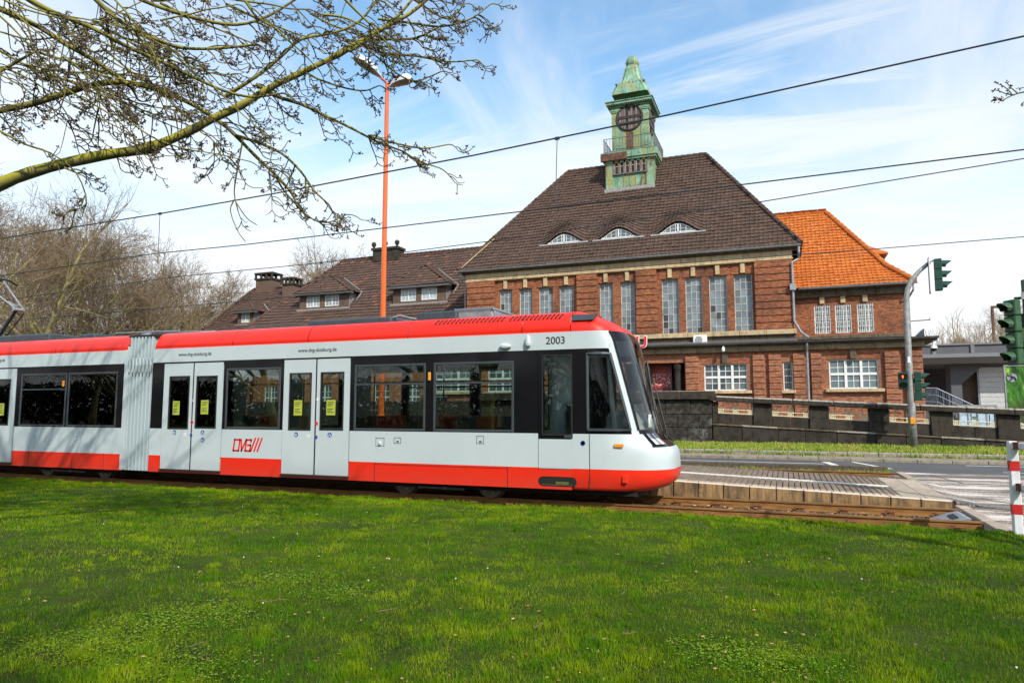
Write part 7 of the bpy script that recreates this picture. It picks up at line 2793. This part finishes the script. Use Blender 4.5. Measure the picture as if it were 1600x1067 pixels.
def twig(p, a, L, D, r=1.0, up=1.0, lv=0):
    """hangs, then its tip turns up; p in picture pixels at depth D"""
    n = 11
    x_, y_ = p
    pts = [(x_, y_)]
    turn = ga.uniform(.45, .7); wv_ = 0.0
    side = 1 if math.cos(a) >= 0 else -1
    tgt_down = PI / 2 - side * ga.uniform(0, .35)
    tgt_up = -side * 0 + (-.45 if side > 0 else PI + .45)
    for i in range(n):
        f = i / n
        if f < turn: a += (tgt_down - a) * .15
        else:
            da = (tgt_up - a)
            a += da * .30 * up
        wv_ = wv_ * .6 + ga.gauss(0, .04); a += wv_
        x_ += math.cos(a) * L / n; y_ += math.sin(a) * L / n
        pts.append((x_, y_))
    D1 = D + ga.uniform(-.5, .5)
    P3 = [W(q[0], q[1], D=D + (D1 - D) * i / n) for i, q in enumerate(pts)]
    tw_.add(P3, rpx(r * 1.0, D), rpx(.5, D))
    if ga.random() < .85: bud(P3[-1], rpx(ga.uniform(3.4, 5.0), D))
    k = 0
    for i in range(3, n):
        if ga.random() < (.20 if lv == 0 else .12):
            s_ = ga.choice((-1, 1)); aa = math.atan2(pts[i][1] - pts[i - 1][1], pts[i][0] - pts[i - 1][0]) + s_ * ga.uniform(.5, 1.1)
            ll = ga.uniform(6, 18)
            e = W(pts[i][0] + math.cos(aa) * ll, pts[i][1] + math.sin(aa) * ll - 2, D=D1)
            tw_.add([P3[i], P3[i].lerp(e, .5) + Vector((0, 0, -.01)), e], rpx(.8, D), rpx(.5, D))
            if ga.random() < .8: bud(e, rpx(ga.uniform(2.6, 4.0), D))
        if lv == 0 and ga.random() < .20 and i < n - 1:
            twig(pts[i], a + ga.uniform(-.6, .6), L * ga.uniform(.35, .6), D + (D1 - D) * i / n, r * .75, up, 1)


def branch(pts, r0, r1, D0, dv, tube, tw=0.0, Lr=(40, 120), ang=(.2, 1.5), flipx=.25, n=6, start=0.0):
    sp = smooth(pts)
    P3 = unp(sp, D0, dv)
    rr_ = [rpx(r0 + (r1 - r0) * i / (len(sp) - 1), D0) * (1 + .06 * math.sin(i * 1.7) + (.20 if i % 9 == 3 and r0 > 6 else 0)) for i in range(len(sp))]
    tube.add(P3, rr_, None, n)
    L = sum(math.dist(sp[i], sp[i + 1]) for i in range(len(sp) - 1))
    cnt = int(L * tw / 23)
    for _ in range(cnt):
        f = ga.uniform(start, 1); i = min(int(f * (len(sp) - 1)), len(sp) - 2)
        base_a = math.atan2(sp[i + 1][1] - sp[i][1], sp[i + 1][0] - sp[i][0])
        a = base_a + ga.uniform(*ang) * (1 if ga.random() > flipx else -1)
        twig(sp[i], a, ga.uniform(*Lr), D0 + dv * f, ga.uniform(.9, 1.4))
    if tw: twig(sp[-1], math.atan2(sp[-1][1] - sp[-2][1], sp[-1][0] - sp[-2][0]), ga.uniform(25, 50), D0 + dv, r1)


DB = 7.4
limb = [(-70, 330), (0, 288), (75, 262), (160, 243), (230, 232), (290, 208), (332, 186), (375, 166), (425, 136), (475, 112), (530, 85), (585, 52), (640, 22), (680, -12)]
branch(limb, 9.6, 2.4, DB, .3, big, .55, (30, 80), (.5, 1.6), .3, 12, .45)
branch([(-20, 180), (0, 173), (60, 160), (130, 137), (165, 130), (205, 130), (262, 146), (305, 166), (345, 192), (368, 212), (398, 243), (430, 273), (452, 297)], 5.2, 2.4, DB, .6, mid, 1.0, (35, 90), (.2, 1.2), .4)
branch([(368, 212), (400, 222), (440, 240), (470, 268), (490, 297), (512, 318)], 2.6, 1.4, DB + .4, .2, mid, 1.3, (30, 70))
branch([(400, 132), (430, 150), (470, 163), (510, 182), (548, 200), (590, 222), (628, 236)], 3.2, 1.4, DB + .3, .3, mid, .8, (30, 75), (.1, 1.1), .35)
branch([(628, 236), (655, 252), (685, 262)], 1.6, 1.0, DB + .6, .1, mid, 1.2, (20, 45), (.1, .8))
branch([(575, 212), (610, 222), (660, 232), (700, 226)], 1.8, .9, DB + .5, .1, mid, 1.2, (15, 40), (.1, .8), .7)
branch([(-10, 10), (60, 42), (100, 68), (150, 96), (200, 132)], 4.6, 3.2, DB - .3, .2, mid, .9, (40, 110))
branch([(20, -15), (80, 18), (140, 42), (200, 74), (255, 98), (300, 120), (350, 142), (395, 152), (440, 146)], 4.2, 1.6, DB - .4, .5, mid, .9, (35, 100))
branch([(135, -15), (185, 32), (240, 60), (285, 75), (340, 76), (400, 70)], 4.0, 1.8, DB, .4, mid, .9, (30, 90))
branch([(190, -15), (240, 8), (310, 30), (370, 39), (420, 25), (470, -6)], 3.4, 1.8, DB + .2, .3, mid, .7, (30, 85))
branch([(0, 112), (60, 78)], 2.5, 1.6, DB, .1, mid, .5)
branch([(350, 152), (400, 120), (440, 88), (470, 62), (520, 52), (560, 35), (590, 0)], 3.0, 1.6, DB + .2, .3, mid, .8, (25, 70), (.3, 1.3), .45)
branch([(520, 88), (560, 66), (600, 62), (650, 60), (690, 40)], 3.0, 1.3, DB + .2, .3, mid, 1.0, (25, 60), (.2, 1.2), .5)
branch([(545, 80), (590, 52), (625, 22), (650, -8)], 3.2, 1.8, DB + .2, .2, mid, 1.1, (25, 60), (.2, 1.2), .5)
branch([(565, 68), (600, 84), (650, 88), (700, 97), (742, 94)], 2.2, 1.0, DB + .4, .2, mid, 1.1, (20, 50), (.2, 1.0), .65)
branch([(590, 30), (640, 36), (690, 42), (735, 30), (765, 8)], 2.0, 1.0, DB + .4, .2, mid, 1.3, (18, 45), (.2, 1.0), .7)
branch([(640, -5), (670, 15), (700, 30), (725, 8)], 1.8, 1.0, DB + .3, .2, mid, 1.4, (18, 45), (.2, 1.0), .6)
branch([(555, 62), (590, 90), (620, 115), (650, 127), (690, 112)], 1.5, .9, DB + .5, .1, mid, 1.1, (15, 45))
branch([(475, 112), (500, 125), (540, 138), (570, 142), (590, 135)], 1.8, 1.0, DB + .5, .1, mid, 1.0, (20, 50))
branch([(100, 262), (130, 275)], 1.6, 1.0, DB, .1, mid, 1.5, (30, 60))
branch([(0, 205), (40, 226), (80, 240), (120, 272), (135, 318), (110, 330)], 1.8, 1.0, DB - .3, .2, mid, .7, (15, 40))
branch([(380, 215), (372, 260), (366, 300), (372, 330)], 1.3, .9, DB + .2, .2, mid, .2, (20, 30))
branch([(366, 312), (385, 340), (402, 352)], 1.0, .7, DB + .3, .1, mid, 0)
branch([(366, 312), (360, 330), (372, 362), (384, 378)], 1.0, .7, DB + .3, .1, mid, 0)
branch([(430, 275), (445, 300), (465, 322), (480, 338), (510, 348), (540, 336)], 1.8, .9, DB + .6, .1, mid, 1.3, (20, 45), (.1, .7), .6)
for k in range(30):
    x0, y0 = ga.uniform(-60, 190), ga.uniform(-40, 150)
    sl_a = ga.uniform(.25, .85); L = ga.uniform(150, 330)
    pts, a = [(x0, y0)], sl_a
    for i in range(6):
        a += ga.gauss(-.02, .12); x0 += math.cos(a) * L / 6; y0 += math.sin(a) * L / 6; pts.append((x0, y0))
    if y0 > 262 or x0 > 500: continue
    branch(pts, ga.uniform(1.2, 2.1), .8, DB + ga.uniform(-1.0, 1.2), ga.uniform(-.3, .5), mid, .85, (28, 85), (.2, 1.3), .35)
for k in range(12):
    x0, y0 = ga.uniform(230, 560), ga.uniform(-30, 40)
    sl_a = ga.uniform(.1, .9) if k % 2 else ga.uniform(-.4, .3); L = ga.uniform(90, 170)
    pts, a = [(x0, y0)], sl_a
    for i in range(5):
        a += ga.gauss(0, .14); x0 += math.cos(a) * L / 5; y0 += math.sin(a) * L / 5; pts.append((x0, y0))
    branch(pts, ga.uniform(1.4, 2.4), 1.0, DB + ga.uniform(-.5, 1.0), .2, mid, .8, (25, 70), (.2, 1.3), .45)
# trunk and the limbs that lead to the picture from outside it
p_l = W(-70, 330, D=DB)
tb = Tubes(14)
T0_ = Vector((-9.6, 3.4, -.1))
tb.add([T0_, T0_ + Vector((0, 0, .5)), T0_ + Vector((.05, -.05, 2.2)), T0_ + Vector((-.1, 0, 4.5)), T0_ + Vector((0, .1, 8)), T0_ + Vector((.4, .3, 11))], [.34, .27, .24, .21, .15, .08], None)
tb.build('trunk', M['bark_ash'], ash, smooth=True)
big.add([T0_ + Vector((0, 0, 2.6)), T0_.lerp(p_l, .4) + Vector((0, 0, 1.9)), T0_.lerp(p_l, .75) + Vector((0, 0, .9)), p_l], [.15, .12, .10, rpx(9.6, DB)], None, 12)
for px_, py_, D_, r_ in ((-20, 180, DB, 5.2), (-10, 10, DB - .3, 4.6), (20, -15, DB - .4, 4.2), (135, -15, DB, 4.0), (190, -15, DB + .2, 3.4), (0, 112, DB, 3), (-60, 60, DB, 3)):
    e = W(px_, py_, D=D_); s0 = T0_ + Vector((0, 0.05, min(9, e.z * .7 + 1)))
    mid.add([s0, s0.lerp(e, .5) + Vector((0, 0, .35)), e], [.07, .05, rpx(r_, D_)], None)
# crown above the picture, giving shade
gq = random.Random(3)
for k in range(150):
    a, rr2 = gq.uniform(0, 6.28), gq.uniform(.5, 5.2)
    s0 = T0_ + Vector((0, 0, gq.uniform(5, 11)))
    e = s0 + Vector((math.cos(a) * rr2, math.sin(a) * rr2, gq.uniform(.5, 3.0)))
    v_ = e - Vector((0, 0, EYE)); dep = v_.dot(_fw)
    if dep > 0 and abs(v_.dot(_rt) / dep) < .85 and v_.dot(_up) / dep < .56: continue
    mid.add([s0, s0.lerp(e, .5) + Vector((0, 0, .2)), e], [.04, .025, .01], None)
    for q in range(12):
        t0 = s0.lerp(e, gq.uniform(.3, 1)); t1 = t0 + Vector((gq.gauss(0, .6), gq.gauss(0, .6), gq.gauss(.0, .5)))
        v_ = t1 - Vector((0, 0, EYE)); dep = v_.dot(_fw)
        if dep > 0 and abs(v_.dot(_rt) / dep) < .8 and v_.dot(_up) / dep < .52: continue
        tw_.add([t0, t0.lerp(t1, .5) + Vector((0, 0, .05)), t1], .009, .004)
big.build('limb', M['bark_ash'], ash, smooth=True)
mid.build('branches', M['bark_branch'], ash, smooth=True)
o = tw_.build('twigs', M['twig_ash'], ash); o['kind'] = 'stuff'


def bud_mesh(bl_, name, parent):
    V, Fc = [], []
    for p, d, s_ in bl_:
        a_ = d.orthogonal().normalized(); b_ = d.cross(a_); k = len(V)
        V += [tuple(p - d * s_ * .9), tuple(p + a_ * s_ * .55), tuple(p + b_ * s_ * .55), tuple(p - a_ * s_ * .55), tuple(p - b_ * s_ * .55), tuple(p + d * s_)]
        Fc += [(k, k + 2, k + 1), (k, k + 3, k + 2), (k, k + 4, k + 3), (k, k + 1, k + 4), (k + 5, k + 1, k + 2), (k + 5, k + 2, k + 3), (k + 5, k + 3, k + 4), (k + 5, k + 4, k + 1)]
    o = tri_mesh(name, V, Fc, M['bud'], parent); o['kind'] = 'stuff'
    return o


bud_mesh(buds, 'buds', ash)
# second ash out of the picture at the right: one twig reaches in
buds2, buds = buds, []
ash2 = thing('ash_tree', (9.5, 3.0, 0), 'budded twig tip of an ash reaching in beside the highest wire end', 'tree')
b2 = Tubes(6); T2 = Vector((9.5, 3.0, -.1))
b2.add([T2, T2 + Vector((0, 0, 3)), T2 + Vector((.2, .1, 7)), T2 + Vector((.1, 0, 11))], [.28, .22, .15, .06], None)
b2.build('trunk', M['bark_ash'], ash2, smooth=True)
b3 = Tubes(5); D2 = 8.0
q = smooth([(1700, 120), (1640, 138), (1600, 144), (1580, 150), (1566, 158)])
P3 = unp(q, D2)
b3.add([T2 + Vector((0, 0, 4.5)), (T2 + Vector((0, 0, 4.5))).lerp(P3[0], .5) + Vector((0, 0, .6)), P3[0]], [.08, .05, .02], None)
b3.add(P3, rpx(1.8, D2), rpx(.7, D2))
for pts in (((1582, 149), (1575, 140), (1566, 134), (1556, 130)), ((1590, 146), (1578, 136), (1573, 129)), ((1585, 149), (1572, 147), (1560, 142), (1553, 141)), ((1600, 144), (1606, 152), (1596, 165)), ((1620, 142), (1606, 136), (1592, 139))):
    P_ = unp(pts, D2, .2); b3.add(P_, rpx(1.0, D2), rpx(.6, D2))
    for p_ in P_[1:]: bud(p_, rpx(4.0, D2))
for k in range(5): bud(W(1553 + k * 3.2, 155 + (k % 2) * 3, D=D2), rpx(5, D2))
b3.build('branches', M['twig_ash'], ash2)
bud_mesh(buds, 'buds', ash2)
# ================================================================== GRASS
def blade_mat():
    t = NT('grass_blade')
    n = t.noise(.55, 5, .6)
    c = t.mix(t.rng(n, .36, .60), (.045, .155, .002), (.30, .42, .004))
    c = t.mix(t.rng(t.noise(1.5, 4, .65), .50, .62, 0, .55), c, (.030, .115, .003))
    c = t.mix(t.rng(t.noise(.8, 4, .65, sc=(1, 1.4, 1)), .58, .70, 0, .7), c, (.40, .46, .03))
    n2 = t.noise(2.6, 4, .6)
    c = t.mix(t.rng(n2, .42, .66), c, (.075, .23, .002))
    c = t.mix(t.rng(t.island(), .0, 1.0, 0, .40), c, (.15, .22, .008))
    c = t.mix(t.rng(t.island(), .965, .975), c, (.34, .28, .12))
    tr = t.n.new('ShaderNodeBsdfTranslucent'); t.l.new(c, tr.inputs[0])
    t.done(c, .6, spec=.12)
    mx = t.n.new('ShaderNodeMixShader'); mx.inputs[0].default_value = .35
    t.l.new(t.b.outputs[0], mx.inputs[1]); t.l.new(tr.outputs[0], mx.inputs[2])
    t.l.new(mx.outputs[0], t.n['Material Output'].inputs['Surface'])
    return t.mat


M['blade'] = blade_mat()


def vnoise(x, y, s, seed):
    """cheap smooth value noise in arrays"""
    g_ = np.random.default_rng(seed); T_ = g_.random((64, 64))
    u, v = x * s, y * s
    i, j = np.floor(u).astype(int), np.floor(v).astype(int)
    fu, fv = u - i, v - j
    fu, fv = fu * fu * (3 - 2 * fu), fv * fv * (3 - 2 * fv)
    a, b_, c_, d = T_[i % 64, j % 64], T_[(i + 1) % 64, j % 64], T_[i % 64, (j + 1) % 64], T_[(i + 1) % 64, (j + 1) % 64]
    return (a * (1 - fu) + b_ * fu) * (1 - fv) + (c_ * (1 - fu) + d * fu) * fv


pc_bare = [W(px_, py_, Z=.0) for px_, py_ in ((215, 985), (325, 940), (300, 1020), (530, 945), (590, 925), (395, 1035), (1190, 935), (1000, 880), (640, 905), (60, 1030))]


def grass(name, n, sample, zf, hgt, wid, seed, bald=True, mat='blade', lean=.55):
    g_ = np.random.default_rng(seed)
    x, y = sample(g_, n)
    if bald:
        if bald != 2:
            for p_ in pc_bare:
                d2 = ((x - p_.x) / .30) ** 2 + ((y - p_.y) / .17) ** 2
                k_ = g_.random(len(x)) > .85 * np.exp(-d2)
                x, y = x[k_], y[k_]
        f = .55 * vnoise(x, y, 1.1, 5) + .45 * vnoise(x, y, 3.7, 6)
        keep = g_.random(len(x)) < np.clip((.80 - f) * 5.0, .12, 1)
        x, y = x[keep], y[keep]
    n = len(x)
    dist = np.hypot(x, y)
    h = g_.uniform(*hgt, n) * (.45 + .75 * vnoise(x, y, 1.9, 9) + .45 * vnoise(x, y, 6.5, 12) ** 2) * (.8 + .4 * g_.random(n) ** 3)
    w_ = g_.uniform(*wid, n) * np.clip(dist / 8, .8, 1.6)
    a = g_.uniform(0, 2 * np.pi, n); ln = g_.uniform(.1, lean, n) * h; b_ = g_.uniform(0, 2 * np.pi, n)
    z = zf(x, y)
    P0 = np.stack([x - np.cos(a) * w_, y - np.sin(a) * w_, z - .01], 1)
    P1 = np.stack([x + np.cos(a) * w_, y + np.sin(a) * w_, z - .01], 1)
    mx_, my_ = x + np.cos(b_) * ln * .35, y + np.sin(b_) * ln * .35
    P2 = np.stack([mx_ - np.cos(a) * w_ * .7, my_ - np.sin(a) * w_ * .7, z + h * .6], 1)
    P3_ = np.stack([mx_ + np.cos(a) * w_ * .7, my_ + np.sin(a) * w_ * .7, z + h * .6], 1)
    P4 = np.stack([x + np.cos(b_) * ln, y + np.sin(b_) * ln, z + h], 1)
    V = np.stack([P0, P1, P2, P3_, P4], 1).reshape(-1, 3)
    k = (np.arange(n) * 5)[:, None]
    Fc = np.concatenate([k + np.array([0, 1, 3]), k + np.array([0, 3, 2]), k + np.array([2, 3, 4])], 1).reshape(-1, 3)
    o = tri_mesh(name, V, Fc, M[mat]); o['kind'] = 'stuff'
    return o


def lz_arr(x, y):
    # same gentle relief as the lawn sheet, sampled from a table
    return np.array([lawn_z(float(a), float(b_)) for a, b_ in zip(x, y)])


# table lookup for speed
gx, gy = np.linspace(-26, 8, 341), np.linspace(2.5, LY, 98)
tabz = np.array([[lawn_z(float(a), float(b_)) for b_ in gy] for a in gx])


def lawn_lookup(x, y):
    i = np.clip(((x + 26) / 34 * 340).astype(int), 0, 340); j = np.clip(((y - 2.5) / (LY - 2.5) * 97).astype(int), 0, 97)
    return tabz[i, j]


def sample_lawn(g_, n):
    """denser near the camera; only the ground the picture and a step aside can see"""
    u = g_.random(n)
    r_ = 3.6 / (1 - u * (1 - 3.6 / 17.0))                 # ~1/r^2 density
    th = g_.uniform(YAW - .78, YAW + .78, n)
    x, y = -np.sin(th) * r_, np.cos(th) * r_
    k = (y < LY - .02) & (y > 2.6) & (x > -25) & (x < 7.5) & ~((y > 11.9) & (x > 2.9))
    return x[k], y[k]


def sample_lawn_far(g_, n):
    x = g_.uniform(-24, 3.2, n); y = LY - .02 - g_.random(n) ** 1.3 * 5.5
    return x, y


grass('lawn_grass', 330000, sample_lawn, lawn_lookup, (.016, .046), (.0016, .0030), 1)
grass('lawn_grass', 110000, sample_lawn, lawn_lookup, (.006, .016), (.0016, .0030), 31, False, lean=1.3)
grass('lawn_grass', 190000, sample_lawn_far, lawn_lookup, (.018, .045), (.0022, .0036), 2)
grass('lawn_edge_grass', 16000, lambda g_, n: (g_.uniform(-24, 3.0, n), LY + g_.normal(-.03, .05, n)), lambda x, y: -.03 + 0 * x, (.035, .085), (.003, .005), 3, False, lean=.9)
M['blade_verge'] = (lambda: (lambda t: t.done(t.mix(t.rng(t.noise(1.3, 4, .6), .35, .65), t.mix(t.island(), (.11, .23, .012), (.25, .34, .03)), (.34, .34, .07)), .6, spec=.2))(NT('verge_blade')))()
grass('verge_grass', 60000, lambda g_, n: (g_.uniform(-16, 16, n), 28.12 + (32.85 - 28.12) * g_.random(n)), lambda x, y: .20 + (y - 28.08) * .012, (.05, .13), (.006, .012), 4, False, 'blade_verge')
grass('kerb_grass', 5000, lambda g_, n: (g_.uniform(-16, 16, n), 27.92 + g_.normal(0, .03, n)), lambda x, y: .09 + 0 * x, (.03, .14), (.005, .01), 14, True, 'blade_verge')
grass('track_weeds', 14000, lambda g_, n: (g_.uniform(-12, 2.6, n), g_.uniform(21.95, 22.3, n)), lambda x, y: -.09 + 0 * x, (.04, .16), (.005, .01), 15, True, 'blade_verge')
grass('track_weeds', 2500, lambda g_, n: (g_.uniform(-7, 2.6, n), g_.uniform(19.4, 20.3, n)), lambda x, y: -.09 + 0 * x, (.04, .12), (.005, .01), 16, True, 'blade_verge')
# tufts of longer grass, bare soil crumbs, dead leaves
gt_ = np.random.default_rng(77)
tc = sample_lawn(gt_, 1500)


def sample_tufts(g_, n):
    i = g_.integers(0, len(tc[0]), n)
    return tc[0][i] + g_.normal(0, .028, n), tc[1][i] + g_.normal(0, .028, n)


grass('grass_tufts', 52000, sample_tufts, lawn_lookup, (.040, .085), (.0016, .0030), 41, False, lean=1.1)
# broad leaved ground cover in the thin patches
pc_ = [W(px_, py_, Z=.0) for px_, py_ in ((250, 975), (330, 960), (180, 1010), (520, 925), (90, 1010), (1210, 1040), (1130, 1020), (440, 905), (300, 1040))]


def clover(n, seed):
    g_ = np.random.default_rng(seed)
    i = g_.integers(0, len(pc_), n)
    x = np.array([pc_[k].x for k in i]) + g_.normal(0, .26, n); y = np.array([pc_[k].y for k in i]) + g_.normal(0, .20, n)
    z = lawn_lookup(x, y) + g_.uniform(.010, .028, n)
    a = g_.uniform(0, 6.283, n); s_ = g_.uniform(.006, .013, n)
    c4 = []
    for da, rr_ in ((0, 1.0), (1.57, .7), (3.14, 1.0), (4.71, .7)):
        c4.append(np.stack([x + np.cos(a + da) * s_ * rr_, y + np.sin(a + da) * s_ * rr_, z + g_.uniform(-.004, .004, n)], 1))
    V = np.stack(c4, 1).reshape(-1, 3); k = (np.arange(n) * 4)[:, None]
    Fc = np.concatenate([k + np.array([0, 1, 2]), k + np.array([0, 2, 3])], 1).reshape(-1, 3)
    return V, Fc


t_ = NT('clover_leaf')
M['clover'] = t_.done(t_.mix(t_.island(), (.09, .19, .006), (.22, .31, .012)), .6, spec=.2)
put(tri_mesh('ground_cover', *clover(7000, 5), M['clover']), kind='stuff')
lx, ly = sample_lawn(np.random.default_rng(91), 900)
V, Fc = [], []
for i in range(len(lx)):
    R = Matrix.Rotation(lx[i] * 37, 3, 'Z') @ Matrix.Rotation(math.sin(ly[i] * 51) * .5, 3, 'X')
    s_ = .006 + .016 * abs(math.sin(i * 1.7)) ** 3; k = len(V)
    zz0 = float(lawn_lookup(lx[i:i + 1], ly[i:i + 1])[0]) + .022
    for p in ((-1, 0, 0), (-.3, .5, .15), (1, 0, .3), (-.2, -.5, .15)):
        q = R @ Vector(p) * s_; V.append((q.x + lx[i], q.y + ly[i], q.z + zz0))
    Fc += [(k, k + 1, k + 2), (k, k + 2, k + 3)]
put(tri_mesh('dead_leaves', V, Fc, M['leaf']), kind='stuff')
# soil patch and dry stalks where the lawn meets the crossing, twigs and daisies in the lawn
M['stick'] = simple('dry_stick', (.16, .11, .07), .85, 0, .3, 30)
gs_ = random.Random(8)
for k, (px_, py_, L) in enumerate(((428, 945, .26), (985, 997, .13), (975, 932, .10), (605, 960, .18), (842, 985, .12), (370, 834, .10), (310, 1015, .15), (1130, 925, .09))):
    p = W(px_, py_, Z=.02); a = gs_.uniform(0, PI)
    st_o = MB(); st_o.tube([p + Vector((math.cos(a) * L * f - 0, math.sin(a) * L * f, .035 + gs_.uniform(0, .015))) for f in (-.5, -.15, .2, .5)], [.004, .004, .003, .002], 5)
    o = st_o.build('fallen_stick', M['stick']); put(o, ('curved dry stick lying in the lawn before the second tram door', 'dark short stick lying in the lawn below the tram nose', 'thin stick in the lawn nearer to the tram nose', 'dry stick in the middle of the lawn below the orange lamp', 'short stick in the lawn below the driver door', 'small stick at the upper lawn edge below the logo', 'stick in the near corner of the lawn beside bare soil', 'small stick in the lawn below the platform kerb')[k], 'stick', 'dry sticks lying in the lawn')
fl = MB()
for k in range(20):
    x = gs_.uniform(-12, 3); y = gs_.uniform(4.5, 11.5)
    if k % 2: x, y = gs_.gauss(-4.5, 1.5), gs_.gauss(6.2, 1.2)
    fl.lathe((x, y, .045 + float(lawn_lookup(np.array([x]), np.array([y]))[0])), [(.003, -.01), (.008, .0), (.006, .004)], 6)
M['daisy'] = simple('daisy_white', (.75, .75, .72), .7)
o = fl.build('daisies', M['daisy'], fix=False); o['kind'] = 'stuff'
